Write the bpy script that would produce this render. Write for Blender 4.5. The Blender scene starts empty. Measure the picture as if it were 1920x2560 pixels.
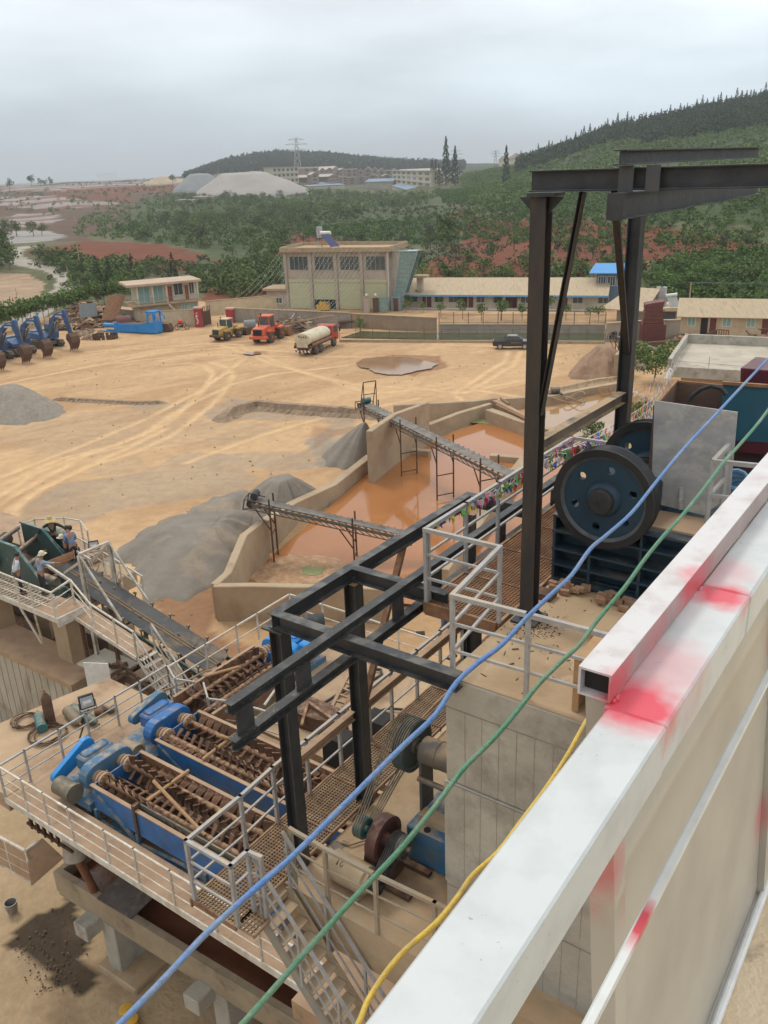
import bpy,bmesh,math,random
import numpy as np
from mathutils import Vector,Matrix,noise
random.seed(7);rng=np.random.default_rng(7)
SC=bpy.context.scene
COL=SC.collection
R=math.radians
V=Vector
F_PX,RO,CZ=2150.0,0.038,24.0
TH=math.atan(863/F_PX)
_c,_s=math.cos(TH),math.sin(TH)
FW=V((0,_c,-_s));_R0=V((1,0,0));_U0=V((0,_s,_c))
RT=math.cos(RO)*_R0-math.sin(RO)*_U0
UP=math.cos(RO)*_U0+math.sin(RO)*_R0
CAM=V((0,0,CZ))
cam=bpy.data.cameras.new('camera');camo=bpy.data.objects.new('camera',cam);COL.objects.link(camo)
cam.sensor_fit='VERTICAL';cam.sensor_height=36;cam.lens=F_PX/2560*36
cam.clip_start=0.05;cam.clip_end=20000
camo.matrix_world=Matrix(((RT.x,UP.x,-FW.x,0),(RT.y,UP.y,-FW.y,0),(RT.z,UP.z,-FW.z,CZ),(0,0,0,1)))
SC.camera=camo
SUN_EL,SUN_AZ=R(58),R(-40)
w=bpy.data.worlds.new('World');SC.world=w;w.use_nodes=True
nt=w.node_tree;N=nt.nodes;L=nt.links
bg=N['Background'];bg.inputs['Strength'].default_value=0.1
sky=N.new('ShaderNodeTexSky');sky.sky_type='NISHITA';sky.sun_disc=False
sky.sun_elevation=SUN_EL;sky.sun_rotation=SUN_AZ;sky.dust_density=3
tc=N.new('ShaderNodeTexCoord');sep=N.new('ShaderNodeSeparateXYZ');L.new(tc.outputs['Generated'],sep.inputs[0])
mp=N.new('ShaderNodeMapping');mp.inputs['Scale'].default_value=(1.2,1.2,5.0);mp.inputs['Location'].default_value=(0.3,0.1,0.0)
L.new(tc.outputs['Generated'],mp.inputs[0])
cn=N.new('ShaderNodeTexNoise');cn.inputs['Scale'].default_value=2.2;cn.inputs['Detail'].default_value=5;cn.inputs['Roughness'].default_value=.5
L.new(mp.outputs[0],cn.inputs['Vector'])
rp=N.new('ShaderNodeValToRGB');e=rp.color_ramp.elements
e[0].position=0.0;e[0].color=(6.6,8.0,9.2,1)
e[1].position=1.0;e[1].color=(13.2,13.3,13.3,1)
for ps,cc in((.03,(7.4,8.7,9.8)),(.08,(8.9,10.1,11.0)),(.15,(10.6,11.5,12.1)),(.3,(10.6,11.1,11.4))):
 k=e.new(ps);k.color=(*cc,1)
L.new(sep.outputs['Z'],rp.inputs[0])
nr=N.new('ShaderNodeMapRange');nr.inputs['From Min'].default_value=.35;nr.inputs['From Max'].default_value=.7
nr.inputs['To Min'].default_value=.84;nr.inputs['To Max'].default_value=1.2;L.new(cn.outputs[0],nr.inputs[0])
sc_=N.new('ShaderNodeVectorMath');sc_.operation='SCALE';L.new(rp.outputs[0],sc_.inputs[0]);L.new(nr.outputs[0],sc_.inputs['Scale'])
xr=N.new('ShaderNodeMapRange');xr.inputs['From Min'].default_value=-.1;xr.inputs['From Max'].default_value=.5
xr.inputs['To Min'].default_value=1.0;xr.inputs['To Max'].default_value=1.3;L.new(sep.outputs['X'],xr.inputs[0])
sc2=N.new('ShaderNodeVectorMath');sc2 .operation='SCALE';L.new(sc_.outputs[0],sc2 .inputs[0]);L.new(xr.outputs[0],sc2 .inputs['Scale'])
mx=N.new('ShaderNodeMixRGB');mx.inputs[0].default_value=.92
L.new(sky.outputs[0],mx.inputs[1]);L.new(sc2 .outputs[0],mx.inputs[2]);L.new(mx.outputs[0],bg.inputs['Color'])
sl=bpy.data.lights.new('sun','SUN');sl.energy=1.5;sl.angle=R(14);sl.color=(1,.94,.84)
so=bpy.data.objects.new('sun',sl);COL.objects.link(so)
sd=V((math.sin(SUN_AZ)*math.cos(SUN_EL),math.cos(SUN_AZ)*math.cos(SUN_EL),math.sin(SUN_EL)))
so.rotation_euler=(-sd).to_track_quat('-Z','Y').to_euler()
SC.view_settings.view_transform='Standard';SC.view_settings.look='None'
SC.view_settings.exposure=-0.13;SC.view_settings.gamma=1
SC.cycles.max_bounces=6;SC.cycles.diffuse_bounces=3;SC.cycles.glossy_bounces=3;SC.cycles.transparent_max_bounces=8
SC.cycles.volume_bounces=0
REG={0:(0,0,.8641),1:(0,360,2.37),2:(600,360,2.37),3:(1220,200,2.37),4:(0,840,2.074),5:(600,940,2.074),6:(1200,700,2.304),7:(0,1240,2.765),8:(0,1700,2.37),9:(450,1400,2.37),10:(0,2050,2.074),11:(600,1900,2.37),12:(1000,1300,2.765),13:(1300,1100,2.676),14:(900,1700,1.626),15:(560,1500,4.879),16:(0,1260,6.381),20:(200,740,5.184),21:(660,350,3.687),22:(700,580,4.1475),23:(1220,720,2.37)}
def ray(g,x,y):
 o=REG[g];X=o[0]+x/o[2];Y=o[1]+y/o[2]
 return FW+RT*((X-960)/F_PX)-UP*((Y-1280)/F_PX)
def P(g,x,y,z=0.0):
 d=ray(g,x,y);return CAM+d*((z-CZ)/d.z)
def px(p):
 v=V(p)-CAM;d=v.dot(FW);return 960+F_PX*v.dot(RT)/d,1280-F_PX*v.dot(UP)/d
def ZT(g,y,p):
 Y=REG[g][1]+y/REG[g][2];lo,hi=-5.,90.
 for _ in range(40):
  m=(lo+hi)/2
  if px((p[0],p[1],m))[1]<Y:hi=m
  else:lo=m
 return m
AZ=R(36)
AX=V((math.sin(AZ),math.cos(AZ),0));BX=V((math.cos(AZ),-math.sin(AZ),0))
AB=Matrix(((BX.x,AX.x,0,0),(BX.y,AX.y,0,0),(0,0,1,0),(0,0,0,1)))
def ab(b,a,z):return AB@V((b,a,z))
def PL(g,x,y,axis,val):
 d=ray(g,x,y);n=AX if axis=='a' else BX
 return CAM+d*((val-CAM.dot(n))/d.dot(n))
def FR(p,q):
 x=V((q[0]-p[0],q[1]-p[1],0)).normalized();y=V((-x.y,x.x,0))
 return Matrix(((x.x,y.x,0,p[0]),(x.y,y.y,0,p[1]),(0,0,1,p[2]),(0,0,0,1)))
def FA(p,ang):
 return Matrix.Translation(p)@Matrix.Rotation(ang,4,'Z')
MATS={}
def M(name,c1,c2=None,sc=3.0,rough=.7,metal=0.,bump=0.,bs=None,dust=0.,dc=(.40,.27,.15),det=6,lo=.35,hi=.65,stretch=None,coat=0,spec=None,rand=0,alpha=None,c3=None,s3=.5,lo3=.55,hi3=.7):
 if name in MATS:return MATS[name]
 m=bpy.data.materials.new(name);m.use_nodes=True;t=m.node_tree;n=t.nodes;l=t.links
 b=n['Principled BSDF'];b.inputs['Roughness'].default_value=rough;b.inputs['Metallic'].default_value=metal
 if spec is not None:b.inputs['Specular IOR Level'].default_value=spec
 if coat:b.inputs['Coat Weight'].default_value=coat
 if alpha is not None:b.inputs['Alpha'].default_value=alpha
 tc=n.new('ShaderNodeTexCoord');src=tc.outputs['Object']
 if stretch:
  mp=n.new('ShaderNodeMapping');mp.inputs['Scale'].default_value=stretch;l.new(src,mp.inputs[0]);src=mp.outputs[0]
 col=None
 if c2 is None:c2=tuple(v*.8 for v in c1)
 nz=n.new('ShaderNodeTexNoise');nz.inputs['Scale'].default_value=sc;nz.inputs['Detail'].default_value=det;nz.inputs['Roughness'].default_value=.6
 l.new(src,nz.inputs['Vector'])
 rg=n.new('ShaderNodeMapRange');rg.inputs['From Min'].default_value=lo;rg.inputs['From Max'].default_value=hi;l.new(nz.outputs[0],rg.inputs[0])
 mx=n.new('ShaderNodeMixRGB');mx.inputs[1].default_value=(*c1,1);mx.inputs[2].default_value=(*c2,1);l.new(rg.outputs[0],mx.inputs[0]);col=mx.outputs[0]
 if c3:
  n3=n.new('ShaderNodeTexNoise');n3 .inputs['Scale'].default_value=s3;n3 .inputs['Detail'].default_value=8;n3 .inputs['Roughness'].default_value=.65;l.new(src,n3 .inputs['Vector'])
  r3=n.new('ShaderNodeMapRange');r3 .inputs['From Min'].default_value=lo3;r3 .inputs['From Max'].default_value=hi3;l.new(n3 .outputs[0],r3 .inputs[0])
  m3=n.new('ShaderNodeMixRGB');m3 .inputs[2].default_value=(*c3,1);l.new(col,m3 .inputs[1]);l.new(r3 .outputs[0],m3 .inputs[0]);col=m3 .outputs[0]
 if dust:
  g=n.new('ShaderNodeNewGeometry');sx=n.new('ShaderNodeSeparateXYZ');l.new(g.outputs['Normal'],sx.inputs[0])
  r2=n.new('ShaderNodeMapRange');r2 .inputs['From Min'].default_value=.3;r2 .inputs['From Max'].default_value=.9;l.new(sx.outputs['Z'],r2 .inputs[0])
  n2=n.new('ShaderNodeTexNoise');n2 .inputs['Scale'].default_value=sc*.9+1;n2 .inputs['Detail'].default_value=6;l.new(src,n2 .inputs['Vector'])
  a=n.new('ShaderNodeMapRange');a.inputs['From Min'].default_value=.6-.35*dust;a.inputs['From Max'].default_value=.75-.3*dust;a.inputs['To Max'].default_value=min(1,.35+dust*.65)
  l.new(n2 .outputs[0],a.inputs[0])
  mu=n.new('ShaderNodeMath');mu.operation='MULTIPLY';l.new(r2 .outputs[0],mu.inputs[0]);l.new(a.outputs[0],mu.inputs[1])
  ad=n.new('ShaderNodeMath');ad.operation='MULTIPLY_ADD';ad.inputs[1].default_value=.22*dust;l.new(a.outputs[0],ad.inputs[0]);l.new(mu.outputs[0],ad.inputs[2]);ad.use_clamp=True
  md=n.new('ShaderNodeMixRGB');md.inputs[2].default_value=(*dc,1);l.new(ad.outputs[0],md.inputs[0]);l.new(col,md.inputs[1]);col=md.outputs[0]
 if rand:
  oi=n.new('ShaderNodeObjectInfo');rr=n.new('ShaderNodeMapRange');rr.inputs['To Min'].default_value=1-rand;rr.inputs['To Max'].default_value=1+rand;l.new(oi.outputs['Random'],rr.inputs[0])
  sm=n.new('ShaderNodeVectorMath');sm.operation='SCALE';l.new(col,sm.inputs[0]);l.new(rr.outputs[0],sm.inputs['Scale']);col=sm.outputs[0]
 l.new(col,b.inputs['Base Color'])
 if bump:
  bn=n.new('ShaderNodeTexNoise');bn.inputs['Scale'].default_value=bs or sc*4;bn.inputs['Detail'].default_value=8;l.new(src,bn.inputs['Vector'])
  bp=n.new('ShaderNodeBump');bp.inputs['Strength'].default_value=min(1,bump);bp.inputs['Distance'].default_value=.05 if bump<1 else.05*bump
  l.new(bn.outputs[0],bp.inputs['Height']);l.new(bp.outputs[0],b.inputs['Normal'])
 MATS[name]=m;return m
TAN=(.40,.27,.15)
mBlack=M('black_steel',(.030,.033,.038),(.050,.052,.056),4,.5,.2,bump=.15,dust=.45,dc=(.17,.16,.14))
mBlackR=M('black_steel_rusty',(.036,.036,.038),(.068,.05,.038),2.2,.6,.2,bump=.2,dust=.2,dc=(.2,.15,.1),stretch=(3,3,.7))
mGalv=M('grey_paint',(.40,.41,.42),(.30,.29,.28),5,.5,.1,bump=.1,dust=.5,dc=(.45,.36,.25))
mWhiteR=M('white_rail_paint',(.62,.60,.55),(.42,.36,.28),4,.5,0,bump=.1,dust=.5,dc=(.5,.38,.25))
mWhiteO=M('offwhite_frame_paint',(.6,.58,.53),(.33,.27,.2),2.5,.6,0,bump=.15,dust=.3)
mConc=M('concrete',(.43,.40,.34),(.34,.315,.265),.9,.85,bump=.4,bs=9,dust=.35,dc=(.42,.33,.23),c3=(.19,.17,.14),s3=1.3,lo3=.5,hi3=.75)
mConcD=M('dusty_concrete',(.42,.32,.21),(.34,.25,.16),1.2,.9,bump=.3,bs=8,dust=.6,c3=(.22,.16,.10),s3=.8,lo3=.55,hi3=.75)
mTan=M('dust_floor',(.44,.32,.20),(.36,.245,.14),1.1,.95,bump=.35,bs=7,c3=(.27,.18,.11),s3=.6,lo3=.52,hi3=.68)
mMud=M('mud_plate',(.40,.27,.17),(.31,.20,.125),1.5,.8,bump=.2,bs=6,c3=(.23,.15,.10),s3=2.5,lo3=.58,hi3=.7)
mRust=M('rusty_steel',(.16,.08,.045),(.26,.14,.075),5,.8,.1,bump=.3,dust=.5)
mRustD=M('dark_rust',(.075,.042,.028),(.14,.075,.045),6,.75,.2,bump=.3,dust=.35,dc=(.3,.19,.11))
mRustO=M('orange_rust',(.33,.17,.085),(.22,.11,.06),4,.8,.1,bump=.2,dust=.3)
mBlue=M('blue_paint',(.015,.14,.40),(.03,.10,.24),3,.4,0,bump=.05,dust=.3,dc=(.33,.27,.2))
mBlueB=M('bright_blue_paint',(.02,.25,.62),(.03,.2,.5),3,.35,0,dust=.1)
mBlueW=M('worn_blue_paint',(.025,.15,.31),(.07,.13,.17),4,.6,0,bump=.2,dust=.5)
mTeal=M('dark_teal_paint',(.022,.052,.075),(.018,.036,.052),2.5,.5,.1,bump=.1,dust=.3,dc=(.16,.13,.10))
mTealL=M('teal_paint',(.03,.15,.155),(.04,.11,.115),3,.5,0,dust=.45,dc=(.3,.26,.19))
mGreenS=M('screen_green',(.035,.085,.08),(.05,.075,.065),3,.55,0,bump=.1,dust=.5,dc=(.25,.23,.17))
mRubber=M('rubber',(.022,.024,.027),(.035,.036,.037),6,.7,bump=.15,dust=.25,dc=(.12,.10,.08))
mGrayD=M('grey_machine',(.09,.09,.085),(.14,.13,.115),5,.6,.1,bump=.2,dust=.6)
mSteelPl=M('bare_plate',(.42,.42,.42),(.28,.28,.29),2.2,.5,.0,bump=.1,bs=5,c3=(.52,.50,.44),s3=3,lo3=.5,hi3=.66,stretch=(1,1,1.4))
mMaroon=M('maroon_paint',(.11,.02,.028),(.08,.016,.022),3,.45,0,dust=.1)
mBrownPl=M('brown_primer',(.10,.06,.045),(.15,.09,.065),3,.7,0,bump=.2,dust=.3)
mHopBlue=M('hopper_blue',(.03,.12,.17),(.025,.09,.13),1.6,.4,0,dust=.15,dc=(.3,.3,.28))
mWood=M('raw_wood',(.42,.25,.12),(.33,.19,.09),5,.8,bump=.1,stretch=(1,1,6),dust=.4)
mGlass=M('window_glass',(.05,.07,.08),(.08,.11,.11),2,.12,0,spec=.6)
mGlassT=M('teal_glass',(.22,.33,.31),(.15,.24,.23),2,.15,0,spec=.6)
mTyre=M('tyre',(.05,.043,.036),(.10,.08,.06),6,.9,bump=.3,dust=.5)
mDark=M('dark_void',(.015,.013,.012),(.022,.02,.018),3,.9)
mWhite=M('white_paint',(.72,.72,.70),(.6,.59,.56),4,.4,dust=.15)
mSkin=M('skin',(.30,.17,.11),(.26,.14,.09),9,.6)
mHair=M('black_hair',(.015,.012,.011),(.03,.025,.02),9,.6)
def rootloc(p):
 v=V((0,0,0))
 while p:v+=p.location;p=p.parent
 return v
class MB:
 def __init__(s,M_=None):s.v=[];s.f=[];s.mi=[];s.M=M_ or Matrix();s.k=0
 def addv(s,pts):
  i=len(s.v);s.v+=[s.M@V(p)for p in pts];return i
 def face(s,idx):s.f.append(tuple(idx));s.mi.append(s.k)
 def poly(s,pts):i=s.addv(pts);s.face(range(i,i+len(pts)));return s
 def hexa(s,c8):
  i=s.addv(c8)
  for q in((0,3,2,1),(4,5,6,7),(0,1,5,4),(1,2,6,5),(2,3,7,6),(3,0,4,7)):s.face([i+a for a in q])
  return s
 def box(s,x0,x1,y0,y1,z0,z1):
  return s.hexa([(x0,y0,z0),(x1,y0,z0),(x1,y1,z0),(x0,y1,z0),(x0,y0,z1),(x1,y0,z1),(x1,y1,z1),(x0,y1,z1)])
 def cbox(s,c,sx,sy,sz,rot=None):
  m=rot or Matrix();c=V(c)
  return s.hexa([c+m@V((a*sx/2,b*sy/2,d*sz/2))for d in(-1,1)for a,b in((-1,-1),(1,-1),(1,1),(-1,1))])
 def bar(s,p,q,w,h=None,up=(0,0,1)):
  p,q=V(p),V(q);h=h or w;d=(q-p)
  if d.length<1e-6:return s
  d.normalize();u=V(up)
  if abs(d.dot(u))>.98:u=V((0,1,0))if abs(d.y)<.9 else V((1,0,0))
  x=d.cross(u).normalized();y=x.cross(d).normalized()
  o=[x*a*w/2+y*b*h/2 for a,b in((-1,-1),(1,-1),(1,1),(-1,1))]
  return s.hexa([p+k for k in o]+[q+k for k in o])
 def ibeam(s,p,q,w,h,t=.012,up=(0,0,1)):
  p,q=V(p),V(q);d=(q-p).normalized();u=V(up)
  if abs(d.dot(u))>.98:u=V((0,1,0))
  x=d.cross(u).normalized();y=x.cross(d).normalized()
  for k in(-1,1):s.bar(p+y*k*(h/2-t/2),q+y*k*(h/2-t/2),w,t,y)
  s.bar(p,q,t*.8,h-2*t-.002,y);return s
 def chan(s,p,q,w,h,t=.012,side=1,up=(0,0,1)):
  p,q=V(p),V(q);d=(q-p).normalized();u=V(up)
  x=d.cross(u).normalized();y=x.cross(d).normalized()
  for k in(-1,1):s.bar(p+y*k*(h/2-t/2),q+y*k*(h/2-t/2),w,t,y)
  o=x*side*(w/2-t/2);s.bar(p+o,q+o,t,h-2*t-.002,y);return s
 def tube(s,pts,r,n=8,cap=True):
  pts=[V(p)for p in pts];m=len(pts);rr=r if isinstance(r,(list,tuple))else[r]*m
  prev=None;rings=[]
  for i,p in enumerate(pts):
   d=(pts[min(i+1,m-1)]-pts[max(i-1,0)]).normalized()
   if prev is None:
    u=V((0,0,1))if abs(d.z)<.9 else V((1,0,0));x=d.cross(u).normalized()
   else:x=(prev-d*prev.dot(d)).normalized()
   prev=x;y=d.cross(x)
   rings.append(s.addv([p+(x*math.cos(a)+y*math.sin(a))*rr[i]for a in[2*math.pi*k/n for k in range(n)]]))
  for a,b in zip(rings,rings[1:]):
   for k in range(n):s.face((a+k,a+(k+1)%n,b+(k+1)%n,b+k))
  if cap:s.face([rings[0]+k for k in reversed(range(n))]);s.face([rings[-1]+k for k in range(n)])
  return s
 def cyl(s,p,q,r,n=16,r2=None):return s.tube([p,q],[r,r if r2 is None else r2],n)
 def prism(s,prof,y0,y1,holes=None):
  n=len(prof);a=s.addv([(x,y0,z)for x,z in prof]);b=s.addv([(x,y1,z)for x,z in prof])
  s.face([a+k for k in range(n)]);s.face([b+k for k in reversed(range(n))])
  for k in range(n):s.face((a+k,b+k,b+(k+1)%n,a+(k+1)%n))
  return s
 def slab(s,pts,z0,z1):
  n=len(pts);a=s.addv([(p[0],p[1],z0)for p in pts]);b=s.addv([(p[0],p[1],z1)for p in pts])
  s.face([a+k for k in reversed(range(n))]);s.face([b+k for k in range(n)])
  for k in range(n):s.face((a+k,a+(k+1)%n,b+(k+1)%n,b+k))
  return s
 def lathe(s,prof,p,q,n=24,cap=True):
  p,q=V(p),V(q);d=(q-p).normalized();u=V((0,0,1))if abs(d.z)<.9 else V((1,0,0));x=d.cross(u).normalized();y=d.cross(x);mr=max(r for _,r in prof)
  rings=[s.addv([p+d*t+(x*math.cos(a)+y*math.sin(a))*max(r,1e-4)for a in[2*math.pi*k/n for k in range(n)]])for t,r in prof]
  for a,b in zip(rings,rings[1:]):
   for k in range(n):s.face((a+k,a+(k+1)%n,b+(k+1)%n,b+k))
  if cap and prof[0]!=prof[-1]:s.face([rings[0]+k for k in reversed(range(n))]);s.face([rings[-1]+k for k in range(n)])
  return s
 def sphere(s,c,r,n=10,sz=1):
  c=V(c);pr=[(-r*math.cos(math.pi*i/n)*sz,r*math.sin(math.pi*i/n))for i in range(n+1)]
  return s.lathe2(pr,c,n*2)
 def lathe2(s,pr,c,n=16):
  rings=[s.addv([c+V((max(r,1e-4)*math.cos(2*math.pi*k/n),max(r,1e-4)*math.sin(2*math.pi*k/n),z))for k in range(n)])for z,r in pr]
  for a,b in zip(rings,rings[1:]):
   for k in range(n):s.face((a+k,a+(k+1)%n,b+(k+1)%n,b+k))
  return s
 def build(s,name,mat,parent=None,smooth=False,bevel=0,org=None,angle=40):
  if parent is not None:o0=rootloc(parent)
  elif org is not None:o0=V(org)
  else:
   xs=[v.x for v in s.v];ys=[v.y for v in s.v];zs=[v.z for v in s.v]
   o0=V(((min(xs)+max(xs))/2,(min(ys)+max(ys))/2,min(zs)))
  me=bpy.data.meshes.new(name);me.from_pydata([v-o0 for v in s.v],[],s.f)
  ms=mat if isinstance(mat,list)else[mat]
  for m_ in ms:me.materials.append(m_)
  if len(ms)>1:me.polygons.foreach_set('material_index',s.mi)
  bm=bmesh.new();bm.from_mesh(me);bmesh.ops.recalc_face_normals(bm,faces=bm.faces)
  if bevel:
   try:bmesh.ops.bevel(bm,geom=[e_ for e_ in bm.edges if e_.is_manifold and e_.calc_face_angle(0)>R(50)],offset=bevel,segments=1,affect='EDGES')
   except Exception:pass
  bm.to_mesh(me);bm.free()
  if smooth:
   me.polygons.foreach_set('use_smooth',[True]*len(me.polygons))
   try:me.set_sharp_from_angle(angle=R(angle))
   except Exception:pass
  ob=bpy.data.objects.new(name,me);COL.objects.link(ob)
  if parent is not None:ob.parent=parent
  else:ob.location=o0
  return ob
def tag(o,label=None,cat=None,group=None,kind=None):
 if label:o['label']=label
 if cat:o['category']=cat
 if group:o['group']=group
 if kind:o['kind']=kind
 return o
def thing(name,label,cat,loc=(0,0,0),group=None):
 o=bpy.data.objects.new(name,None);COL.objects.link(o);o.location=V(loc);o.empty_display_size=.3
 return tag(o,label,cat,group)
def kids(o):return list(o.children)
def ctree(o,loc=None,rz=None,scale=None,label=None,group=None,parent=None):
 c=o.copy();COL.objects.link(c)
 if parent is not None:c.parent=parent
 for ch in kids(o):ctree(ch,parent=c)
 if loc is not None:c.location=V(loc)
 if rz is not None:c.rotation_euler=(0,0,rz)
 if scale is not None:c.scale=scale if hasattr(scale,'__len__')else(scale,)*3
 if label:c['label']=label
 if group:c['group']=group
 return c
def place(o,loc,rz=0,scale=None):
 o.location=V(loc);o.rotation_euler=(0,0,rz)
 if scale:o.scale=scale if hasattr(scale,'__len__')else(scale,)*3
def npmesh(name,verts,faces,mat,parent=None,smooth=False,org=(0,0,0)):
 me=bpy.data.meshes.new(name);verts=np.asarray(verts,np.float32)-np.array(org,np.float32);faces=np.asarray(faces,np.int32);k=faces.shape[1]
 me.vertices.add(len(verts));me.vertices.foreach_set('co',verts.ravel())
 me.loops.add(faces.size);me.loops.foreach_set('vertex_index',faces.ravel())
 me.polygons.add(len(faces));me.polygons.foreach_set('loop_start',np.arange(len(faces),dtype=np.int32)*k)
 try:me.polygons.foreach_set('loop_total',np.full(len(faces),k,np.int32))
 except Exception:pass
 me.update(calc_edges=True);me.validate()
 me.materials.append(mat)
 if smooth:me.polygons.foreach_set('use_smooth',np.ones(len(faces),bool))
 o=bpy.data.objects.new(name,me);COL.objects.link(o)
 if parent is not None:o.parent=parent
 else:o.location=V(org)
 return o
def railing(label,pts,h=1.0,mids=(.33,.66),mat=None,pw=.05,rw=.045,mw=.03,group=None,rnd=False,every=None,cat='railing',zt=None,skip=()):
 mat=mat or mGalv;pts=[V(p)for p in pts]
 if every:
  q=[]
  for a,b in zip(pts,pts[1:]):
   n=max(1,round((b-a).length/every));q+=[a.lerp(b,i/n)for i in range(n)]
  q.append(pts[-1]);corners=pts;pts=q
 t=thing('railing',label,cat,pts[0],group)
 up=V((0,0,h))
 for i,p in enumerate(pts):
  if i in skip:continue
  b=MB()
  if rnd:b.cyl(p,p+up,pw/2,8)
  else:b.box(p.x-pw/2,p.x+pw/2,p.y-pw/2,p.y+pw/2,p.z,p.z+h-rw/2)if 0 else b.bar(p,p+up*(1-rw/2/h),pw,pw,AX)
  b.build('post',mat,t)
 def run(z,w_,nm):
  b=MB()
  for a,c in zip(pts,pts[1:]):
   d=(c-a).normalized()*w_*.5
   if rnd:b.tube([a+up*z,c+up*z],w_/2,8)
   else:b.bar(a+up*z-d,c+up*z+d,w_,w_,(0,0,1))
  b.build(nm,mat,t)
 run(1,rw,'top_rail')
 for m_ in mids:run(m_,mw,'mid_rail')
 return t
def grating(name,b0,b1,a0,a1,z,mat,cell=.055,bw=.012,parent=None,frame=.03,h=.03):
 m=MB(AB)
 nb=int((b1-b0)/cell);na=int((a1-a0)/cell)
 for i in range(nb+1):
  b=b0+(b1-b0)*i/nb;m.box(b-bw/2,b+bw/2,a0,a1,z-h,z)
 for i in range(na+1):
  a=a0+(a1-a0)*i/na;m.box(b0,b1,a-bw/2,a+bw/2,z-h+.002,z-.003)
 for bb in(b0,b1):m.box(bb-frame/2,bb+frame/2,a0,a1,z-h-.02,z+.003)
 return m.build(name,mat,parent)
HAZE=0.00022
def smooth(t):t=np.clip(t,0,1);return t*t*(3-2*t)
def hz_np(x,y):
 x=np.asarray(x,float);y=np.asarray(y,float);D=np.hypot(x,y)
 yy=np.maximum(y,1.0);xi=np.where(y>1,927+2317*x/yy,3000.)
 zc=np.interp(xi,[850,1000,1100,1296,1504,1736,1920,2300,3000],[0,1.5,7,21,41,53,61,78,60])
 t=np.clip((D-165)/590,0,1);h=zc*t**1.35*(1-.35*smooth((D-850)/700))
 zh=np.interp(xi,[300,470,520,600,700,850,980,1100,1200,1400,1700],[0,6,20,33,41,40,31,19,12,2,0])
 h=h+zh*np.exp(-((D-1750)/330)**2)
 h=h+17*smooth((D-550)/700)*(1-smooth((xi-600)/400))*(1-smooth((D-1400)/900))
 f=smooth((D-190)/120)
 h=h+f*(1.6*np.sin(x*.021+1)*np.sin(y*.017)+.8*np.sin(x*.06+y*.03))
 return h-60*smooth((D-2600)/3000)*0
def hz(x,y):return float(hz_np(x,y))
def G(g,x,y):
 d=ray(g,x,y);t=30.0
 for _ in range(900):
  p=CAM+d*t
  if p.z<hz(p.x,p.y):break
  t*=1.008
 a,b=t/1.008,t
 for _ in range(20):
  m=(a+b)/2;p=CAM+d*m
  if p.z<hz(p.x,p.y):b=m
  else:a=m
 p=CAM+d*a;return V((p.x,p.y,hz(p.x,p.y)))
def inpoly(x,y,poly):
 c=np.zeros(x.shape,bool);n=len(poly)
 for i in range(n):
  x0,y0=poly[i][0],poly[i][1];x1,y1=poly[i-1][0],poly[i-1][1]
  k=((y0>y)!=(y1>y))&(x<(x1-x0)*(y-y0)/((y1-y0)+1e-12)+x0);c^=k
 return c
def vnoise(x,y,s,o=0):
 def h(i,j):
  v=np.sin(i*127.1+j*311.7+o*74.7)*43758.5453;return v-np.floor(v)
 X,Y=x/s,y/s;i,j=np.floor(X),np.floor(Y);u,v=X-i,Y-j;u=u*u*(3-2*u);v=v*v*(3-2*v)
 return(h(i,j)*(1-u)+h(i+1,j)*u)*(1-v)+(h(i,j+1)*(1-u)+h(i+1,j+1)*u)*v
def fbm(x,y,s,o=0,n=4):return sum(vnoise(x+7.3*k,y-3.1*k,s/2**k,o+k)/2**(k+1)for k in range(n))
def distline(x,y,pts):
 d=np.full(x.shape,1e9)
 for a,b in zip(pts,pts[1:]):
  ax,ay,bx,by=a[0],a[1],b[0],b[1];L2=(bx-ax)**2+(by-ay)**2+1e-9
  t=np.clip(((x-ax)*(bx-ax)+(y-ay)*(by-ay))/L2,0,1)
  d=np.minimum(d,np.hypot(x-ax-t*(bx-ax),y-ay-t*(by-ay)))
 return d
cGRASS=(.07,.085,.034);cDRY=(.11,.105,.052);cRED=(.15,.046,.02);cREDB=(.105,.064,.042)
cPINK=(.29,.235,.215);cGREEN=(.045,.072,.022);cTAN=(.445,.288,.158);cROAD=(.33,.295,.245);cGREYF=(.28,.26,.24)
def gp(poly,g=0):return[G(g,*q)for q in poly]
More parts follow.
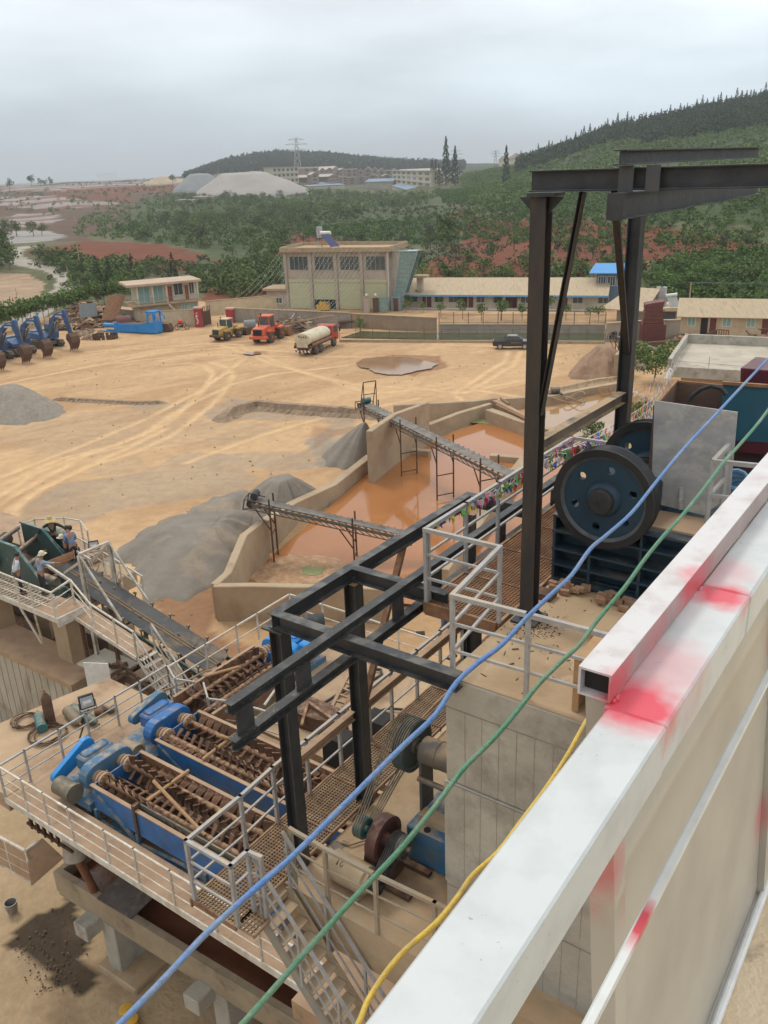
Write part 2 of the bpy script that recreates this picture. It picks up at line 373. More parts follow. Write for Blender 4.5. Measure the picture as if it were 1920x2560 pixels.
Z_=[(cDRY,[(0,386),(420,380),(640,400),(640,470),(240,560),(0,560)],8),(cREDB,[(0,400),(420,388),(440,430),(300,460),(200,520),(0,520)],12),(cPINK,[(0,402),(160,390),(430,385),(380,404),(260,410),(60,414),(0,412)],10),(cPINK,[(0,424),(130,424),(270,440),(160,450),(0,446)],6),(cPINK,[(20,462),(118,458),(130,480),(40,492),(0,490)],5),(cGREYF,[(0,500),(90,498),(150,508),(90,524),(0,528)],4),(cRED,[(130,408),(380,398),(400,412),(230,420)],8),(cRED,[(80,420),(230,424),(290,420),(260,436),(140,428)],8),(cRED,[(60,546),(190,520),(330,526),(450,552),(398,586),(300,572),(150,560)],2.5),(cRED,[(175,575),(310,572),(305,618),(190,608)],2),(cRED,[(462,562),(536,556),(540,588),(480,592)],2),(cRED,[(440,622),(560,606),(610,640),(440,648)],2),(cRED,[(490,596),(560,600),(540,612),(480,606)],2),(cRED,[(990,450),(1659,520),(1659,560),(1380,556),(1380,600),(1150,612),(900,612),(960,560),(1010,500)],6),(cRED,[(640,500),(760,520),(900,560),(900,575),(700,560),(560,545)],6),(cRED,[(1240,320),(1340,310),(1330,330),(1250,340)],8),((.06,.078,.030),[(250,500),(300,430),(640,410),(940,425),(960,452),(640,488),(620,540),(540,556),(440,540),(300,525)],6),((.06,.078,.032),[(1000,378),(1250,340),(1659,318),(1900,310),(1900,420),(1659,425),(1000,415)],8),((.082,.082,.043),[(1250,350),(1460,330),(1640,330),(1500,352),(1340,372),(1200,380)],12),((.15,.10,.055),[(1280,345),(1440,322),(1480,330),(1380,352)],6),((.20,.13,.075),[(1245,318),(1300,312),(1330,322),(1260,340)],5),(cREDB,[(1010,360),(1100,348),(1160,366),(1040,385)],8),(cGREEN,[(640,488),(940,462),(1040,512),(890,530),(660,512)],5),(cGREEN,[(960,415),(1659,425),(1659,500),(1400,480),(1150,470),(960,440)],8),(cGREEN,[(1410,575),(1530,545),(1659,540),(1659,665),(1400,650)],4),(cDRY,[(1000,455),(1400,470),(1659,496),(1659,504),(1380,486),(1000,468)],3),]
ZONES=[(c,gp(p),w_)for c,p,w_ in Z_]
ROAD=[G(0,*q)for q in[(-60,760),(40,700),(110,655),(146,622),(148,600),(120,584),(60,572),(28,556),(32,540),(60,532)]]
ROADW=[3.2,3.2,3.2,3.3,3.4,3.6,3.8,4,4,4,4,4]
def landcol(x,y):
 D=np.hypot(x,y);col=np.empty(x.shape+(3,));n1=fbm(x,y,30,1);n2=fbm(x,y,9,5)
 g=smooth((n1-.35)/.25)[...,None];col[:]=np.array(cGRASS)*g+np.array(cDRY)*(1-g)
 for c,poly,wb in ZONES:
  m=inpoly(x+(vnoise(x,y,wb*2+1,3)-.5)*wb*2,y+(vnoise(x,y,wb*2+1,9)-.5)*wb*2.5,poly)
  v=(.8+.4*n2)[...,None];col=np.where(m[...,None],np.array(c)*v,col)
  if c is cPINK:
   st=(np.sin(D*.11+2*n1)>.45)&m;col=np.where(st[...,None],np.array((.16,.10,.075)),col)
 xi=927+2317*x/np.maximum(y,1)
 fo=((D>440+80*n1)&(xi>1260))|(D>1350);col=np.where(fo[...,None],np.array((.055,.07,.035))*(.7+.6*n1)[...,None],col)
 comp=inpoly(x+(vnoise(x,y,5,2)-.5)*3,y+(vnoise(x,y,5,4)-.5)*3,COMPOUND);col=np.where(comp[...,None],np.array(cTAN)*(.9+.2*n2)[...,None],col)
 tl=inpoly(x,y,TANL);col=np.where(tl[...,None],np.array((.33,.23,.15))*(.85+.3*n2)[...,None],col)
 dr=distline(x,y,ROAD);m=dr<2.5+vnoise(x,y,3,8)*.8;col=np.where(m[...,None],np.array(cROAD)*(.9+.2*n2)[...,None],col)
 return col
COMPOUND=[P(0,*q)for q in[(-900,900),(-150,725),(60,700),(165,662),(280,665),(310,640),(450,652),(600,640),(880,650),(1300,640),(1420,655),(1659,680),(2400,800)]]+[V((140,10,0)),V((60,-60,0)),V((-90,-60,0)),V((-160,60,0))]
TANL=gp([(-200,640),(0,590),(60,592),(98,612),(86,640),(30,655),(-100,700)])
def attr_mesh(name,x,y,z,ni,nj,col,mat,extra=None):
 idx=np.arange(ni*nj).reshape(ni,nj)
 f=np.stack([idx[:-1,:-1],idx[1:,:-1],idx[1:,1:],idx[:-1,1:]],-1).reshape(-1,4)
 o=npmesh(name,np.stack([x.ravel(),y.ravel(),z.ravel()],-1),f,mat,smooth=True)
 a=o.data.color_attributes.new('Soil','FLOAT_COLOR','POINT')
 c=np.ones((ni*nj,4),np.float32);c[:,:3]=col.reshape(-1,3)
 if extra is not None:c[:,3]=extra.ravel()
 a.data.foreach_set('color',c.ravel());return o
def soilmat(name,sc,bump,bs,var=.25,rough=.95):
 m=bpy.data.materials.new(name);m.use_nodes=True;t=m.node_tree;n=t.nodes;l=t.links;b=n['Principled BSDF']
 at=n.new('ShaderNodeAttribute');at.attribute_name='Soil';tc=n.new('ShaderNodeTexCoord')
 nz=n.new('ShaderNodeTexNoise');nz.inputs['Scale'].default_value=sc;nz.inputs['Detail'].default_value=10;nz.inputs['Roughness'].default_value=.65;l.new(tc.outputs['Object'],nz.inputs[0])
 rg=n.new('ShaderNodeMapRange');rg.inputs['From Min'].default_value=.3;rg.inputs['From Max'].default_value=.7;rg.inputs['To Min'].default_value=1-var;rg.inputs['To Max'].default_value=1+var;l.new(nz.outputs[0],rg.inputs[0])
 sm=n.new('ShaderNodeVectorMath');sm.operation='SCALE';l.new(at.outputs['Color'],sm.inputs[0]);l.new(rg.outputs[0],sm.inputs['Scale']);l.new(sm.outputs[0],b.inputs['Base Color'])
 b.inputs['Roughness'].default_value=rough;b.inputs['Specular IOR Level'].default_value=.2
 bn=n.new('ShaderNodeTexNoise');bn.inputs['Scale'].default_value=bs;bn.inputs['Detail'].default_value=8;l.new(tc.outputs['Object'],bn.inputs[0])
 bp=n.new('ShaderNodeBump');bp.inputs['Strength'].default_value=bump;bp.inputs['Distance'].default_value=.2;l.new(bn.outputs[0],bp.inputs['Height']);l.new(bp.outputs[0],b.inputs['Normal'])
 return m
az_=np.concatenate([np.linspace(-math.pi,-.75,30)[:-1],np.linspace(-.75,.75,420),np.linspace(.75,math.pi,30)[1:]])
dd_=np.concatenate([[4,30,60,90],np.exp(np.linspace(math.log(105),math.log(1500),420)),np.exp(np.linspace(math.log(1540),math.log(9000),60))])
A_,D_=np.meshgrid(az_,dd_,indexing='ij');X_,Y_=np.sin(A_)*D_,np.cos(A_)*D_
YX0,YX1,YY0,YY1=-112.,62.,26.,172.
H_=hz_np(X_,Y_)
inr=(X_>YX0+1.5)&(X_<YX1-1.5)&(Y_>-10)&(Y_<YY1-1.5);H_=np.where(inr,H_-.5,H_)
tag(attr_mesh('ground',X_,Y_,H_,len(az_),len(dd_),landcol(X_,Y_),soilmat('land',.25,.6,1.2)),kind='structure')
res=.3;xs=np.arange(YX0,YX1,.42);ys=np.arange(YY0,YY1+.1,.42)
X,Y=np.meshgrid(xs,ys,indexing='ij');n1=fbm(X,Y,14,11);n2=fbm(X,Y,3,21);n3=fbm(X*.35+Y*.25,Y*1.2-X*.9,5,31)
base=landcol(X,Y);yard=inpoly(X,Y,COMPOUND)[...,None]
tint=(.82+.26*n1+.18*n2)[...,None]*np.array(cTAN)
br=smooth((n3-.5)/.12)[...,None];tint=tint*(1-.6*br)+np.array((.37,.225,.115))*.6*br
lt=smooth((.42-n3)/.1)[...,None];tint=tint*(1-.5*lt)+np.array((.56,.37,.20))*.5*lt
GREYS=[([(0,905),(200,880),(480,905),(560,950),(420,990),(150,1000),(0,980)],.25,4),([(480,870),(700,880),(790,910),(760,960),(640,920),(500,905)],.55,3),([(0,1080),(300,1010),(560,985),(700,960),(700,1000),(430,1060),(200,1120),(0,1190)],.5,3),([(690,930),(790,950),(760,1010),(700,1000)],.8,2),([(260,870),(400,868),(430,890),(300,885)],.5,2)]
for poly,s_,wb in GREYS:
 q=[P(0,*k)for k in poly];m=inpoly(X+(vnoise(X,Y,6,3)-.5)*2*wb,Y+(vnoise(X,Y,6,9)-.5)*3*wb,q)*s_*(.5+.9*n2)
 m=np.clip(m,0,1)[...,None];tint=tint*(1-m)+np.array((.27,.235,.19))*m
DMP=[([(300,1290),(400,1275),(480,1300),(470,1345),(660,1430),(560,1470),(420,1390)],.85,1.2),([(820,775),(850,768),(940,772),(960,790),(900,815),(830,805)],.8,1),([(505,762),(560,760),(570,770),(520,776)],.6,1),([(700,925),(790,920),(790,950),(720,960)],.45,2)]
for poly,s_,wb in DMP:
 q=[P(0,*k)for k in poly];m=np.clip(inpoly(X+(vnoise(X,Y,4,3)-.5)*2*wb,Y+(vnoise(X,Y,4,9)-.5)*3*wb,q)*s_,0,1)[...,None];tint=tint*(1-m)+np.array((.25,.13,.07))*m
TR=[(4,[(-60,905),(0,880),(200,745),(450,615),(700,555),(900,430),(1030,310),(1085,240),(1100,190),(1060,155),(980,140),(860,150)]),(4,[(-60,1010),(0,940),(200,800),(450,680),(700,600),(900,510),(1100,360),(1190,250),(1205,200),(1170,160),(1090,135)]),(4,[(0,770),(300,640),(600,560),(820,470),(960,370),(1200,250),(1400,200),(1800,150)]),(4,[(60,1040),(90,910),(200,800),(420,690),(640,590),(860,480)]),(4,[(-40,860),(150,720),(420,620),(720,520),(900,400)]),(0,[(430,740),(540,755),(640,800),(800,850),(1100,830)]),(0,[(480,745),(600,790),(760,830),(1000,848),(1140,820)]),(0,[(1060,900),(980,850),(1090,780),(1100,750),(960,745)]),(0,[(1140,860),(1020,840),(1110,790),(1130,752),(1000,742)]),(0,[(190,760),(400,745),(560,735),(700,742)]),(0,[(150,800),(360,760),(500,750),(640,760)]),(0,[(400,1000),(560,940),(700,900),(900,862)]),(0,[(0,830),(200,790),(420,765),(620,770),(800,770)]),(0,[(450,740),(520,745),(540,760),(520,780),(440,840),(330,900),(180,960),(0,1030)])]
ht=.10*(n1-.5)+.05*(n2-.5)
for g,pl in TR:
 q=[P(g,*k)for k in pl];d=distline(X+(vnoise(X,Y,5,13)-.5)*.5,Y+(vnoise(X,Y,5,14)-.5)*.5,q)
 for off,s_ in((0,1),):
  m=np.exp(-(d/.36)**2)*.95*(.5+.8*vnoise(X,Y,2.5,17));e_=np.exp(-((d-.75)/.3)**2)*.35
  tint=tint*(1-m[...,None])+np.array((.60,.40,.22))*m[...,None];tint=tint*(1-e_[...,None]*.5)+np.array((.36,.23,.12))*e_[...,None]*.5
  ht=ht-.05*m+.05*e_
base=np.where(yard,tint,base)
Zy=.0+ht
out=(X<YX0+1.6)|(X>YX1-1.6)|(Y>YY1-1.6);Zy=np.where(out,-.02,Zy)
tag(attr_mesh('yard',X,Y,Zy,len(xs),len(ys),base,soilmat('yard_soil',.9,.5,2.5,.13)),kind='structure')
PADP=[(-60,-12),(6,-12),(6,12.4),(-17,12.4),(-22,12.4),(-60,15.2)]
xs=np.arange(-46,8,.2);ys=np.arange(-12,15.4,.2);X,Y=np.meshgrid(xs,ys,indexing='ij')
n1=fbm(X,Y,5,41);n2=fbm(X,Y,1.2,51,5)
c=(.8+.3*n1+.2*n2)[...,None]*np.array((.40,.29,.175))
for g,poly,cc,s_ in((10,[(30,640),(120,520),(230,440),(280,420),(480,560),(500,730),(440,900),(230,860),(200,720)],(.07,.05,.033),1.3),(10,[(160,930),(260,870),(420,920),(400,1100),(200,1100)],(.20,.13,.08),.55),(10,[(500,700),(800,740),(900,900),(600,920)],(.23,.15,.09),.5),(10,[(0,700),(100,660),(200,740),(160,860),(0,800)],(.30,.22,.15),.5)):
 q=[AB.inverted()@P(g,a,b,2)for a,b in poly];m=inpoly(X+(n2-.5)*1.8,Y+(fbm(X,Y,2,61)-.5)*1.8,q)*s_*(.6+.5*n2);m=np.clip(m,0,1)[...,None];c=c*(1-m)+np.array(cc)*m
wx=X*BX.x+Y*AX.x;wy=X*BX.y+Y*AX.y
tag(attr_mesh('lower_ground',wx,wy,2+.10*(n1-.5)+.07*(n2-.5)-2.3*smooth((Y-14.9)/.4),len(xs),len(ys),c,soilmat('pad_soil',2,.25,6,.15)),kind='structure')
def leafmat(name,c1,c2,rand=.25,sc=.6):
 m=M(name,c1,c2,sc,.75,rand=rand,det=3,lo=.3,hi=.7);b=m.node_tree.nodes['Principled BSDF'];b.inputs['Specular IOR Level'].default_value=.15
 return m
mLeafD=leafmat('leaf_dark',(.058,.088,.026),(.11,.15,.045))
mLeafM=leafmat('leaf_mid',(.082,.13,.034),(.135,.19,.054))
mLeafG=leafmat('leaf_bright',(.08,.15,.034),(.135,.21,.05),sc=.15)
mLeafO=leafmat('leaf_olive',(.075,.095,.045),(.12,.125,.065))
mCon=leafmat('leaf_conifer',(.024,.048,.024),(.06,.085,.042),sc=.05)
mBark=M('bark',(.13,.10,.075),(.08,.06,.045),6,.9,bump=.3)
def leafquads(c,s,up=.3):
 n=len(c);d1=rng.normal(size=(n,3));d1/=np.linalg.norm(d1,axis=1)[:,None];d2=rng.normal(size=(n,3));d2[:,2]*=.6
 d2-=d1*(d1*d2).sum(1)[:,None];d2/=np.linalg.norm(d2,axis=1)[:,None]+1e-9
 a=d1*s[:,None]/2;b=d2*s[:,None]/2*.7
 v=np.stack([c-a,c-b*.9+a*.1,c+a,c+b],1).reshape(-1,3);return v,np.arange(n*4).reshape(n,4)
def crown_pts(n,rx,rz,lumps=9,fill=.55,seed=0):
 r=np.random.default_rng(seed);pts=[]
 ce=r.normal(size=(lumps,3));ce/=np.linalg.norm(ce,axis=1)[:,None];ce*=r.uniform(.25,.75,(lumps,1));rad=r.uniform(.32,.6,lumps)
 k=r.integers(0,lumps,n);d=r.normal(size=(n,3));d/=np.linalg.norm(d,axis=1)[:,None];d*=(r.uniform(fill,1,(n,1)))
 p=ce[k]+d*rad[k][:,None];p[:,:2]*=rx;p[:,2]*=rz;return p
def make_tree(name,label,cat,h,rx,rz,n,ls,mat,seed,trunk=.14,group=None,lumps=9):
 t=thing(name,label,cat,(0,0,0),group)
 c=crown_pts(n,rx,rz,lumps,seed=seed);c[:,2]+=h-rz;c[:,2]=np.maximum(c[:,2],.15*h*.5)
 v,f=leafquads(c,rng.uniform(.6,1.3,n)*ls);npmesh('crown',v,f,mat,t)
 m=MB();m.tube([(0,0,-.3),(.05,0,h*.3),(0,.08,h*.7)],[trunk,trunk*.8,trunk*.35],6)
 for k in range(4):
  a=k*1.6+seed;m.tube([(0,0,h*(.3+.08*k)),(math.cos(a)*rx*.5,math.sin(a)*rx*.5,h*(.5+.09*k))],[trunk*.5,trunk*.15],5)
 m.build('trunk',mBark,t);return t
def make_conifer(name,label,h,r,n,ls,seed,group=None,mat=None):
 t=thing(name,label,'tree',(0,0,0),group);q=np.random.default_rng(seed)
 u=q.uniform(0,1,n)**.8;z=h*(.06+.94*u);rad=r*(1-u)**.75*(1+.25*np.sin(u*40+seed))*q.uniform(.5,1,n);a=q.uniform(0,6.283,n)
 v,f=leafquads(np.stack([rad*np.cos(a),rad*np.sin(a),z],-1),q.uniform(.7,1.3,n)*ls*(1-.5*u));npmesh('crown',v,f,mat or mCon,t)
 MB().tube([(0,0,-.3),(0,0,h*.8)],[.13*h/8,.03],6).build('trunk',mBark,t);return t
def scatter(protos,pts,scl,label=None,group=None,jitter=.25):
 used=[False]*len(protos)
 for i,p in enumerate(pts):
  k=i%len(protos);s=(scl[i]if hasattr(scl,'__len__')else scl)*random.uniform(1-jitter,1+jitter);z=p[2]if len(p)>2 else hz(p[0],p[1])
  o=protos[k]
  if used[k]:o=ctree(o)
  used[k]=True
  place(o,(p[0],p[1],z),random.uniform(0,6.28),(s*random.uniform(.9,1.15),s,s*random.uniform(.85,1.1)))
  if label:o['label']=label
  if group:o['group']=group
 for k,u in enumerate(used):
  if not u:
   for c in kids(protos[k]):bpy.data.objects.remove(c)
   bpy.data.objects.remove(protos[k])
def rand_in(poly,n,g=0):
 w_=gp(poly,g);xs=[q.x for q in w_];ys=[q.y for q in w_];out=[]
 while len(out)<n:
  x=rng.uniform(min(xs),max(xs),4*n+8);y=rng.uniform(min(ys),max(ys),4*n+8);m=inpoly(x,y,w_);out+=list(zip(x[m],y[m]))
 return out[:n]
LB='bushy dark green tree in the dense belt behind the white-windowed warehouse'
prot=[make_tree('broadleaf_tree',LB,'tree',6.5,3.4,2.9,420,.62,[mLeafD,mLeafM,mLeafD,mLeafO,mLeafM][k],3+k,group='trees in the belt behind the warehouse')for k in range(5)]
belt=rand_in([(250,500),(420,470),(560,455),(700,452),(780,470),(640,495),(640,540),(560,556),(440,540),(300,525)],85)+rand_in([(330,430),(560,420),(760,415),(930,425),(920,445),(560,450),(360,455)],60)
scatter(prot,belt,1.0,LB,'trees in the belt behind the warehouse')
LB='loose green tree on the red slope above the long dormitory'
prot=[make_tree('broadleaf_tree',LB,'tree',5,2.3,2.1,330,.5,[mLeafM,mLeafD,mLeafO][k],13+k,group='trees on the red slope')for k in range(3)]
pts=[G(0,x,y)for x,y in[(1010,585),(1045,600),(985,560),(1085,605),(930,540),(870,530),(1230,560),(1280,560),(1205,545),(1110,540),(1140,600),(1260,600),(1310,590),(905,585),(690,530),(730,540),(780,535),(840,525),(1090,470),(1480,560),(1560,545),(1610,540),(1430,500),(1330,560),(960,600),(1065,560)]]
scatter(prot,pts,1.0,LB,'trees on the red slope')
t=make_tree('broadleaf_tree','tallest dark crowned tree standing alone above the warehouse stair','tree',13,5.6,6.2,1100,.8,mLeafD,31,.3,lumps=12);place(t,G(0,975,545))
t=make_tree('broadleaf_tree','low spreading dark tree right beside the tallest tree','tree',7,4.2,3.3,600,.7,mLeafO,33,.25);place(t,G(0,925,515))
LB='dark shrub growing between the gatehouse and the warehouse'
prot=[make_tree('shrub',LB,'shrub',3.4,2.0,1.7,260,.42,[mLeafM,mLeafD,mLeafO][k],43+k,.08,group='shrubs behind the compound wall')for k in range(3)]
pts=rand_in([(150,560),(300,590),(290,640),(170,625)],22)+rand_in([(420,590),(600,560),(600,628),(520,640),(440,600)],34)+rand_in([(300,574),(460,590),(430,600),(310,600)],22)+rand_in([(60,560),(180,566),(260,580),(170,600),(150,590)],16)+rand_in([(560,545),(610,540),(615,600),(570,590)],12)
scatter(prot,pts,1.0,LB,'shrubs behind the compound wall')
LB='low green bush on the slope above the right-hand dormitory'
prot=[make_tree('shrub',LB,'shrub',3.2,2.3,1.5,260,.42,[mLeafG,mLeafM,mLeafD][k],53+k,.08,group='bushes above the right dormitory')for k in range(3)]
pts=rand_in([(1150,620),(1350,600),(1480,650),(1659,655),(1750,660),(1700,600),(1440,570),(1400,600),(1200,590)],60)+rand_in([(900,600),(1130,602),(1100,618),(900,622)],16)
scatter(prot,pts,1.0,LB,'bushes above the right dormitory')
LB='slim young tree in the row between the road and the excavators'
prot=[make_tree('young_tree',LB,'tree',4.8,2.3,1.5,420,.45,mLeafM,63+k,.06,group='young trees in the row beside the road')for k in range(3)]
p0,p1=P(0,-60,738),P(0,262,650);pts=[(p0 .lerp(p1,i/33).x+random.uniform(-.7,.7),p0 .lerp(p1,i/33).y+random.uniform(-1,1),0)for i in range(34)]
scatter(prot,pts,1.0,LB,'young trees in the row beside the road',.12)
LB='clipped round sapling in front of the long dormitory'
prot=[make_tree('sapling',LB,'tree',3.2,1.15,1.0,220,.3,mLeafM,73+k,.05,group='round saplings in front of the dormitory')for k in range(2)]
pts=[P(2,*q)for q in[(1010,975),(1045,968),(1110,965),(1175,968),(1228,965),(1310,975),(1435,965),(1530,965)]]+[P(2,*q)for q in[(1190,1030),(1320,1035),(1430,1050),(1545,1045)]]+[P(3,*q)for q in[(60,1355),(190,1350),(540,1345),(80,1425),(200,1425),(350,1400),(460,1418),(590,1425),(655,1430)]]+[P(2,985,1000),P(2,1085,1000)]
scatter(prot,pts,.9,LB,'round saplings in front of the dormitory')
LB='dark columnar cypress beside the gatehouse'
prot=[make_conifer('cypress',LB,7,1.5,520,.5,5+k,'cypresses left of the gatehouse')for k in range(2)]
scatter(prot,[G(1,585,840),G(1,660,845),G(1,1030,800),G(1,790,815)],1.0,LB,'cypresses left of the gatehouse',.1)
LB='tall dark cypress at the right end of the village'
prot=[make_conifer('cypress',LB,24,3.2,700,1.5,15+k,'cypresses beside the village')for k in range(2)]
for k,(x,y,s_)in enumerate([(1222,245,1.5),(1275,250,1.25),(1140,245,.85),(1160,248,.8),(1180,248,.7),(1575,240,1.2)]):
 o=prot[k]if k<2 else ctree(prot[0]);p=G(2,x,y);place(o,p,k,s_*.95*(p.length/700));o['label']=LB if k<5 else 'lone dark cypress on the slope behind the gantry post'
LB='small dark tree standing on the left skyline'
prot=[make_tree('broadleaf_tree',LB,'tree',13,4.5,5,260,1.3,mLeafD,83+k,.3,group='trees on the left skyline')for k in range(2)]
pts=[G(1,*q)for q in[(125,235),(355,222),(820,185),(865,190),(760,205),(240,250),(270,255),(305,250),(190,252),(530,205),(1025,240),(60,270)]]
scatter(prot,pts,.9,LB,'trees on the left skyline')
LB='dark roadside tree at the left edge beside the bend'
prot=[make_tree('broadleaf_tree',LB,'tree',8.5,3.8,3.6,480,.7,mLeafD,93+k,.2,group='roadside trees at the bend')for k in range(2)]
pts=[G(1,*q)for q in[(0,720),(-40,760),(40,560),(100,548),(200,545),(250,540),(25,620),(-30,640),(60,740)]]
scatter(prot,pts,[1.3,1.4,1,1,.9,.9,1.1,1.2,.5],LB,'roadside trees at the bend',.1)
t=make_tree('shrub','bright green bush below the roof terrace beside the prayer flags','shrub',5.2,3.1,2.6,2600,.3,mLeafM,101,.1);place(t,P(3,985,1790,0))
t=make_tree('shrub','green shrub between the gantry post and the flag strings','shrub',3.4,2.6,1.9,1800,.28,mLeafM,102,.1);place(t,P(6,950,860,0))
t=make_tree('shrub','small green shrub at the water edge below the flags','shrub',2.2,1.5,1.1,600,.22,mLeafM,103,.1);place(t,P(6,640,900,0))
t=make_tree('shrub','small bush at the foot of the tan compound wall','shrub',2.4,1.2,1.2,300,.25,mLeafM,104,.1);place(t,P(2,712,1110,0))
t=make_tree('shrub','small bush growing beside the rubble on the right','shrub',2.4,1.5,1.2,300,.28,mLeafM,105,.1);place(t,P(3,1575,1615,0))
def mass(name,pts,n,rx,rz,ls,mat,label,cat):
 pts=np.array([(p[0],p[1],hz(p[0],p[1]))for p in pts]);N_=len(pts)
 s=rng.uniform(.65,1.3,N_);c=np.empty((N_,n,3));base_=[crown_pts(n,rx,rz,5,seed=200+k)for k in range(12)]
 for i in range(N_):c[i]=base_[i%12]*s[i]+pts[i]+(0,0,rz*.7*s[i])
 v,f=leafquads(c.reshape(-1,3),np.repeat(s,n)*ls*rng.uniform(.7,1.3,N_*n));o=npmesh(name,v,f,mat);tag(o,label,cat,kind='stuff');return o
P1=rand_in([(640,490),(940,464),(1040,512),(890,530),(660,512)],420)+rand_in([(940,410),(1659,418),(1900,430),(1900,520),(1659,500),(1400,482),(1150,470),(960,440)],2300)+rand_in([(1410,575),(1530,545),(1659,540),(1900,560),(1900,690),(1400,650)],420)+rand_in([(1000,455),(1380,478),(1650,505),(1650,530),(1380,540),(1000,515)],420)
mass('orchard',P1,50,1.7,1.15,.6,mLeafG,'rows of bright green orchard bushes covering the terraces','orchard')
P2=rand_in([(640,405),(930,408),(1130,400),(1150,415),(960,425),(640,430)],300)+rand_in([(1000,378),(1250,372),(1659,365),(1900,360),(1900,420),(1659,418),(1000,412)],2200)+rand_in([(1120,350),(1400,330),(1659,318),(1900,310),(1900,365),(1250,372),(1130,372)],3000)+rand_in([(930,352),(1130,345),(1130,375),(940,380)],260)+rand_in([(380,420),(640,410),(900,430),(640,470),(380,470),(300,440)],700)+rand_in([(0,388),(440,378),(420,392),(0,400)],160)+rand_in([(160,470),(300,450),(330,520),(200,520),(150,500)],160)+rand_in([(0,415),(400,400),(330,450),(160,465),(0,455)],160)+rand_in([(130,395),(420,385),(400,400),(150,408)],60)
for _ in range(3000):
 D=rng.uniform(380,640);xi=rng.uniform(1180,2050);x=(xi-927)/2317;y=D/math.sqrt(1+x*x)
 if vnoise(np.array(x*y),np.array(y),45,8)>.3:P2 .append((x*y,y))
mass('scrub',P2,34,2.4,1.6,.95,mLeafM,'dark green scrub spread over the far slopes','scrub')
PT=rand_in([(250,500),(420,470),(560,455),(700,452),(780,470),(640,495),(620,540),(540,556),(440,540),(300,525)],520)+rand_in([(300,430),(560,418),(760,415),(930,425),(920,445),(700,452),(560,455),(330,480)],560)+rand_in([(150,550),(200,575),(330,575),(300,640),(160,640)],70)+rand_in([(420,595),(600,560),(606,628),(520,650),(440,640)],90)+rand_in([(0,540),(40,560),(-40,600)],30)+rand_in([(60,548),(100,560),(150,590),(240,590),(160,570)],50)+rand_in([(1120,560),(1400,590),(1400,640),(1130,625),(1130,590)],60)
mass('thicket',PT,60,2.5,2.3,.75,mLeafD,'continuous dark green thicket filling the belt behind the works','thicket')
P3=rand_in([(560,470),(1000,440),(1380,480),(1659,505),(1659,560),(1400,600),(1100,610),(900,600),(600,560)],1100)+rand_in([(330,560),(600,540),(600,620),(450,640),(330,600)],90)+rand_in([(60,570),(300,590),(280,650),(170,650)],60)
mass('brush',P3,36,1.2,.8,.5,mLeafO,'sparse olive brush on the red soil','brush')
def forest(name,pts,n,h,r,ls,mat,label):
 N_=len(pts);pts=np.array([(p[0],p[1],hz(p[0],p[1]))for p in pts]);s=(rng.uniform(.55,1.0,N_)*(.75+.7*vnoise(pts[:,0],pts[:,1],40,5)))[:,None]
 u=rng.uniform(0,1,(N_,n));z=h*(.05+.95*u)*s;rad=r*(1-u)**.8*rng.uniform(.4,1,(N_,n))*s;a=rng.uniform(0,6.283,(N_,n))
 c=np.stack([pts[:,:1]+rad*np.cos(a),pts[:,1:2]+rad*np.sin(a),pts[:,2:]+z],-1).reshape(-1,3)
 v,f=leafquads(c,rng.uniform(.7,1.3,N_*n)*ls*(1-.45*u.ravel()));o=npmesh(name,v,f,mat);return tag(o,label,'forest',kind='stuff')
fp=[]
while len(fp)<3600:
 x=rng.uniform(60,620);y=rng.uniform(380,900);D=math.hypot(x,y);xi=927+2317*x/y
 if 1290<xi<2150 and 520+(xi<1600)*60+70*vnoise(np.array(x),np.array(y),60,3)<D<830 and vnoise(np.array(x),np.array(y),35,77)>.1:fp.append((x,y))
forest('forest',fp,34,7.5,2.3,1.9,mCon,'dense dark conifer forest covering the crest of the right hill')
mConF=leafmat('leaf_far',(.03,.055,.03),(.05,.08,.04),sc=.02)
fp=[]
while len(fp)<2600:
 xi=rng.uniform(470,1160);D=rng.uniform(1330,1800);x=(xi-927)/2317*D;y=math.sqrt(max(1,D*D-x*x));fp.append((x,y))
forest('forest',fp,20,8.5,6.0,5.0,mConF,'far wooded hill behind the village')
LB='pointed conifer on the skyline of the right hill'
prot=[make_conifer('conifer',LB,10.5,1.8,260,1.1,25+k,'pointed conifers on the hill skyline')for k in range(3)]
pts=[]
for i in range(56):
 xi=1300+640*(i+rng.uniform(-.3,.3))/56;D=rng.uniform(740,780);x=(xi-927)/2317;y=D/math.sqrt(1+x*x);pts.append((x*y,y))
scatter(prot,pts,.95,LB,'pointed conifers on the hill skyline',.3)
mCream=M('cream_wall',(.56,.46,.32),(.46,.37,.25),.8,.9,c3=(.36,.26,.16),s3=.35,lo3=.56,hi3=.75)
mCreamL=M('light_cream_wall',(.6,.54,.42),(.5,.44,.33),.7,.9,c3=(.42,.32,.2),s3=.3,lo3=.55,hi3=.75)
mGreyW=M('weathered_grey_wall',(.33,.29,.24),(.25,.22,.185),.6,.9,c3=(.18,.16,.13),s3=.9,lo3=.55,hi3=.75)
mPinkW=M('dusty_pink_wall',(.43,.365,.30),(.36,.30,.245),.6,.9,c3=(.28,.22,.17),s3=.5)
mShut=M('pale_green_shutter',(.47,.46,.29),(.42,.42,.27),.4,.6,stretch=(1,1,8))
mRoofC=M('corrugated_cream_roof',(.46,.36,.23),(.37,.28,.18),.8,.7,stretch=(6,1,1),c3=(.28,.21,.14),s3=.5)
mRoofB=M('blue_sheet_roof',(.04,.27,.62),(.05,.23,.5),1,.5)
mDoor=M('maroon_door',(.15,.035,.03),(.11,.03,.025),2,.6)
mDoorO=M('orange_door',(.30,.08,.035),None,2,.6)
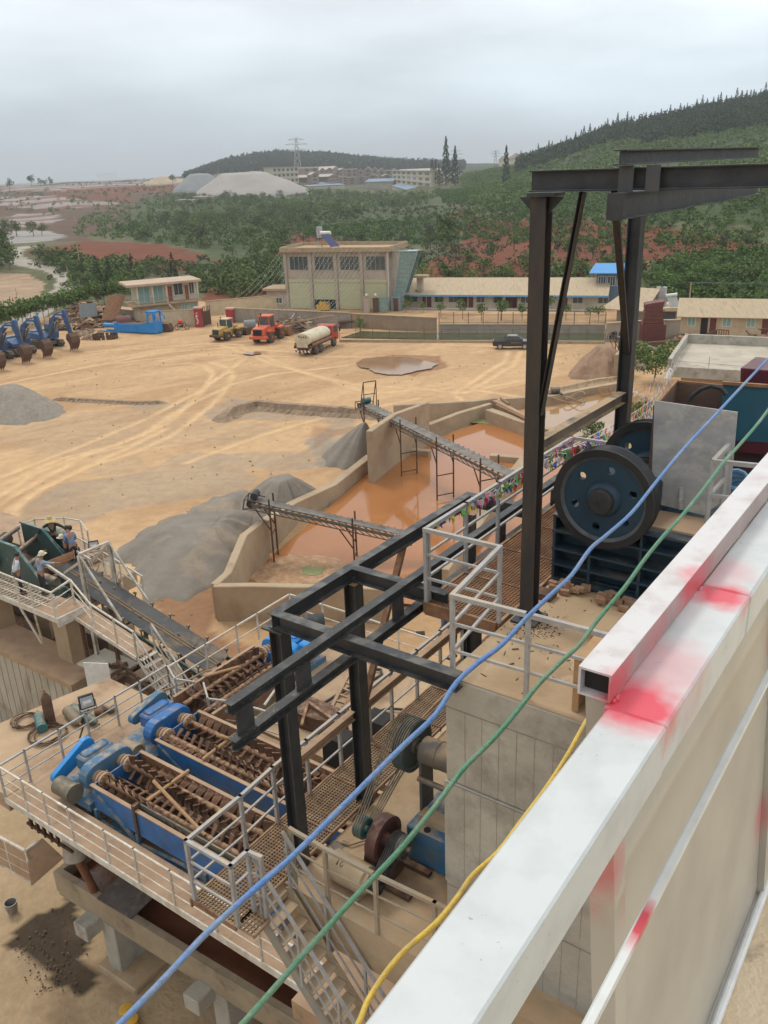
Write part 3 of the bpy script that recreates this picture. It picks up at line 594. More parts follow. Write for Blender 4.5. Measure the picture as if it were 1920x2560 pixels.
mCurt=M('teal_curtain',(.28,.44,.40),(.2,.36,.33),5,.6)
mRedP=M('red_pillar_paint',(.40,.035,.04),(.33,.03,.035),2,.6,dust=.2)
mBrick=M('bare_brick',(.29,.19,.155),(.24,.165,.13),.25,.9,c3=(.33,.27,.22),s3=.1)
mFarCr=M('pale_yellow_render',(.52,.47,.34),(.45,.4,.3),.2,.9)
mFarRf=M('far_roof',(.42,.37,.31),(.34,.29,.24),.2,.8)
mIron=M('dark_iron_fence',(.05,.045,.04),(.08,.07,.055),3,.7)
mCanal=M('canal_water',(.075,.085,.04),(.06,.07,.035),.3,.08,bump=.03,bs=3,spec=.4)
def build_box(t,M_,w,d,h,mat,name='wall',z0=-.4):return MB(M_).box(0,w,0,d,z0,h).build(name,mat,t)
def windows(t,M_,lst,mat=None,fr=None,dep=.06,bars=1):
 for x0,x1,z0,z1 in lst:
  m=MB(M_);f=.07
  for a in((x0-f,x1+f,z1,z1+f),(x0-f,x1+f,z0-f,z0),(x0-f,x0,z0,z1),(x1,x1+f,z0,z1)):m.box(a[0],a[1],-dep,.02,a[2],a[3])
  for k in range(bars):xm=x0+(x1-x0)*(k+1)/(bars+1);m.box(xm-.03,xm+.03,-dep*.8,.02,z0,z1)
  fo=m.build('window',fr or mWhite,t)
  MB(M_).box(x0,x1,-.012,.03,z0,z1).build('pane',mat or mGlass,fo)
def doors(t,M_,lst,mat):
 for x0,x1,z0,z1 in lst:
  d=MB(M_).box(x0,x1,-.05,.03,z0,z1).build('door',mat,t);MB(M_).box(x1-.2,x1-.12,-.09,-.052,z0+(z1-z0)*.45,z0+(z1-z0)*.52).build('handle',mIron,d)
a,b=P(2,290,975),P(2,885,985);Mw=FR(a,b);W=(b-a).length;HW=ZT(2,640,a)
t=thing('warehouse','two-storey warehouse with four pale green shutters and four upper windows','building',a)
build_box(t,Mw,W,9,HW,mPinkW);z1=ZT(2,800,a);zw0,zw1=ZT(2,745,a),ZT(2,668,a);bay=W/4
for i in range(4):
 m=MB(Mw);x0,x1=i*bay+.45,(i+1)*bay-.25;zb=.1 if i!=1 else ZT(2,918,a)
 n=int((z1-zb-.5)/.35)
 for k in range(n):zz=zb+(z1-.6-zb)*k/n;m.box(x0,x1,-.10-.02*(k%2),.02,zz,zz+(z1-.6-zb)/n)
 m.build('shutter',mShut,t)
 MB(Mw).box(x0,x1,-.2,.02,z1-.55,z1).build('shutter_box',mShut,t)
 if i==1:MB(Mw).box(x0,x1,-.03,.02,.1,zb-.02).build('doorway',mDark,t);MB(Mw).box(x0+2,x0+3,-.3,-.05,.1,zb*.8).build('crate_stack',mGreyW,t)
for i in range(5):MB(Mw).box(max(-.25,i*bay-.3),min(W+.25,i*bay+.25),-.3,.02,-.3,HW-.05).build('pilaster',mPinkW,t)
windows(t,Mw,[(i*bay+.9,(i+1)*bay-.55,zw0,zw1)for i in range(4)],bars=3,fr=mPinkW)
m=MB(Mw);m.box(-.7,W+.7,-.8,9.7,HW,HW+.35);m.box(-.7,W+.7,-.8,-.5,HW+.352,HW+.8);m.box(-.7,W+.7,9.4,9.7,HW+.352,HW+.95);m.box(-.7,-.4,-.498,9.398,HW+.352,HW+.9);m.box(W+.4,W+.7,-.498,9.398,HW+.352,HW+.9)
m.build('roof',mConcD,t)
MB(Mw).cyl((W+.1,-.36,0),(W+.1,-.36,HW),.07,8).build('downpipe',mWhite,t)
x=W*.27;t2=thing('solar_water_heater','solar water heater with white tank and blue collector on the warehouse roof','solar heater',Mw@V((x,5,HW+.35)))
MB(Mw).cyl((x-.1,4.9,HW+2.9),(x+1.9,4.9,HW+2.9),.32,14).build('tank',mWhite,t2,smooth=True)
MB(Mw).hexa([(x,4.5,HW+2.6),(x+.2,4.4,HW+2.5),(x+2.9,2.8,HW+.6),(x+2.7,2.9,HW+.6),(x+1.6,4.5,HW+2.7),(x+1.8,4.4,HW+2.6),(x+4.4,2.8,HW+.7),(x+4.2,2.9,HW+.7)]).build('collector',M('solar_blue',(.03,.05,.13),(.06,.08,.18),6,.2),t2)
m=MB(Mw)
for q in((x,5),(x+1.8,5),(x+2.7,3),(x+4.2,3)):m.bar((q[0],q[1],HW+.352),(q[0]if q[1]>4 else q[0]-2.5,4.9,HW+2.7),.08)
m.build('frame',mRedP,t2)
o=MB(Mw).cyl((x-.8,6,HW+2.0),(x-.8,6,HW+3.9),.55,16).bar((x-1.1,6,HW+.352),(x-1.1,6,HW+2.0),.1).bar((x-.5,6,HW+.352),(x-.5,6,HW+2.0),.1).build('water_tank',mSteelPl,None,True);tag(o,'upright steel water tank behind the solar heater on the warehouse roof','water tank')
t=thing('glass_staircase','sloping teal glass staircase on the right end of the warehouse','staircase',Mw@V((W+.6,2,0)))
zs0,zs1=ZT(2,860,b),ZT(2,640,b)
for y0,nm in((.4,'glass_side'),(3.0,'glass_side')):
 MB(Mw).hexa([(W+.8,y0,zs0-1.9),(W+2.4,y0,zs0-1.9),(W+2.4,y0+.06,zs0-1.9),(W+.8,y0+.06,zs0-1.9),(W+2.2,y0,zs1-.1),(W+5.4,y0,zs1-.1),(W+5.4,y0+.06,zs1-.1),(W+2.2,y0+.06,zs1-.1)]).build(nm,mGlassT,t)
m=MB(Mw)
for k in range(9):
 q=k/8;m.bar((W+.8+1.5*q,.36,zs0-.3+(zs1-zs0)*q),(W+2.4+3*q,.36,zs0-.3+(zs1-zs0)*q),.07)
m.bar((W+.8,.36,zs0-1.9),(W+2.2,.36,zs1),.1);m.bar((W+2.4,.36,zs0-1.9),(W+5.4,.36,zs1),.1);m.build('frame',mGalv,t)
m=MB(Mw);m.box(W+.7,W+2.4,-1.2,.3,0,zs0-1.2);m.build('entrance_box',mGlassT,t)
MB(Mw).box(W+1.2,W+2.1,-1.26,-1.202,0,2.3).build('door',mDoor,t)
MB(Mw).box(W-2.2,W+.6,-2.6,-2.5,.1,2.6).build('glass_screen',mGlassT,t)
MB(Mw).box(W+.8,W+5.2,.3,3.2,zs1-.02,zs1+.1).build('roof',mGlassT,t)
MB(Mw).box(W+4.2,W+5.2,3.4,4.4,0,zs0+1.6).build('pier',mPinkW,t)
MB(Mw).box(W+3.7,W+6.2,2.9,5,zs0+1.602,zs0+2.0).build('canopy',mConcD,t)
mPen=M('pennant_white',(.55,.6,.56),(.3,.42,.33),12,.8)
wt=[Mw@V((W*k/23-.3,-.85,HW+.5))for k in range(23)]
for k,p in enumerate(wt):
 q=P(2,10+24*k,985+(k%3)*3,.5)if k>7 else P(1,1370+40*k,930,.6);m=MB()
 pts=[p.lerp(q,i/12)-V((0,0,.8*math.sin(math.pi*i/12)))for i in range(13)];m.tube(pts,.012,3,False)
 for i in range(30):
  s_=(i+.5)/30;c=p.lerp(q,s_)-V((0,0,.8*math.sin(math.pi*s_)));e_=(q-p).normalized()*.12;n_=V((.05,-.05,0));dn=V((0,0,-.24))
  i0=m.addv([c-e_,c+e_,c+dn,c-e_+n_*.1,c+e_+n_*.1,c+dn+n_*.1]);m.face((i0,i0+1,i0+2));m.face((i0+5,i0+4,i0+3))
 o=m.build('pennant_string',mPen);tag(o,'string of small white pennants running down from the warehouse roof edge','pennant string','pennant strings on the warehouse')
a,b=P(2,165,975),P(2,282,975);t=thing('annex','low pink annex at the left end of the warehouse','annex',a)
M_=FR(a,b);w_=(b-a).length;h_=ZT(2,868,a);build_box(t,M_,w_,5,h_,mPinkW);MB(M_).box(-.6,w_+.1,-.6,5.4,h_+.002,h_+.4).build('roof',mConcD,t);windows(t,M_,[(w_*.45,w_*.75,1,2)])
a,b=P(2,975,968),P(3,700,1358);M_=FR(a,b);w_=(b-a).length;h_=ZT(2,893,a)
t=thing('dormitory','long single-storey dormitory with blue fascia behind the round saplings','building',a)
build_box(t,M_,w_,6,h_,mCreamL)
xs_=lambda g,x:(P(g,x,970 if g==2 else 1355)-a).dot(M_.to_3x3()@V((1,0,0)))
MB(M_).hexa([(-.5,-1.4,h_+.1),(w_+.3,-1.4,h_+.1),(w_+.3,6.5,h_+2.1),(-.5,6.5,h_+2.1),(-.5,-1.4,h_+.22),(w_+.3,-1.4,h_+.22),(w_+.3,6.5,h_+2.25),(-.5,6.5,h_+2.25)]).build('roof',mRoofC,t)
MB(M_).box(-.5,w_+.3,-1.48,-1.402,h_-.1,h_+.2).build('fascia',M('pale_blue_fascia',(.13,.33,.55),None,1,.5),t)
doors(t,M_,[(xs_(2,x)-.42,xs_(2,x)+.42,.1,2.2)for x in(1087,1120,1335,1370,1590,1625)]+[(xs_(3,x)-.42,xs_(3,x)+.42,.1,2.2)for x in(122,157,455)],mDoor)
windows(t,M_,[(xs_(2,x)-.8,xs_(2,x)+.8,1,2.2)for x in(1025,1180,1265,1430,1530)]+[(xs_(3,x)-.8,xs_(3,x)+.8,1,2.2)for x in(60,220,350,530,680)],fr=mCreamL)
for g,x in((2,1150),(2,1460),(3,90),(3,420),(3,600)):MB(M_).cyl((xs_(g,x),-1.3,0),(xs_(g,x),-1.3,h_),.06,6).build('porch_post',mGalv,t)
m=MB(M_);m.box(0,w_-1,-3.2,-1.6,-.2,.25);tag(m.build('terrace',mGreyW),'low paved terrace edge running along the dormitory front','terrace')
x0=xs_(3,610);x1=xs_(3,835);t=thing('rooftop_cabin','cabin with bright blue sheet roof at the right end of the dormitory','cabin',M_@V((x0,3,0)))
z_=h_+1.2;MB(M_).box(x0+.5,x1,4,9,-.3,z_+2).build('wall',M('blue_grey_wall',(.12,.19,.28),None,1,.7),t);windows(t,M_@Matrix.Translation((0,4,0)),[(x0+.8+1.6*k,x0+2+1.6*k,z_,z_+1.5)for k in range(3)],bars=2)
MB(M_).hexa([(x0-.8,2.8,z_+2.05),(x1+.6,2.8,z_+2.05),(x1+.6,9.6,z_+3),(x0-.2,9.6,z_+3),(x0-.8,2.8,z_+2.2),(x1+.6,2.8,z_+2.2),(x1+.6,9.6,z_+3.15),(x0-.2,9.6,z_+3.15)]).build('roof',mRoofB,t)
a,b=P(3,760,1425),P(3,835,1435);M_=FR(a,b);h_=ZT(3,1335,a);t=thing('gabled_shed','small shed with cream sheet gable roof behind the gantry legs','shed',a)
build_box(t,M_,4.6,6,h_,mGreyW);MB(M_).hexa([(-2.3,-1.2,h_-.7),(6.2,-1.2,h_-.3),(4.9,4,h_+2.4),(-.6,4,h_+2.2),(-2.3,-1.2,h_-.55),(6.2,-1.2,h_-.15),(4.9,4,h_+2.55),(-.6,4,h_+2.35)]).build('roof',mRoofC,t)
MB(M_).box(1.4,2.4,-.05,.02,0,2.1).build('door',mIron,t)
a,b=P(3,905,1440),P(3,1115,1440);M_=FR(a,b);h_=ZT(3,1368,a);w_=(b-a).length
t=thing('flat_roofed_shed','low dark shed with flat pale roof left of the right-hand dormitory','shed',a);build_box(t,M_,w_,5,h_,mGreyW)
MB(M_).box(-.3,w_+.2,-.4,6,h_+.002,h_+.5).build('roof',mCream,t);MB(M_).box(.2,w_-.2,-.03,.02,.2,h_-.2).build('dark_front',M('dark_shed_front',(.07,.07,.07),None,2,.8),t)
HS=h_
for k,xx in enumerate((.52,.62)):
 o=MB(M_).cyl((w_*xx,3,h_+.502),(w_*xx,3,h_+3.2),.55,14).build('water_tank',mSteelPl,None,True);tag(o,('left' if k==0 else 'right')+' one of two upright steel water tanks on the flat-roofed shed','water tank')
t=thing('solar_water_heater','pale solar water heater on the flat-roofed shed beside the steel tanks','solar heater',M_@V((w_*.8,2,h_+.5)))
MB(M_).cyl((w_*.68,2,h_+2),(w_*1.0,2,h_+2.2),.26,12).build('tank',mWhite,t,True)
MB(M_).hexa([(w_*.7,1.8,h_+1.8),(w_*.98,1.8,h_+1.9),(w_*1.08,.3,h_+.55),(w_*.8,.3,h_+.55),(w_*.7,1.9,h_+1.9),(w_*.98,1.9,h_+2),(w_*1.08,.4,h_+.62),(w_*.8,.4,h_+.62)]).build('collector',M('dusty_glass',(.3,.29,.27),None,2,.3),t)
MB(M_).bar((w_*.72,2,h_+.502),(w_*.72,2,h_+1.8),.06).bar((w_*.95,2,h_+.502),(w_*.95,2,h_+1.9),.06).build('frame',mGalv,t)
a,b=P(3,1135,1505),P(3,1720,1520);M_=FR(a,b);w_=(b-a).length+3;h_=ZT(3,1403,a);S_=(b-a).length/(1720-1135)
t=thing('dormitory','cream dormitory with corrugated roof and maroon doors at the right edge','building',a)
build_box(t,M_,w_,6,h_,mCream)
MB(M_).hexa([(-.6,-.8,h_+.05),(w_,-.8,h_+.05),(w_,4,h_+2),(-.6,4,h_+2),(-.6,-.8,h_+.15),(w_,-.8,h_+.15),(w_,4,h_+2.1),(-.6,4,h_+2.1)]).build('roof',mRoofC,t)
X_=lambda x:(x-1135)*S_
windows(t,M_,[(X_(1178),X_(1222),1.25,2.5),(X_(1387),X_(1435),1.25,2.5),(X_(1530),X_(1575),1.25,2.5)],mat=mCurt)
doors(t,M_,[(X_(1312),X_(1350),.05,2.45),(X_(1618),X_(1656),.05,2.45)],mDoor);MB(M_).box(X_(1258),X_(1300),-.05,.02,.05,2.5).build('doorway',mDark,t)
a,c_,b=P(1,823,1068),P(1,930,1080),P(1,1215,1040);M_=FR(P(1,830,1075),P(1,1200,1035));w_=10.6;hs=ZT(1,955,a);hr=ZT(1,838,a)
t=thing('gatehouse','two-storey gatehouse with overhanging flat roof, teal curtains and outdoor stair','building',a)
MB(M_).box(0,w_,0,5,-.3,hs).build('wall',mCream,t)
MB(M_).box(-1.3,w_+.4,-1.2,5.3,hs+.002,hs+.3).build('balcony_slab',mConcD,t)
MB(M_).box(0.2,w_,.4,5,hs+.302,hr).build('upper_wall',mCreamL,t)
MB(M_).box(-1.6,w_+.6,-1.5,5.8,hr+.002,hr+.38).build('roof',M('pink_roof_edge',(.40,.27,.20),(.46,.36,.25),.8,.8),t)
MU=M_@Matrix.Translation((0,.4,0));windows(t,MU,[(.5,2.4,hs+.5,hr-.2),(3.0,4.7,hs+.5,hr-.2)],mat=mCurt);windows(t,MU,[(6.7,8.2,hs+1.2,hr-.2),(9.4,10.2,hs+1.2,hr-.2)])
doors(t,MU,[(5.6,6.3,hs+.32,hr-.6),(8.6,9.2,hs+.32,hr-.6)],mDoorO)
for xx in(.1,2.7,5.1,w_-.1):MB(M_).box(xx-.12,xx+.12,-1.0,-.76,hs+.302,hr).build('column',mCreamL,t)
m=MB(M_)
for k in range(40):xx=-1.1+k*.3;m.bar((xx,-1.1,hs+.302),(xx,-1.1,hs+1.2),.03)
m.bar((-1.2,-1.1,hs+1.2),(w_+.3,-1.1,hs+1.2),.05);m.build('balcony_rail',mGreyW,t)
windows(t,M_,[(7.6,8.5,.9,hs-.4),(9,10.3,.9,hs-.4)],mat=mCurt)
m=MB(M_)
for k in range(9):m.box(5+k*.28,5.3+k*.28,-2.1,-1.25,hs-(k+1)*hs/9.5,hs-k*hs/9.5)
m.build('stair',mCream,t)
def wallrun(label,pts,h,th=.25,mat=None,cap=True,name='compound_wall',pil=0):
 t=thing(name,label,'wall',pts[0]);m=MB();mc=MB();mp_=MB()
 for p,q in zip(pts,pts[1:]):
  d=(q-p);d.z=0;n_=V((-d.y,d.x,0)).normalized()*th/2;hh=h
  m.hexa([p-n_-V((0,0,.3)),q-n_-V((0,0,.3)),q+n_-V((0,0,.3)),p+n_-V((0,0,.3)),p-n_+V((0,0,hh)),q-n_+V((0,0,hh)),q+n_+V((0,0,hh)),p+n_+V((0,0,hh))])
  if cap:k=n_*1.6;z=V((0,0,hh+.003));z2=V((0,0,hh+.15));mc.hexa([p-k+z,q-k+z,q+k+z,p+k+z,p-k+z2,q-k+z2,q+k+z2,p+k+z2])
  if pil:
   cnt=int(d.length/pil);
   for i in range(cnt+1):c=p+d*(i/max(1,cnt));u=d.normalized()*.2;k=n_*1.5;mp_.hexa([c-u-k,c+u-k,c+u+k,c-u+k,c-u-k+V((0,0,hh-.003)),c+u-k+V((0,0,hh-.003)),c+u+k+V((0,0,hh-.003)),c-u+k+V((0,0,hh-.003))])
 m.build('wall_face',mat or mGreyW,t)
 if cap:mc.build('coping',mConcD,t)
 if pil:mp_.build('pilasters',mat or mGreyW,t)
 return t
p=P(1,930,1083);q=P(1,1165,1078);wallrun('cream yard wall between the gatehouse and the red gate pillar',[P(1,835,1070),p,q],ZT(1,992,p),.25,mCream)
p=P(1,1225,1015);q=P(1,1495,990);r_=P(2,282,968);wallrun('long cream boundary wall running from the gate to the warehouse',[p,q,r_],ZT(1,935,p),.25,mCream)
LBL='grey panelled wall behind the loaders ending at the right-hand red pillar'
pa,pb,pc=P(1,1385,1055),P(2,655,1088),P(2,1165,1117)
wallrun(LBL,[pa,pb],ZT(2,1003,pb),.25,mGreyW,pil=4.5)
wallrun('tan wall between the tanker truck and the black pickup',[pb+V((.3,0,0)),pc],ZT(2,1008,pb),.25,M('tan_wall',(.33,.245,.165),(.28,.2,.135),.7,.9,c3=(.2,.15,.1),s3=.6))
pd=P(3,692,1500);hlow=ZT(2,1072,pc);wallrun('low retaining wall under the iron fence',[pc+V((.3,0,0)),pd],hlow,.25,mGreyW)
def ironfence(label,p,q,z0,h,n,group=None,sp=.16):
 t=thing('iron_fence',label,'fence',p,group);m=MB();d=q-p;L_=d.length
 for i in range(n+1):c=p+d*(i/n);m2=MB();m2 .bar(c+V((0,0,z0)),c+V((0,0,z0+h*1.12)),.1);m2 .build('post',mIron,t)
 k=int(L_/sp)
 for i in range(k):c=p+d*(i/k);m.bar(c+V((0,0,z0)),c+V((0,0,z0+h)),.03)
 for zz in(.12,.85):m.bar(p+V((0,0,z0+h*zz)),q+V((0,0,z0+h*zz)),.05)
 m.build('bars',mIron,t);return t
ironfence('dark iron fence of upright bars on the low wall in front of the dormitory',pc+V((.4,0,0)),pd,hlow+.15,ZT(2,1010,pc)-hlow,11)
c0,c1=P(2,590,1172),P(3,695,1562);c2_,c3_=P(3,692,1505),P(2,655,1100)
m=MB();m.slab([P(2,600,1150),c1+V((0,.4,0)),c2_,P(2,1165,1122),P(2,720,1112)],.06,.1);tag(m.build('canal_water',mCanal),kind='structure')
wallrun('low pale kerb along the near side of the canal',[c0,c1],.35,.3,mConcD,False,'kerb')
t=thing('wire_fence','thin wire fence on slender posts along the canal kerb','fence',c0);m=MB();d=c1-c0
for i in range(31):c=c0+d*i/30;MB().bar(c+V((0,.1,.2)),c+V((0,.1,2.0)),.06).build('post',mIron,t)if i%2==0 else None
for zz in(.7,1.2,1.9):m.bar(c0+V((0,.1,zz)),c1+V((0,.1,zz)),.03)
m.build('wires',mIron,t)
for k,(x,y,yt,lb)in enumerate(((1180,1085,978,'left red gate pillar with white lettering beside the cream yard wall'),(1365,1060,982,'right red gate pillar with pale cap behind the yellow loader'))):
 p=P(1,x,y);h_=ZT(1,yt,p);t=thing('gate_pillar',lb,'pillar',p);M_=FA(p,-.1)
 MB(M_).box(-.65,.65,0,1.3,-.2,h_).build('shaft',mRedP,t);MB(M_).box(-.8,.8,-.15,1.45,h_+.002,h_+.25).build('cap',M('pillar_cap',(.5,.3,.22),None,2,.8),t)
 m=MB(M_);rr=random.Random(k)
 for i in range(7):
  z=h_*.8-i*h_*.095
  for j in range(4):xx=-.42+rr.random()*.22;m.box(xx,xx+.08+rr.random()*.22,-.02,-.003,z-rr.random()*.25,z-rr.random()*.25+.07)
 if k==0:m.build('lettering',mWhite,t)
p,q=P(1,1205,1083),P(1,1253,1070);t=thing('gate_leaf','tall rusty sheet gate leaf beside the left red pillar','gate',p);M_=FR(p,q);w_=(q-p).length;h_=ZT(1,990,p)
MB(M_).box(0,w_,0,.08,.15,h_*.95).build('panel',mRustD,t);m=MB(M_)
for k in range(6):m.bar((w_*k/5,.04,0),(w_*k/5,.04,h_*1.25),.08)
m.build('bars',mIron,t)
p,q=P(3,695,1552),P(3,1130,1530);wallrun('grey wall behind the red scrap machine at the canal end',[p,P(3,835,1540),q],ZT(3,1445,p),.4,M('plain_grey_wall',(.36,.31,.25),(.3,.26,.2),.6,.9))
a,b=P(3,1065,1790),P(3,1500,1850)
q0=P(3,1060,1700,6.5);q1=P(3,1500,1725,6.5);M_=FR(V((q0 .x,q0 .y,0)),V((q1 .x,q1 .y,0)));w_=16;zt=6.5
t=thing('terrace_building','flat concrete roof terrace with low parapet beyond the crusher','building',(q0 .x,q0 .y,0))
MB(M_).box(1.2,w_,.8,12,-.3,zt-.9).build('wall',M('ochre_wall',(.5,.34,.17),(.42,.29,.16),.7,.9),t)
MB(M_).box(0,w_,0,12.5,zt-.9+.002,zt-.15).build('roof_slab',mConc,t)
m=MB(M_);m.box(0,w_,12.1,12.5,zt-.148,zt+.75);m.box(0,.35,.3,12.098,zt-.148,zt+.7);m.box(0,w_,0,.3,zt-.148,zt+.05);m.build('parapet',mConc,t)
MB(M_).box(.36,w_,.31,12.09,zt-.147,zt-.12).build('roof_surface',M('screed',(.47,.42,.34),(.38,.33,.26),.5,.9,c3=(.28,.25,.2),s3=.4),t)
o=MB(M_).cyl((.5,-.2,zt-.1),(.15,-.5,zt-1.0),.28,14).build('vent_pipe',mWhite,None,True);tag(o,'short white pipe elbow at the corner of the roof terrace','pipe')
m=MB(M_)
for k in range(6):m.bar((3.5+.001*k,.1,zt),(3.5,.1,zt+1.1),.03)
m.bar((0,.15,zt+.55),(9,.15,zt+.35),.02);tag(m.build('roof_wire',mIron),'thin wire and stake along the near edge of the roof terrace','wire')
o=MB(M_).box(9.6,13,.6,4,zt-.1,zt+1.6).build('roof_box',M('pale_grey_box',(.5,.5,.5),(.4,.4,.4),1,.7));tag(o,'pale grey box standing on the right side of the roof terrace','box')
def house(label,gx0,gx1,gy,gtop,g=21,kind='gable',mat=None,group=None,D=None):
 a=G(g,gx0,432);b=G(g,gx1,432)
 k=(a.length+D)/a.length;a=a*k;b=b*k;a.z=b.z=hz(a.x,a.y)
 b.z=a.z;M_=FR(a,b);w_=(b-a).length;h_=ZT(g,gtop,a)-a.z;dp=w_*.9
 t=thing('village_house',label,'house',a,group);MB(M_).box(0,w_,0,dp,-6,h_*.82).build('wall',mat or mBrick,t)
 n=max(1,int(w_/7));fl=3
 for j in range(fl):
  for i in range(n):
   x=w_*(i+.5)/n;z=h_*.82*(j+.35)/fl;MB(M_).box(x-w_/n*.2,x+w_/n*.2,-.25,.05,z,z+h_*.15).build('window',mGlass,t)
 if kind=='gable':
  MB(M_).prism([(-w_*.06,h_*.8),(w_*.5,h_),(w_*1.06,h_*.8),(w_*1.06,h_*.83),(w_*.5,h_*1.04),(-w_*.06,h_*.83)],-.8,dp+.5).build('roof',mFarRf,t)
  MB(M_).prism([(0,h_*.8),(w_*.5,h_*.98),(w_,h_*.8)],.05,.3).build('gable',mat or mBrick,t)
 else:MB(M_).box(-w_*.03,w_*1.03,-1,dp,h_*.82,h_*.9).build('roof',mFarRf,t)
 return t
VL=[(370,515,390,238),(515,575,360,262),(575,640,360,258),(640,700,350,245),(700,765,355,262),(765,870,380,252),(870,930,380,268),(930,1000,375,250),(1000,1060,380,254),(1060,1125,390,262),(1125,1185,390,262),(1185,1240,380,268),(1240,1290,370,275),(955,1055,400,320),(1095,1185,400,318),(770,860,410,335),(860,945,410,332),(515,600,400,320),(600,690,410,318),(440,515,420,300),(690,770,415,330),(1290,1345,360,272)]
for i,(x0,x1,y0,y1)in enumerate(VL):
 house('unfinished brown brick house in the dense village below the far hill',x0,x1-4,y0+22,y1,kind='gable' if i%5 else 'flat',group='brick houses of the far village',D=70+(400-y0)*3.2+(i%3)*8)
def flatblock(label,x0,x1,yb,yt,nf,g=21,mat=None,D=60,wins=5):
 a=G(g,x0,440);b=G(g,x1,440);k=(a.length+D)/a.length;a=a*k;b=b*k;a.z=b.z=hz(a.x,a.y);M_=FR(a,b);w_=(b-a).length;h_=ZT(g,yt,a)-a.z
 t=thing('apartment_block',label,'building',a);MB(M_).box(0,w_,0,12,-6,h_).build('wall',mat or mFarCr,t)
 for j in range(nf):
  for i in range(wins):x=w_*(i+.5)/wins;z=h_*(j+.35)/nf;MB(M_).box(x-w_/wins*.25,x+w_/wins*.25,-.3,.05,z,z+h_/nf*.45).build('window',mGlass,t)
  MB(M_).box(-.3,w_+.3,-.8 if j%2 else-.35,.1,h_*(j+1)/nf-.5,h_*(j+1)/nf-.05).build('ledge',mFarRf,t)
 MB(M_).box(-.8,w_+.8,-1.2,12.5,h_+.002,h_+.8).build('roof',mFarRf,t);return t
flatblock('pale yellow three-storey block at the left end of the village behind the gravel mound',90,325,395,258,3,wins=6)
flatblock('cream four-storey block with balconies beside the tall cypresses',1190,1540,450,285,4,wins=7,D=10)
for k,(x0,x1,yb,yt,lb)in enumerate(((410,745,452,418,'long low shed with blue roof in front of the village'),(935,1190,450,365,'grey hall with pale blue roof right of the village centre'),(1185,1320,458,405,'small blue-roofed shed at the foot of the cream block'),(520,600,430,395,'tiny cream hut behind the low blue shed'))):
 a=G(21,x0,yb);b=G(21,x1,yb);b.z=a.z;M_=FR(a,b);w_=(b-a).length;h_=ZT(21,yt,a)-a.z
 t=thing('shed',lb,'shed',a);MB(M_).box(0,w_,0,9,-6,h_*.7).build('wall',mFarCr if k!=1 else mFarRf,t);MB(M_).hexa([(-.5,-1,h_*.7),(w_+.5,-1,h_*.7),(w_+.5,9,h_),(-.5,9,h_),(-.5,-1,h_*.75),(w_+.5,-1,h_*.75),(w_+.5,9,h_*1.05),(-.5,9,h_*1.05)]).build('roof',M('far_blue_roof',(.12,.2,.32),(.2,.27,.36),.2,.6),t)
for g,x0,x1,yb,yt,lb in((1,1050,1145,355,330,'low white farm building with pale roof left of the trees'),(1,1145,1225,345,310,'taller white farm building behind the low one'),(1,575,690,205,178,'flat pale building on the left skyline')):
 a=G(g,x0,yb);b=G(g,x1,yb);b.z=a.z;M_=FR(a,b);w_=(b-a).length;h_=ZT(g,yt,a)-a.z;t=thing('farm_building',lb,'building',a)
 MB(M_).box(0,w_,0,7,-4,h_*.8).build('wall',mFarCr,t);MB(M_).box(-.5,w_+.5,-1,7.5,h_*.8+.002,h_).build('roof',mFarRf,t);windows(t,M_,[(w_*.2,w_*.35,h_*.2,h_*.6),(w_*.6,w_*.75,h_*.2,h_*.6)])
a=G(3,62,500);b=G(3,225,495);b.z=a.z;M_=FR(a,b);w_=(b-a).length;h_=ZT(3,455,a)-a.z;t=thing('hillside_house','pale house with grey gable roofs on the slope left of the gantry','house',a)
MB(M_).box(0,w_,0,12,-5,h_*.6).build('wall',mFarCr,t);MB(M_).prism([(-1,h_*.55),(w_*.3,h_),(w_*.6,h_*.7),(w_*.8,h_*.95),(w_+1,h_*.55)],-1,12).build('roof',mFarRf,t)
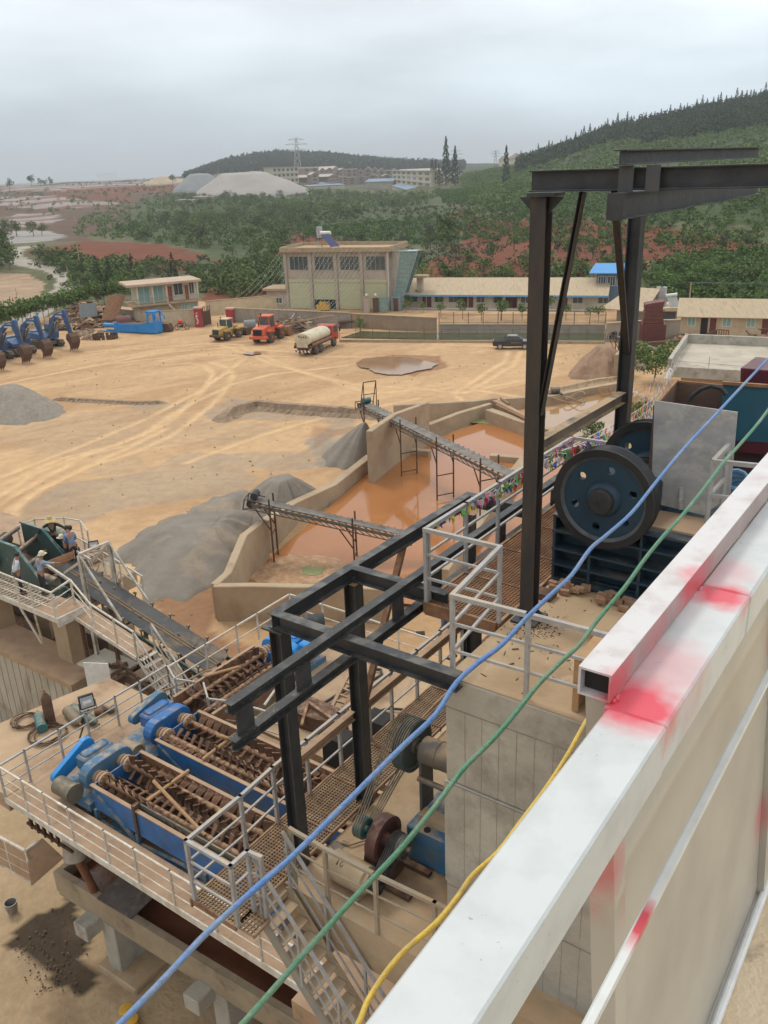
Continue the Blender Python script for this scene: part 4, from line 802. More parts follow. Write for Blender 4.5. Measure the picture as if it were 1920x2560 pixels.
def heap(name,label,cat,outline,peak,H,mat,rings=16,nz=.12,pw=1.3,z0=-.1,ns=2.0,group=None,flat=1.0,edge=0.):
 n=96;m_=len(outline);px0,py0=peak[0],peak[1];rad=[]
 for i in range(n):
  a=2*math.pi*i/n;dx,dy=math.cos(a),math.sin(a);best=.3
  for k in range(m_):
   ax,ay=outline[k][0]-px0,outline[k][1]-py0;bx,by=outline[(k+1)%m_][0]-px0,outline[(k+1)%m_][1]-py0;ex,ey=bx-ax,by-ay;dn=dx*ey-dy*ex
   if abs(dn)<1e-9:continue
   t_=(ax*ey-ay*ex)/dn;u_=(ax*dy-ay*dx)/dn
   if t_>0 and-1e-6<=u_<=1.000001:best=max(best,t_)
  rad.append(best)
 for _ in range(3):rad=[(rad[i-2]+2*rad[i-1]+3*rad[i]+2*rad[(i+1)%n]+rad[(i+2)%n])/9 for i in range(n)]
 R0=sum(rad)/n;vs=[];fs=[]
 for j in range(rings+1):
  u=j/rings
  for i in range(n):
   a=2*math.pi*i/n;rr_=rad[i]*u*(1+edge/R0*noise.noise(V((math.cos(a)*3,math.sin(a)*3,5)))*1.5+edge/R0*.6*noise.noise(V((math.cos(a)*9,math.sin(a)*9,2))));x=px0+math.cos(a)*rr_;y=py0+math.sin(a)*rr_;zb=hz(x,y)if hz(x,y)>.5 else 0
   nn=noise.noise(V((x/ns,y/ns,3)))+.5*noise.noise(V((x/ns*2.7,y/ns*2.7,9)))+.25*noise.noise(V((x/ns*7,y/ns*7,4)))
   q=(1-math.sqrt(u*u+.012))/(1-math.sqrt(.012))if u<1 else 0;q=max(0,q);q=min(1,q*flat)if flat<=1 else 1-(max(0,1-q*flat)**2+.004)**.5 if q*flat<1.2 else 1
   if name=='gravel_mound':q=min(1,(1-u)*flat+.06*(u<.99)*u);q=q if q<.8 else.8+.2*(1-(1-(q-.8)/.2)**2)*.8
   vs.append((x,y,zb+z0*(u>.99)+H*max(0,q)**pw+nn*nz*H*min(1,3*(1-u))*(.4+u)))
 for j in range(rings):
  for i in range(n):fs.append((j*n+i,j*n+(i+1)%n,(j+1)*n+(i+1)%n,(j+1)*n+i))
 o=npmesh(name,vs,fs,mat,None,True,(peak[0],peak[1],0));return tag(o,label,cat,group)
mGrav=M('white_gravel',(.34,.31,.285),(.29,.265,.245),.05,.95,bump=.6,bs=.6);mGravG=M('grey_gravel',(.25,.255,.255),(.21,.215,.22),.05,.95,bump=.6,bs=.6)
def farheap(label,x0,x1,yb,xp,yt,mat,D,fl=1.25):
 a=G(1,x0,yb);b=G(1,x1,yb);b.z=a.z;c=a.lerp(b,(xp-x0)/(x1-x0));r_=(b-a).length/2;m=(a+b)/2
 dv=(b-a).normalized();nv=V((-dv.y,dv.x,0));ol=[m+dv*math.cos(q*math.pi/8)*r_+nv*math.sin(q*math.pi/8)*r_*.8 for q in range(16)]
 heap('gravel_mound',label,'gravel mound',ol,c,ZT(1,yt,c)-hz(c.x,c.y),mat,nz=.05,ns=14,pw=.9,flat=fl,rings=24)
farheap('large pale grey gravel mound right of centre on the left horizon',1200,1840,300,1420,168,mGrav,640,1.4)
farheap('bluish grey gravel mound overlapping the left of the large pale mound',1020,1400,285,1190,172,mGravG,680,1.3)
farheap('small tan earth mound left of the gravel mounds',890,1060,232,970,192,M('far_tan',(.42,.33,.22),None,.1,.95),760,1.3)
def pylon(label,g,x,yb,yt,D):
 a=G(g,x,yb);a=a*(D/a.length);a.z=hz(a.x,a.y);h_=ZT(g,yt,a)-a.z;t=thing('power_pylon',label,'pylon',a);w_=h_*.11;m=MB(FA(a,0));r_=h_*.006
 lv=[0,.25,.45,.6,.75,.87,1]
 wd=lambda u:w_*(1-.85*u)
 for sx in(-1,1):
  for sy in(-1,1):
   m.bar((sx*wd(0),sy*wd(0),0),(sx*wd(1),sy*wd(1),h_),r_*1.6)
 for u0,u1 in zip(lv,lv[1:]):
  for s_ in(-1,1):m.bar((s_*wd(u0),-wd(u0),h_*u0),(-s_*wd(u1),-wd(u1),h_*u1),r_);m.bar((s_*wd(u0),wd(u0),h_*u0),(-s_*wd(u1),wd(u1),h_*u1),r_)
 m.build('lattice',mGalv,t);m=MB(FA(a,0))
 for u,L_ in((.72,.22),(.85,.28),(.96,.2)):m.bar((-h_*L_,0,h_*u),(h_*L_,0,h_*u),r_*1.8);m.bar((-h_*L_,0,h_*u),(0,0,h_*(u+.05)),r_);m.bar((h_*L_,0,h_*u),(0,0,h_*(u+.05)),r_)
 m.build('cross_arms',mGalv,t)
pylon('tallest lattice pylon rising above the far wooded hill',0,643,356,298,1150)
pylon('small lattice pylon right of the tall village cypresses',2,1278,110,35,900);pylon('small lattice pylon between the cypresses and the right hill',2,1514,85,38,950)
def pole(label,g,x0,y0,x1,y1,r_=.13,arms=False,mat=None,zb=None):
 a=G(g,x0,y0)if zb is None else P(g,x0,y0,zb);h_=ZT(g,y1,a);top=V((a.x,a.y,h_));t=MB();t.cyl(a-V((0,0,.3)),top,r_,7,r_*.7)
 if arms:t.bar(top+V((-.8,0,-.3)),top+V((.8,0,-.3)),.1)
 return tag(t.build('utility_pole',mat or mConcD),label,'utility pole')
pole('pale leaning pole between the two red fields',1,478,745,440,565,.16);pole('short pale pole beside the winding road',1,405,785,395,725,.14)
pole('thin pale pole at the left of the tan slope',1,100,900,96,855,.1);pole('pole at the far end of the road bend',1,72,570,60,490,.14);pole('slim pole in the scrub above the first red field',1,452,500,438,430,.14)
pole('small pole near the farm track above the trees',1,686,440,682,395,.16);pole('twin skyline pole, left one of the pair on the left horizon',1,660,175,656,118,.35);pole('twin skyline pole, right one of the pair on the left horizon',1,682,175,677,112,.35)
o=pole('concrete pole carrying green wires behind the right-hand dormitory',3,1190,1340,1205,1200,.14,mat=mConcD);
pt=V((o.location.x,o.location.y,ZT(3,1200,o.location)));m=MB();
for k in range(2):q=pt+V((60,6,1.5+k));m.tube([pt.lerp(q,i/8)-V((0,0,2*math.sin(math.pi*i/8)))for i in range(9)],.035,4)
tag(m.build('overhead_wire',M('green_wire',(.12,.2,.15),None,2,.6)),'green overhead wires running off to the right from the concrete pole','wire')
mSandG=M('grey_sand',(.225,.195,.16),(.175,.152,.125),.5,.95,bump=1,bs=3,c3=(.33,.25,.165),s3=.3,lo3=.5,hi3=.75,stretch=(1,1,1))
mGravel=M('yard_gravel',(.27,.235,.19),(.20,.175,.14),3,.95,bump=1.6,bs=3.5,c3=(.36,.31,.24),s3=6)
mEarthB=M('brown_earth',(.30,.19,.12),(.24,.15,.095),1.2,.95,bump=1,bs=2.5,c3=(.36,.25,.17),s3=3)
mRubbleE=M('rubble_earth',(.33,.23,.15),(.22,.16,.11),1.5,.95,bump=1.5,bs=3)
H=lambda*a,**k:heap(*a,**k)
H('gravel_heap','round heap of grey gravel at the left edge of the yard','gravel heap',[P(4,*q)for q in[(-180,400),(-60,320),(60,300),(200,320),(320,370),(345,395),(250,440),(100,465),(-60,462),(-180,440)]],P(4,75,385),2.9,mGravel,nz=.10,ns=1.2,pw=.95,flat=1.12,edge=.6)
H('sand_heap','low fan of dark grey sand spreading beside the pond wall','sand heap',[P(4,*q)for q in[(600,1110),(780,1010),(860,960),(1020,870),(1180,820),(1280,840),(1370,960),(1260,1040),(1200,1190),(1105,1290),(1090,1369),(900,1400),(740,1340),(640,1220)]],P(4,1060,1040),1.25,mSandG,nz=.22,ns=3.5,pw=.8,rings=36,edge=1.2,flat=1.6)
H('sand_heap','pointed grey sand heap under the head of the lower conveyor','sand heap',[P(4,*q)for q in[(1190,930),(1260,850),(1420,800),(1560,790),(1659,830),(1720,880),(1500,960),(1380,1000),(1280,1010)]],P(4,1480,900),2.7,mSandG,nz=.05,ns=3,pw=.9,flat=1.15,edge=.5)
H('sand_heap','smooth grey sand heap leaning on the tall pond wall','sand heap',[P(5,*q)for q in[(425,425),(470,380),(590,320),(700,330),(720,410),(560,500),(480,480)]],P(5,655,420),3.2,mSandG,edge=.4,nz=.03,ns=3,pw=1.0)
H('earth_mound','brown earth mound beyond the settling ponds','earth mound',[P(23,*q)for q in[(460,520),(560,460),(640,420),(740,430),(830,480),(830,545),(700,556),(560,552)]],P(23,690,500),3.4,mEarthB,nz=.10,ns=1.5,pw=.9,flat=1.15,edge=.6)
H('earth_mound','low tan rubble mound behind the gantry leg','earth mound',[P(23,*q)for q in[(820,470),(860,440),(950,430),(990,470),(900,500)]],P(23,880,460),1.6,mRubbleE,nz=.15,ns=1)
def ledge(label,pts,h,w_,mat,name='broken_ledge',seed=1,rough=.5):
 m=MB();r_=random.Random(seed);n=60;L_=[0]
 for p,q in zip(pts,pts[1:]):L_.append(L_[-1]+(q-p).length)
 rows=[]
 for i in range(n+1):
  s_=L_[-1]*i/n;k=max(j for j in range(len(pts))if L_[j]<=s_+1e-6);k=min(k,len(pts)-2);p=pts[k].lerp(pts[k+1],(s_-L_[k])/(L_[k+1]-L_[k]));d=(pts[k+1]-pts[k]).normalized();nn=V((-d.y,d.x,0))
  e=math.sin(math.pi*min(1,i/6,(n-i)/6)/2);j=lambda a:r_.uniform(-a,a)
  hh=h*e*(1+j(.06));rows.append(m.addv([p-nn*(w_*.5+j(rough*.6))-V((0,0,.1)),p-nn*(w_*.2+j(rough*.15))+V((0,0,hh*.45)),p-nn*(w_*.12+j(rough*.05))+V((0,0,hh)),p+nn*w_*.2+V((0,0,hh*1.02)),p+nn*(w_*.9+j(.3))-V((0,0,.1))]))
 for a,b in zip(rows,rows[1:]):
  for k in range(4):m.face((a+k,b+k,b+k+1,a+k+1))
 return tag(m.build(name,mat),label,'ledge')
ledge('long broken concrete and earth ledge in front of the pond wall',[P(4,*q)for q in[(1150,450),(1230,400),(1330,378),(1480,392),(1659,405),(1900,420),(1990,432)]],.9,1.9,mRubbleE,seed=3)
ledge('thin low concrete strip and rubble right of the gravel heap',[P(4,*q)for q in[(270,330),(520,345),(720,355),(870,348)]],.35,1.2,mRubbleE,seed=5)
ledge('low pale embankment edge under the brown earth mound',[P(6,*q)for q in[(250,690),(420,650),(640,600),(850,570)]],.5,1.5,mConcD,seed=6)
mWater=M('pond_water',(.38,.16,.058),(.32,.13,.046),.12,.07,bump=.02,bs=6,c3=(.43,.19,.07),s3=.08,spec=.33)
mWaterP=M('pale_pond_water',(.36,.215,.105),(.31,.18,.085),.2,.06,bump=.015,bs=5,spec=.45)
mPudW=M('puddle_water',(.30,.18,.10),(.25,.145,.08),.3,.06,spec=.35)
PW=.25
def water(name,pts,z,mat):m=MB();m.slab(pts,z-.03,z);o=m.build(name,mat);tag(o,kind='structure');return o
water('pond_water',[P(5,*q,PW)for q in[(-10,1080),(60,1010),(215,890),(480,660),(790,395),(985,330),(1300,225),(1480,270),(1700,420),(1800,560),(1600,1000),(1100,1200),(500,1150)]],PW,mWater)
water('far_pond_water',[P(6,*q,PW)for q in[(345,850),(350,770),(560,690),(845,600),(1000,700),(900,900),(560,900)]],PW,mWaterP)
def blob(name,pts,z,mat,th=.012,jag=.15,seed=1,n=5):
 r_=random.Random(seed);out=[]
 for i,p in enumerate(pts):
  q=pts[(i+1)%len(pts)]
  for k in range(n):c=p.lerp(q,k/n);out.append(V((c.x+r_.uniform(-jag,jag),c.y+r_.uniform(-jag,jag),0)))
 return MB().slab(out,z-th,z).build(name,mat)
tag(blob('scum',[P(5,*q,PW)for q in[(30,1040),(150,960),(260,925),(430,930),(520,945),(560,1010),(600,1060),(480,1075),(100,1080)]],PW+.012,M('mud_scum',(.36,.20,.095),(.25,.13,.06),.9,.7,c3=(.42,.27,.15),s3=1.6,lo3=.45,hi3=.6),jag=.12),'mottled brown scum floating in the front corner of the pond','scum')
tag(blob('algae_patch',[P(5,*q,PW)for q in[(310,1000),(370,975),(365,990),(430,990),(425,1025),(370,1040),(330,1030)]],PW+.03,M('algae',(.24,.24,.09),(.18,.2,.07),2,.7),jag=.08,seed=2),'pale green algae patch floating in the brown scum','algae')
tag(blob('algae_patch',[P(5,*q,PW)for q in[(1180,240),(1240,220),(1390,240),(1480,262),(1400,255),(1290,250)]],PW+.03,MATS['algae'],jag=.12,seed=4),'thin green algae along the far end of the orange pond','algae')
pd_=[P(2,*q,.02)for q in[(690,1300),(740,1275),(860,1265),(1000,1268),(1100,1290),(1170,1310),(1130,1335),(1050,1350),(960,1372),(870,1372),(800,1358),(760,1335),(720,1330)]]
m_=blob('puddle',pd_,.16,mPudW,.05,jag=.12,seed=7);tag(m_,kind='structure')
tag(blob('puddle',[P(1,*q,.0)for q in[(1445,1250),(1460,1235),(1540,1235),(1550,1245),(1500,1255)]],.15,mPudW,.05,jag=.2,seed=8),kind='structure')
mPondW=M('pond_wall_concrete',(.42,.32,.21),(.33,.24,.155),.5,.9,bump=.3,bs=4,c3=(.24,.165,.105),s3=.7,lo3=.55,hi3=.8)
def pwall(label,pts,th=.45,z0=-.3,mat=None):
 t=MB();n_=len(pts);rows=[]
 for i,p in enumerate(pts):
  a=pts[max(0,i-1)];b=pts[min(n_-1,i+1)];d=V((b[0]-a[0],b[1]-a[1],0)).normalized();k=V((-d.y,d.x,0))*th/2
  if 0<i<n_-1:
   d1=V((p[0]-a[0],p[1]-a[1],0)).normalized();cs=max(.4,d1 .dot(d));k=k/cs
  rows.append(t.addv([V((p[0],p[1],z0))-k,V((p[0],p[1],p[2]))-k,V((p[0],p[1],p[2]))+k,V((p[0],p[1],z0))+k]))
 for a,b in zip(rows,rows[1:]):
  for k in range(3):t.face((a+k,b+k,b+k+1,a+k+1))
 t.face([rows[0]+k for k in range(4)]);t.face([rows[-1]+k for k in(3,2,1,0)])
 return tag(t.build('pond_wall',mat or mPondW,bevel=.04),label,'wall')
def W_(g,x,y,z):p=P(g,x,y,z);return(p.x,p.y,z)
pwall('front pond wall facing the plant, with form-tie holes',[W_(4,1108,1290,2.22),W_(5,60,1080,2.2),W_(5,300,1085,2.2),W_(5,560,1085,2.2),W_(5,760,1100,2.2)],.5)
pwall('rising wing wall at the front left corner of the orange pond',[W_(4,1110,1285,2.25),W_(4,1180,1225,2.3),W_(4,1262,1030,3.1),W_(4,1365,950,3.0)],.5)
pwall('long left pond wall with pale coping',[W_(4,1365,955,2.4),W_(5,270,655,1.6),W_(5,480,560,1.4),W_(5,668,412,1.3),W_(5,790,360,1.2)],.7)
pwall('tall grey wall section behind the sand heap and conveyor',[W_(5,668,285,4.6),W_(5,740,235,4.6),W_(5,800,195,4.6),W_(5,968,135,4.2)],.5)
pwall('short cross wall returning from the tall section into the pond',[W_(5,790,285,3.0),W_(5,785,370,1.6)],.4)
pwall('low wall behind the orange pond',[W_(5,975,250,1.5),W_(5,1130,190,1.5),W_(5,1300,140,1.5)],.6)
pwall('farther low wall on the pond edge behind the upper conveyor',[W_(5,795,150,1.8),W_(5,1210,128,1.8),W_(5,1330,113,1.6)],.5)
pwall('pond divider wall running down to the right behind the gantry leg',[W_(5,1290,170,1.5),W_(5,1480,235,1.5),W_(5,1660,285,1.5),W_(5,1760,330,1.5)],.9)
pwall('small concrete weir sill left in the orange pond',[W_(5,790,368,.75),W_(5,985,385,.75)],.7)
pwall('small concrete weir sill right in the orange pond',[W_(5,1298,405,.75),W_(5,1460,418,.75)],.7)
pwall('curved far wall of the pale pond',[W_(5,1300,140,1.2),W_(6,120,680,1.2),W_(6,400,665,1.0),W_(6,620,620,1.0),W_(6,850,580,1.0)],.7)
pwall('narrow low wall at the head of the ponds',[W_(6,-20,690,1.5),W_(6,90,690,1.5),W_(6,270,790,1.6)],.5)
pwall('right pond wall seen behind the gantry legs',[W_(5,1480,415,1.2),W_(5,1400,520,1.2),W_(5,1200,800,1.2),W_(5,1050,1000,1.2)],.8)
pwall('broken concrete stub behind the brown earth mound',[W_(23,768,395,3.0),W_(23,800,360,3.2),W_(23,830,350,3.2)],.7,mat=mConcD)
for k,(x0,y0,x1,y1,lb)in enumerate(((1310,130,1480,215,'pipe lying along the divider wall, left one of the pair'),(1330,150,1500,232,'pipe lying along the divider wall, right one of the pair'),(1350,115,1395,145,'short plank leaning at the pond corner'))):
 a,b=P(5,x0,y0,1.7),P(5,x1,y1,1.7);tag(MB().cyl(a,b,.12,8).build('pipe' if k<2 else 'plank',mRustO),lb,'pipe' if k<2 else 'plank')
a=P(6,680,620,1.2);b=P(6,738,612,1.2);d=P(6,700,672,.3);t=thing('ladder','small wooden ladder leaning into the pale pond','ladder',a)
for k,o_ in enumerate((a,b)):MB().bar(o_,d+(o_-a),.12).build('stile',mWood,t)
for k in range(4):f=(k+.5)/4;MB().bar(a.lerp(d,f),b.lerp(d+(b-a),f),.1).build('rung',mWood,t)
a=P(6,435,660,.9);t=thing('pump','small motor pump on the far pond wall','pump',a);MB().cyl(a+V((-.5,0,.5)),a+V((.4,0,.5)),.35,12).build('motor',mGrayD,t);MB().box(a.x-.7,a.x+.7,a.y-.35,a.y+.35,a.z,a.z+.15).build('base',mRustD,t);MB().cyl(a+V((-1,0,0)),a+V((-1,0,1.3)),.05,6).build('handle',mRustD,t)
c=P(6,545,660,1.1);tag(MB().tube([c+V((1.1*math.cos(q*.5),.5*math.sin(q*.5),-.05*q+.3*math.sin(q)))for q in range(22)]+[c+V((-2.5,.2,-.2)),c+V((-4,0,0))],.07,6).build('hose',mConcD),'pale hose coiled on the far pond wall beside the pump','hose')
def conveyor(label,p,q,w_=.85,legs=(),hood=False,n=22):
 t=thing('belt_conveyor',label,'conveyor',p);d=(q-p);L_=d.length;u=d.normalized();s_=V((u.y,-u.x,0)).normalized();up=s_.cross(u);up=-up if up.z<0 else up
 for k in(-1,1):
  f=MB();f.chan(p+s_*k*w_/2,q+s_*k*w_/2,.07,.2,.02,k,up);f.build('side_frame',mGrayD,t)
 m=MB();v=[]
 pr=((-.42,.2),(-.22,.1),(.22,.1),(.42,.2));i0=m.addv([p+s_*a*w_+up*b for a,b in pr]+[q+s_*a*w_+up*b for a,b in pr]+[p+s_*a*w_+up*(b-.02)for a,b in pr]+[q+s_*a*w_+up*(b-.02)for a,b in pr])
 for k in range(3):m.face((i0+k,i0+4+k,i0+5+k,i0+1+k));m.face((i0+8+k,i0+9+k,i0+13+k,i0+12+k))
 m.build('belt',M('dusty_belt',(.12,.11,.10),(.22,.2,.17),1.5,.8,stretch=(1,1,1)),t)
 m=MB()
 for k in range(n+1):
  c=p+d*(k/n);m.bar(c-s_*w_*.5-up*.1,c+s_*w_*.5-up*.1,.05);m.bar(c-s_*w_*.56,c-s_*w_*.5+up*.22,.05);m.bar(c+s_*w_*.56,c+s_*w_*.5+up*.22,.05)
  if k<n:e_=c+d/n;m.bar(c-s_*w_*.5-up*.1,e_-s_*w_*.5-up*.32,.04);m.bar(c+s_*w_*.5-up*.1,e_+s_*w_*.5-up*.32,.04)
 for k in(-1,1):m.bar(p+s_*k*w_/2-up*.34,q+s_*k*w_/2-up*.34,.06)
 m.build('truss',mGrayD,t)
 MB().cyl(p-s_*w_*.5-u*.1,p+s_*w_*.5-u*.1,.26,14).build('head_pulley',mRubber,t)
 o=MB();c=p+up*.45-s_*.2;o.cyl(c-s_*.4,c+s_*.4,.24,12);o.build('drive_motor',mTealL if hood else mRubber,t)
 m=MB();
 for k in(-1,1):m.bar(p+s_*k*w_*.6-u*.5-up*.4,p+s_*k*w_*.6-u*.5+up*.3,.07);m.bar(p+s_*k*w_*.6-u*.5+up*.3,p+s_*k*w_*.6+u*.6+up*.3,.06);m.bar(p+s_*k*w_*.6-u*.5-up*.4,p+s_*k*w_*.6+u*.6,.07)
 m.bar(p-s_*w_*.6-u*.5+up*.3,p+s_*w_*.6-u*.5+up*.3,.06);m.build('head_frame',mRustD,t)
 if hood:
  m=MB();A_=p+u*1.4;B_=p+u*.5
  for k in(-1,1):m.bar(A_+s_*k*.6,A_+s_*k*.6+V((0,0,2.4)),.08);m.bar(B_+s_*k*.6,A_+s_*k*.6+V((0,0,2.4)),.06)
  m.bar(A_-s_*.6+V((0,0,2.4)),A_+s_*.6+V((0,0,2.4)),.08);m.bar(A_-s_*.6+V((0,0,1.3)),A_+s_*.6+V((0,0,1.3)),.06);m.build('inspection_frame',mRustD,t)
 for f,z0 in legs:
  c=p+d*f;m=MB()
  for k in(-1,1):
   m.bar(V((c.x,c.y,z0))+s_*k*w_*.62,V((c.x,c.y,c.z+.7))+s_*k*w_*.62,.11)
   if c.z-z0>2:m.bar(V((c.x,c.y,c.z-1.5))+s_*k*w_*.6,V((c.x,c.y,c.z-.3))+s_*k*w_*.6-u*.9,.07)
  n_=int((c.z-z0)/1.6)
  for j in range(n_):z=z0+.7+j*1.6;m.bar(V((c.x,c.y,z))-s_*w_*.6,V((c.x,c.y,z))+s_*w_*.6,.07)
  m.build('leg_frame',mRustD,t)
 return t
L1,L2=P(5,878,512,PW),P(5,1065,635,PW);zl1,zl2=ZT(5,262,L1),ZT(5,355,L2);dd=(L2-L1);pa=V((L1 .x,L1 .y,zl1));pb_=V((L2 .x,L2 .y,zl2))
def at_col(x,y,g=5):
 lo,hi=-3.,6.
 f=lambda t_:px(pa.lerp(pb_,t_))[0];X=REG[g][0]+x/REG[g][2]
 for _ in range(50):
  m=(lo+hi)/2
  if f(m)<X:lo=m
  else:hi=m
 return pa.lerp(pb_,lo),lo
hp,t0=at_col(645,0);tp,t1=at_col(1440,0)
print('conv1',zl1,zl2,hp,tp)
conveyor('longer upper belt conveyor slanting down across the orange pond',hp,tp,1.15,[((0-t0)/(t1-t0),-.1),((1-t0)/(t1-t0),-.1),(.06,1.5),(.86,-.1)],True,34)
L1,L2=P(5,165,962,PW),P(5,600,950,PW);L1b=P(5,188,945,PW);zl1,zl2=ZT(5,690,L1),ZT(5,770,L2);pa=V((L1b.x,L1b.y,zl1));pb_=V((L2 .x,L2 .y,zl2))
hp,t0=at_col(70,0);tp,t1=at_col(900,0);print('conv2',zl1,zl2,hp,tp)
conveyor('shorter lower belt conveyor reaching over the front of the orange pond',hp,tp,.95,[((0-t0)/(t1-t0),-.1),((1-t0)/(t1-t0),-.1)],False,24)
def wheel(t,M_,x,y,r_,w_,side,tyre=None,rim=None,lug=0):
 m=MB(M_);pr=[(-w_/2,r_*.72),(-w_/2,r_*.93),(-w_*.3,r_),(w_*.3,r_),(w_/2,r_*.93),(w_/2,r_*.72)]
 m.lathe([(a+w_/2,b)for a,b in pr],(x,y-w_/2,r_),(x,y+w_/2,r_),20)
 if lug:
  for k in range(lug):a=6.283*k/lug;m.cbox((x+r_*math.cos(a),y,r_+r_*math.sin(a)),.06,w_*.98,r_*.22,Matrix.Rotation(-a,3,'Y'))
 wo=m.build('wheel',tyre or mTyre,t)
 m=MB(M_);m.lathe([(0,r_*.6),(.05,r_*.6),(.051,r_*.25),(.12,r_*.22),(.121,.01)],(x,y+side*w_*.38,r_),(x,y+side*(w_*.38+1),r_),16);m.build('rim',rim or mGrayD,wo)
mBlueE=M('dusty_machine_blue',(.014,.085,.27),(.03,.075,.16),3,.5,dust=.3,dc=(.22,.18,.13))
def mk_excavator(label,boomyaw=0,bucket=True):
 t=thing('excavator',label,'excavator',(0,0,0),'blue excavators parked in a row');I=Matrix()
 for s_ in(-1,1):
  m=MB();y=s_*1.15;pr=[(-1.9,.12),(-1.6,0),(1.6,0),(1.95,.15),(2.1,.5),(1.85,.85),(-1.75,.85),(-2.1,.5)]
  m.prism(pr,y-.3,y+.3);tr=m.build('track',mTyre,t)
  m=MB()
  for k in range(26):x=-1.75+k*3.5/25;m.box(x-.05,x+.05,y-.32,y+.32,.85,.9);m.box(x-.05,x+.05,y-.32,y+.32,-.03,0)
  for xx in(-1.7,1.7):m.cyl((xx,y-s_*.34,.45),(xx,y+s_*.36,.45),.3,12)
  m.build('track_shoes',mGrayD,tr)
 m=MB();m.box(-1.3,1.3,-.85,.85,.35,.8);m.cyl((0,0,.8),(0,0,1.05),.65,18);m.build('undercarriage',mGrayD,t)
 m=MB();m.prism([(-2.3,1.05),(1.3,1.05),(1.3,1.5),(.2,1.9),(-.9,1.95),(-2.2,1.85),(-2.5,1.5)],-1.25,1.25);m.build('body',mBlueE,t,bevel=.05)
 MB().box(-2.2,-1.0,-.9,.9,1.95,2.12).build('engine_cover',mBlueW,t)
 m=MB();m.prism([(-.45,1.2),(1.3,1.2),(1.45,1.9),(1.15,2.95),(-.4,2.95)],.35,1.28);cb=m.build('cab',mBlueE,t,bevel=.04)
 m=MB();m.prism([(-.3,1.95),(1.32,1.95),(1.08,2.8),(-.3,2.8)],1.281,1.3);m.prism([(-.3,1.95),(1.32,1.95),(1.08,2.8),(-.3,2.8)],.33,.349);m.hexa([(1.42,.45,1.95),(1.44,.45,1.95),(1.44,1.2,1.95),(1.42,1.2,1.95),(1.18,.45,2.82),(1.2,.45,2.82),(1.2,1.2,2.82),(1.18,1.2,2.82)]);m.build('windows',mGlass,cb)
 m=MB();m.prism([(.9,1.3),(1.35,1.3),(2.4,3.3),(3.6,4.1),(5.2,4.35),(5.3,4.65),(3.4,4.55),(2.0,3.8)],-.22,.22);bo=m.build('boom',mBlueE,t,bevel=.03)
 m=MB();rr=random.Random(4)
 for k in range(7):x=3.5+k*.2;z=4.28+(k-3)*.012;m.box(x,x+.13,-.235,-.222,z-.1,z+.1);m.box(x+.04,x+.09,-.24,-.236,z-.03,z+.03)
 m.build('lettering',mWhite,bo)
 m=MB();m.cyl((1.4,.3,1.5),(2.9,.3,3.5),.1,8).cyl((1.4,-.3,1.5),(2.9,-.3,3.5),.1,8).cyl((3.3,0,4.62),(5.4,0,5.0),.1,8);m.build('hydraulic_ram',mGrayD,bo)
 m=MB();m.prism([(4.9,4.2),(5.05,5.2),(5.5,5.15),(5.75,4.3),(6.0,2.1),(5.75,2.1)],-.2,.2);ar=m.build('dipper_arm',mBlueE,t,bevel=.03)
 m=MB();m.cyl((5.65,0,4.6),(6.15,0,2.7),.09,8).bar((5.95,0,2.2),(6.4,0,2.5),.12);m.build('hydraulic_ram',mGrayD,ar)
 m=MB();m.prism([(5.75,2.1),(6.25,2.35),(6.75,1.9),(6.85,1.2),(6.4,.45),(6.15,.3),(6.2,.6),(6.1,1.0),(5.6,1.5)],-.62,.62);bk=m.build('bucket',mRustD,t,bevel=.02)
 m=MB()
 for k in range(5):y=-.52+k*.26;m.hexa([(6.1,y-.05,.42),(6.4,y-.05,.5),(6.4,y+.05,.5),(6.1,y+.05,.42),(5.95,y-.03,0),(6.03,y-.03,0),(6.03,y+.03,0),(5.95,y+.03,0)])
 m.build('teeth',mRust,bk);return t
ex=mk_excavator('')
EXL=['blue excavator farthest right in the row, its bucket standing on its teeth','blue excavator second from the right with a rusty brown bucket','blue excavator third from the right with a grey bucket','blue excavator at the left edge of the picture showing its bucket']
b_=[P(1,440,1225),P(1,280,1268),P(1,155,1300),P(1,0,1345)]
for k,bp_ in enumerate(b_):
 ang=R(-37)+.04*k;o=ex if k==0 else ctree(ex);d=V((math.cos(ang),math.sin(ang),0))*6.05*1.16;place(o,(bp_.x-d.x,bp_.y-d.y,.03),ang,1.16);o['label']=EXL[k]
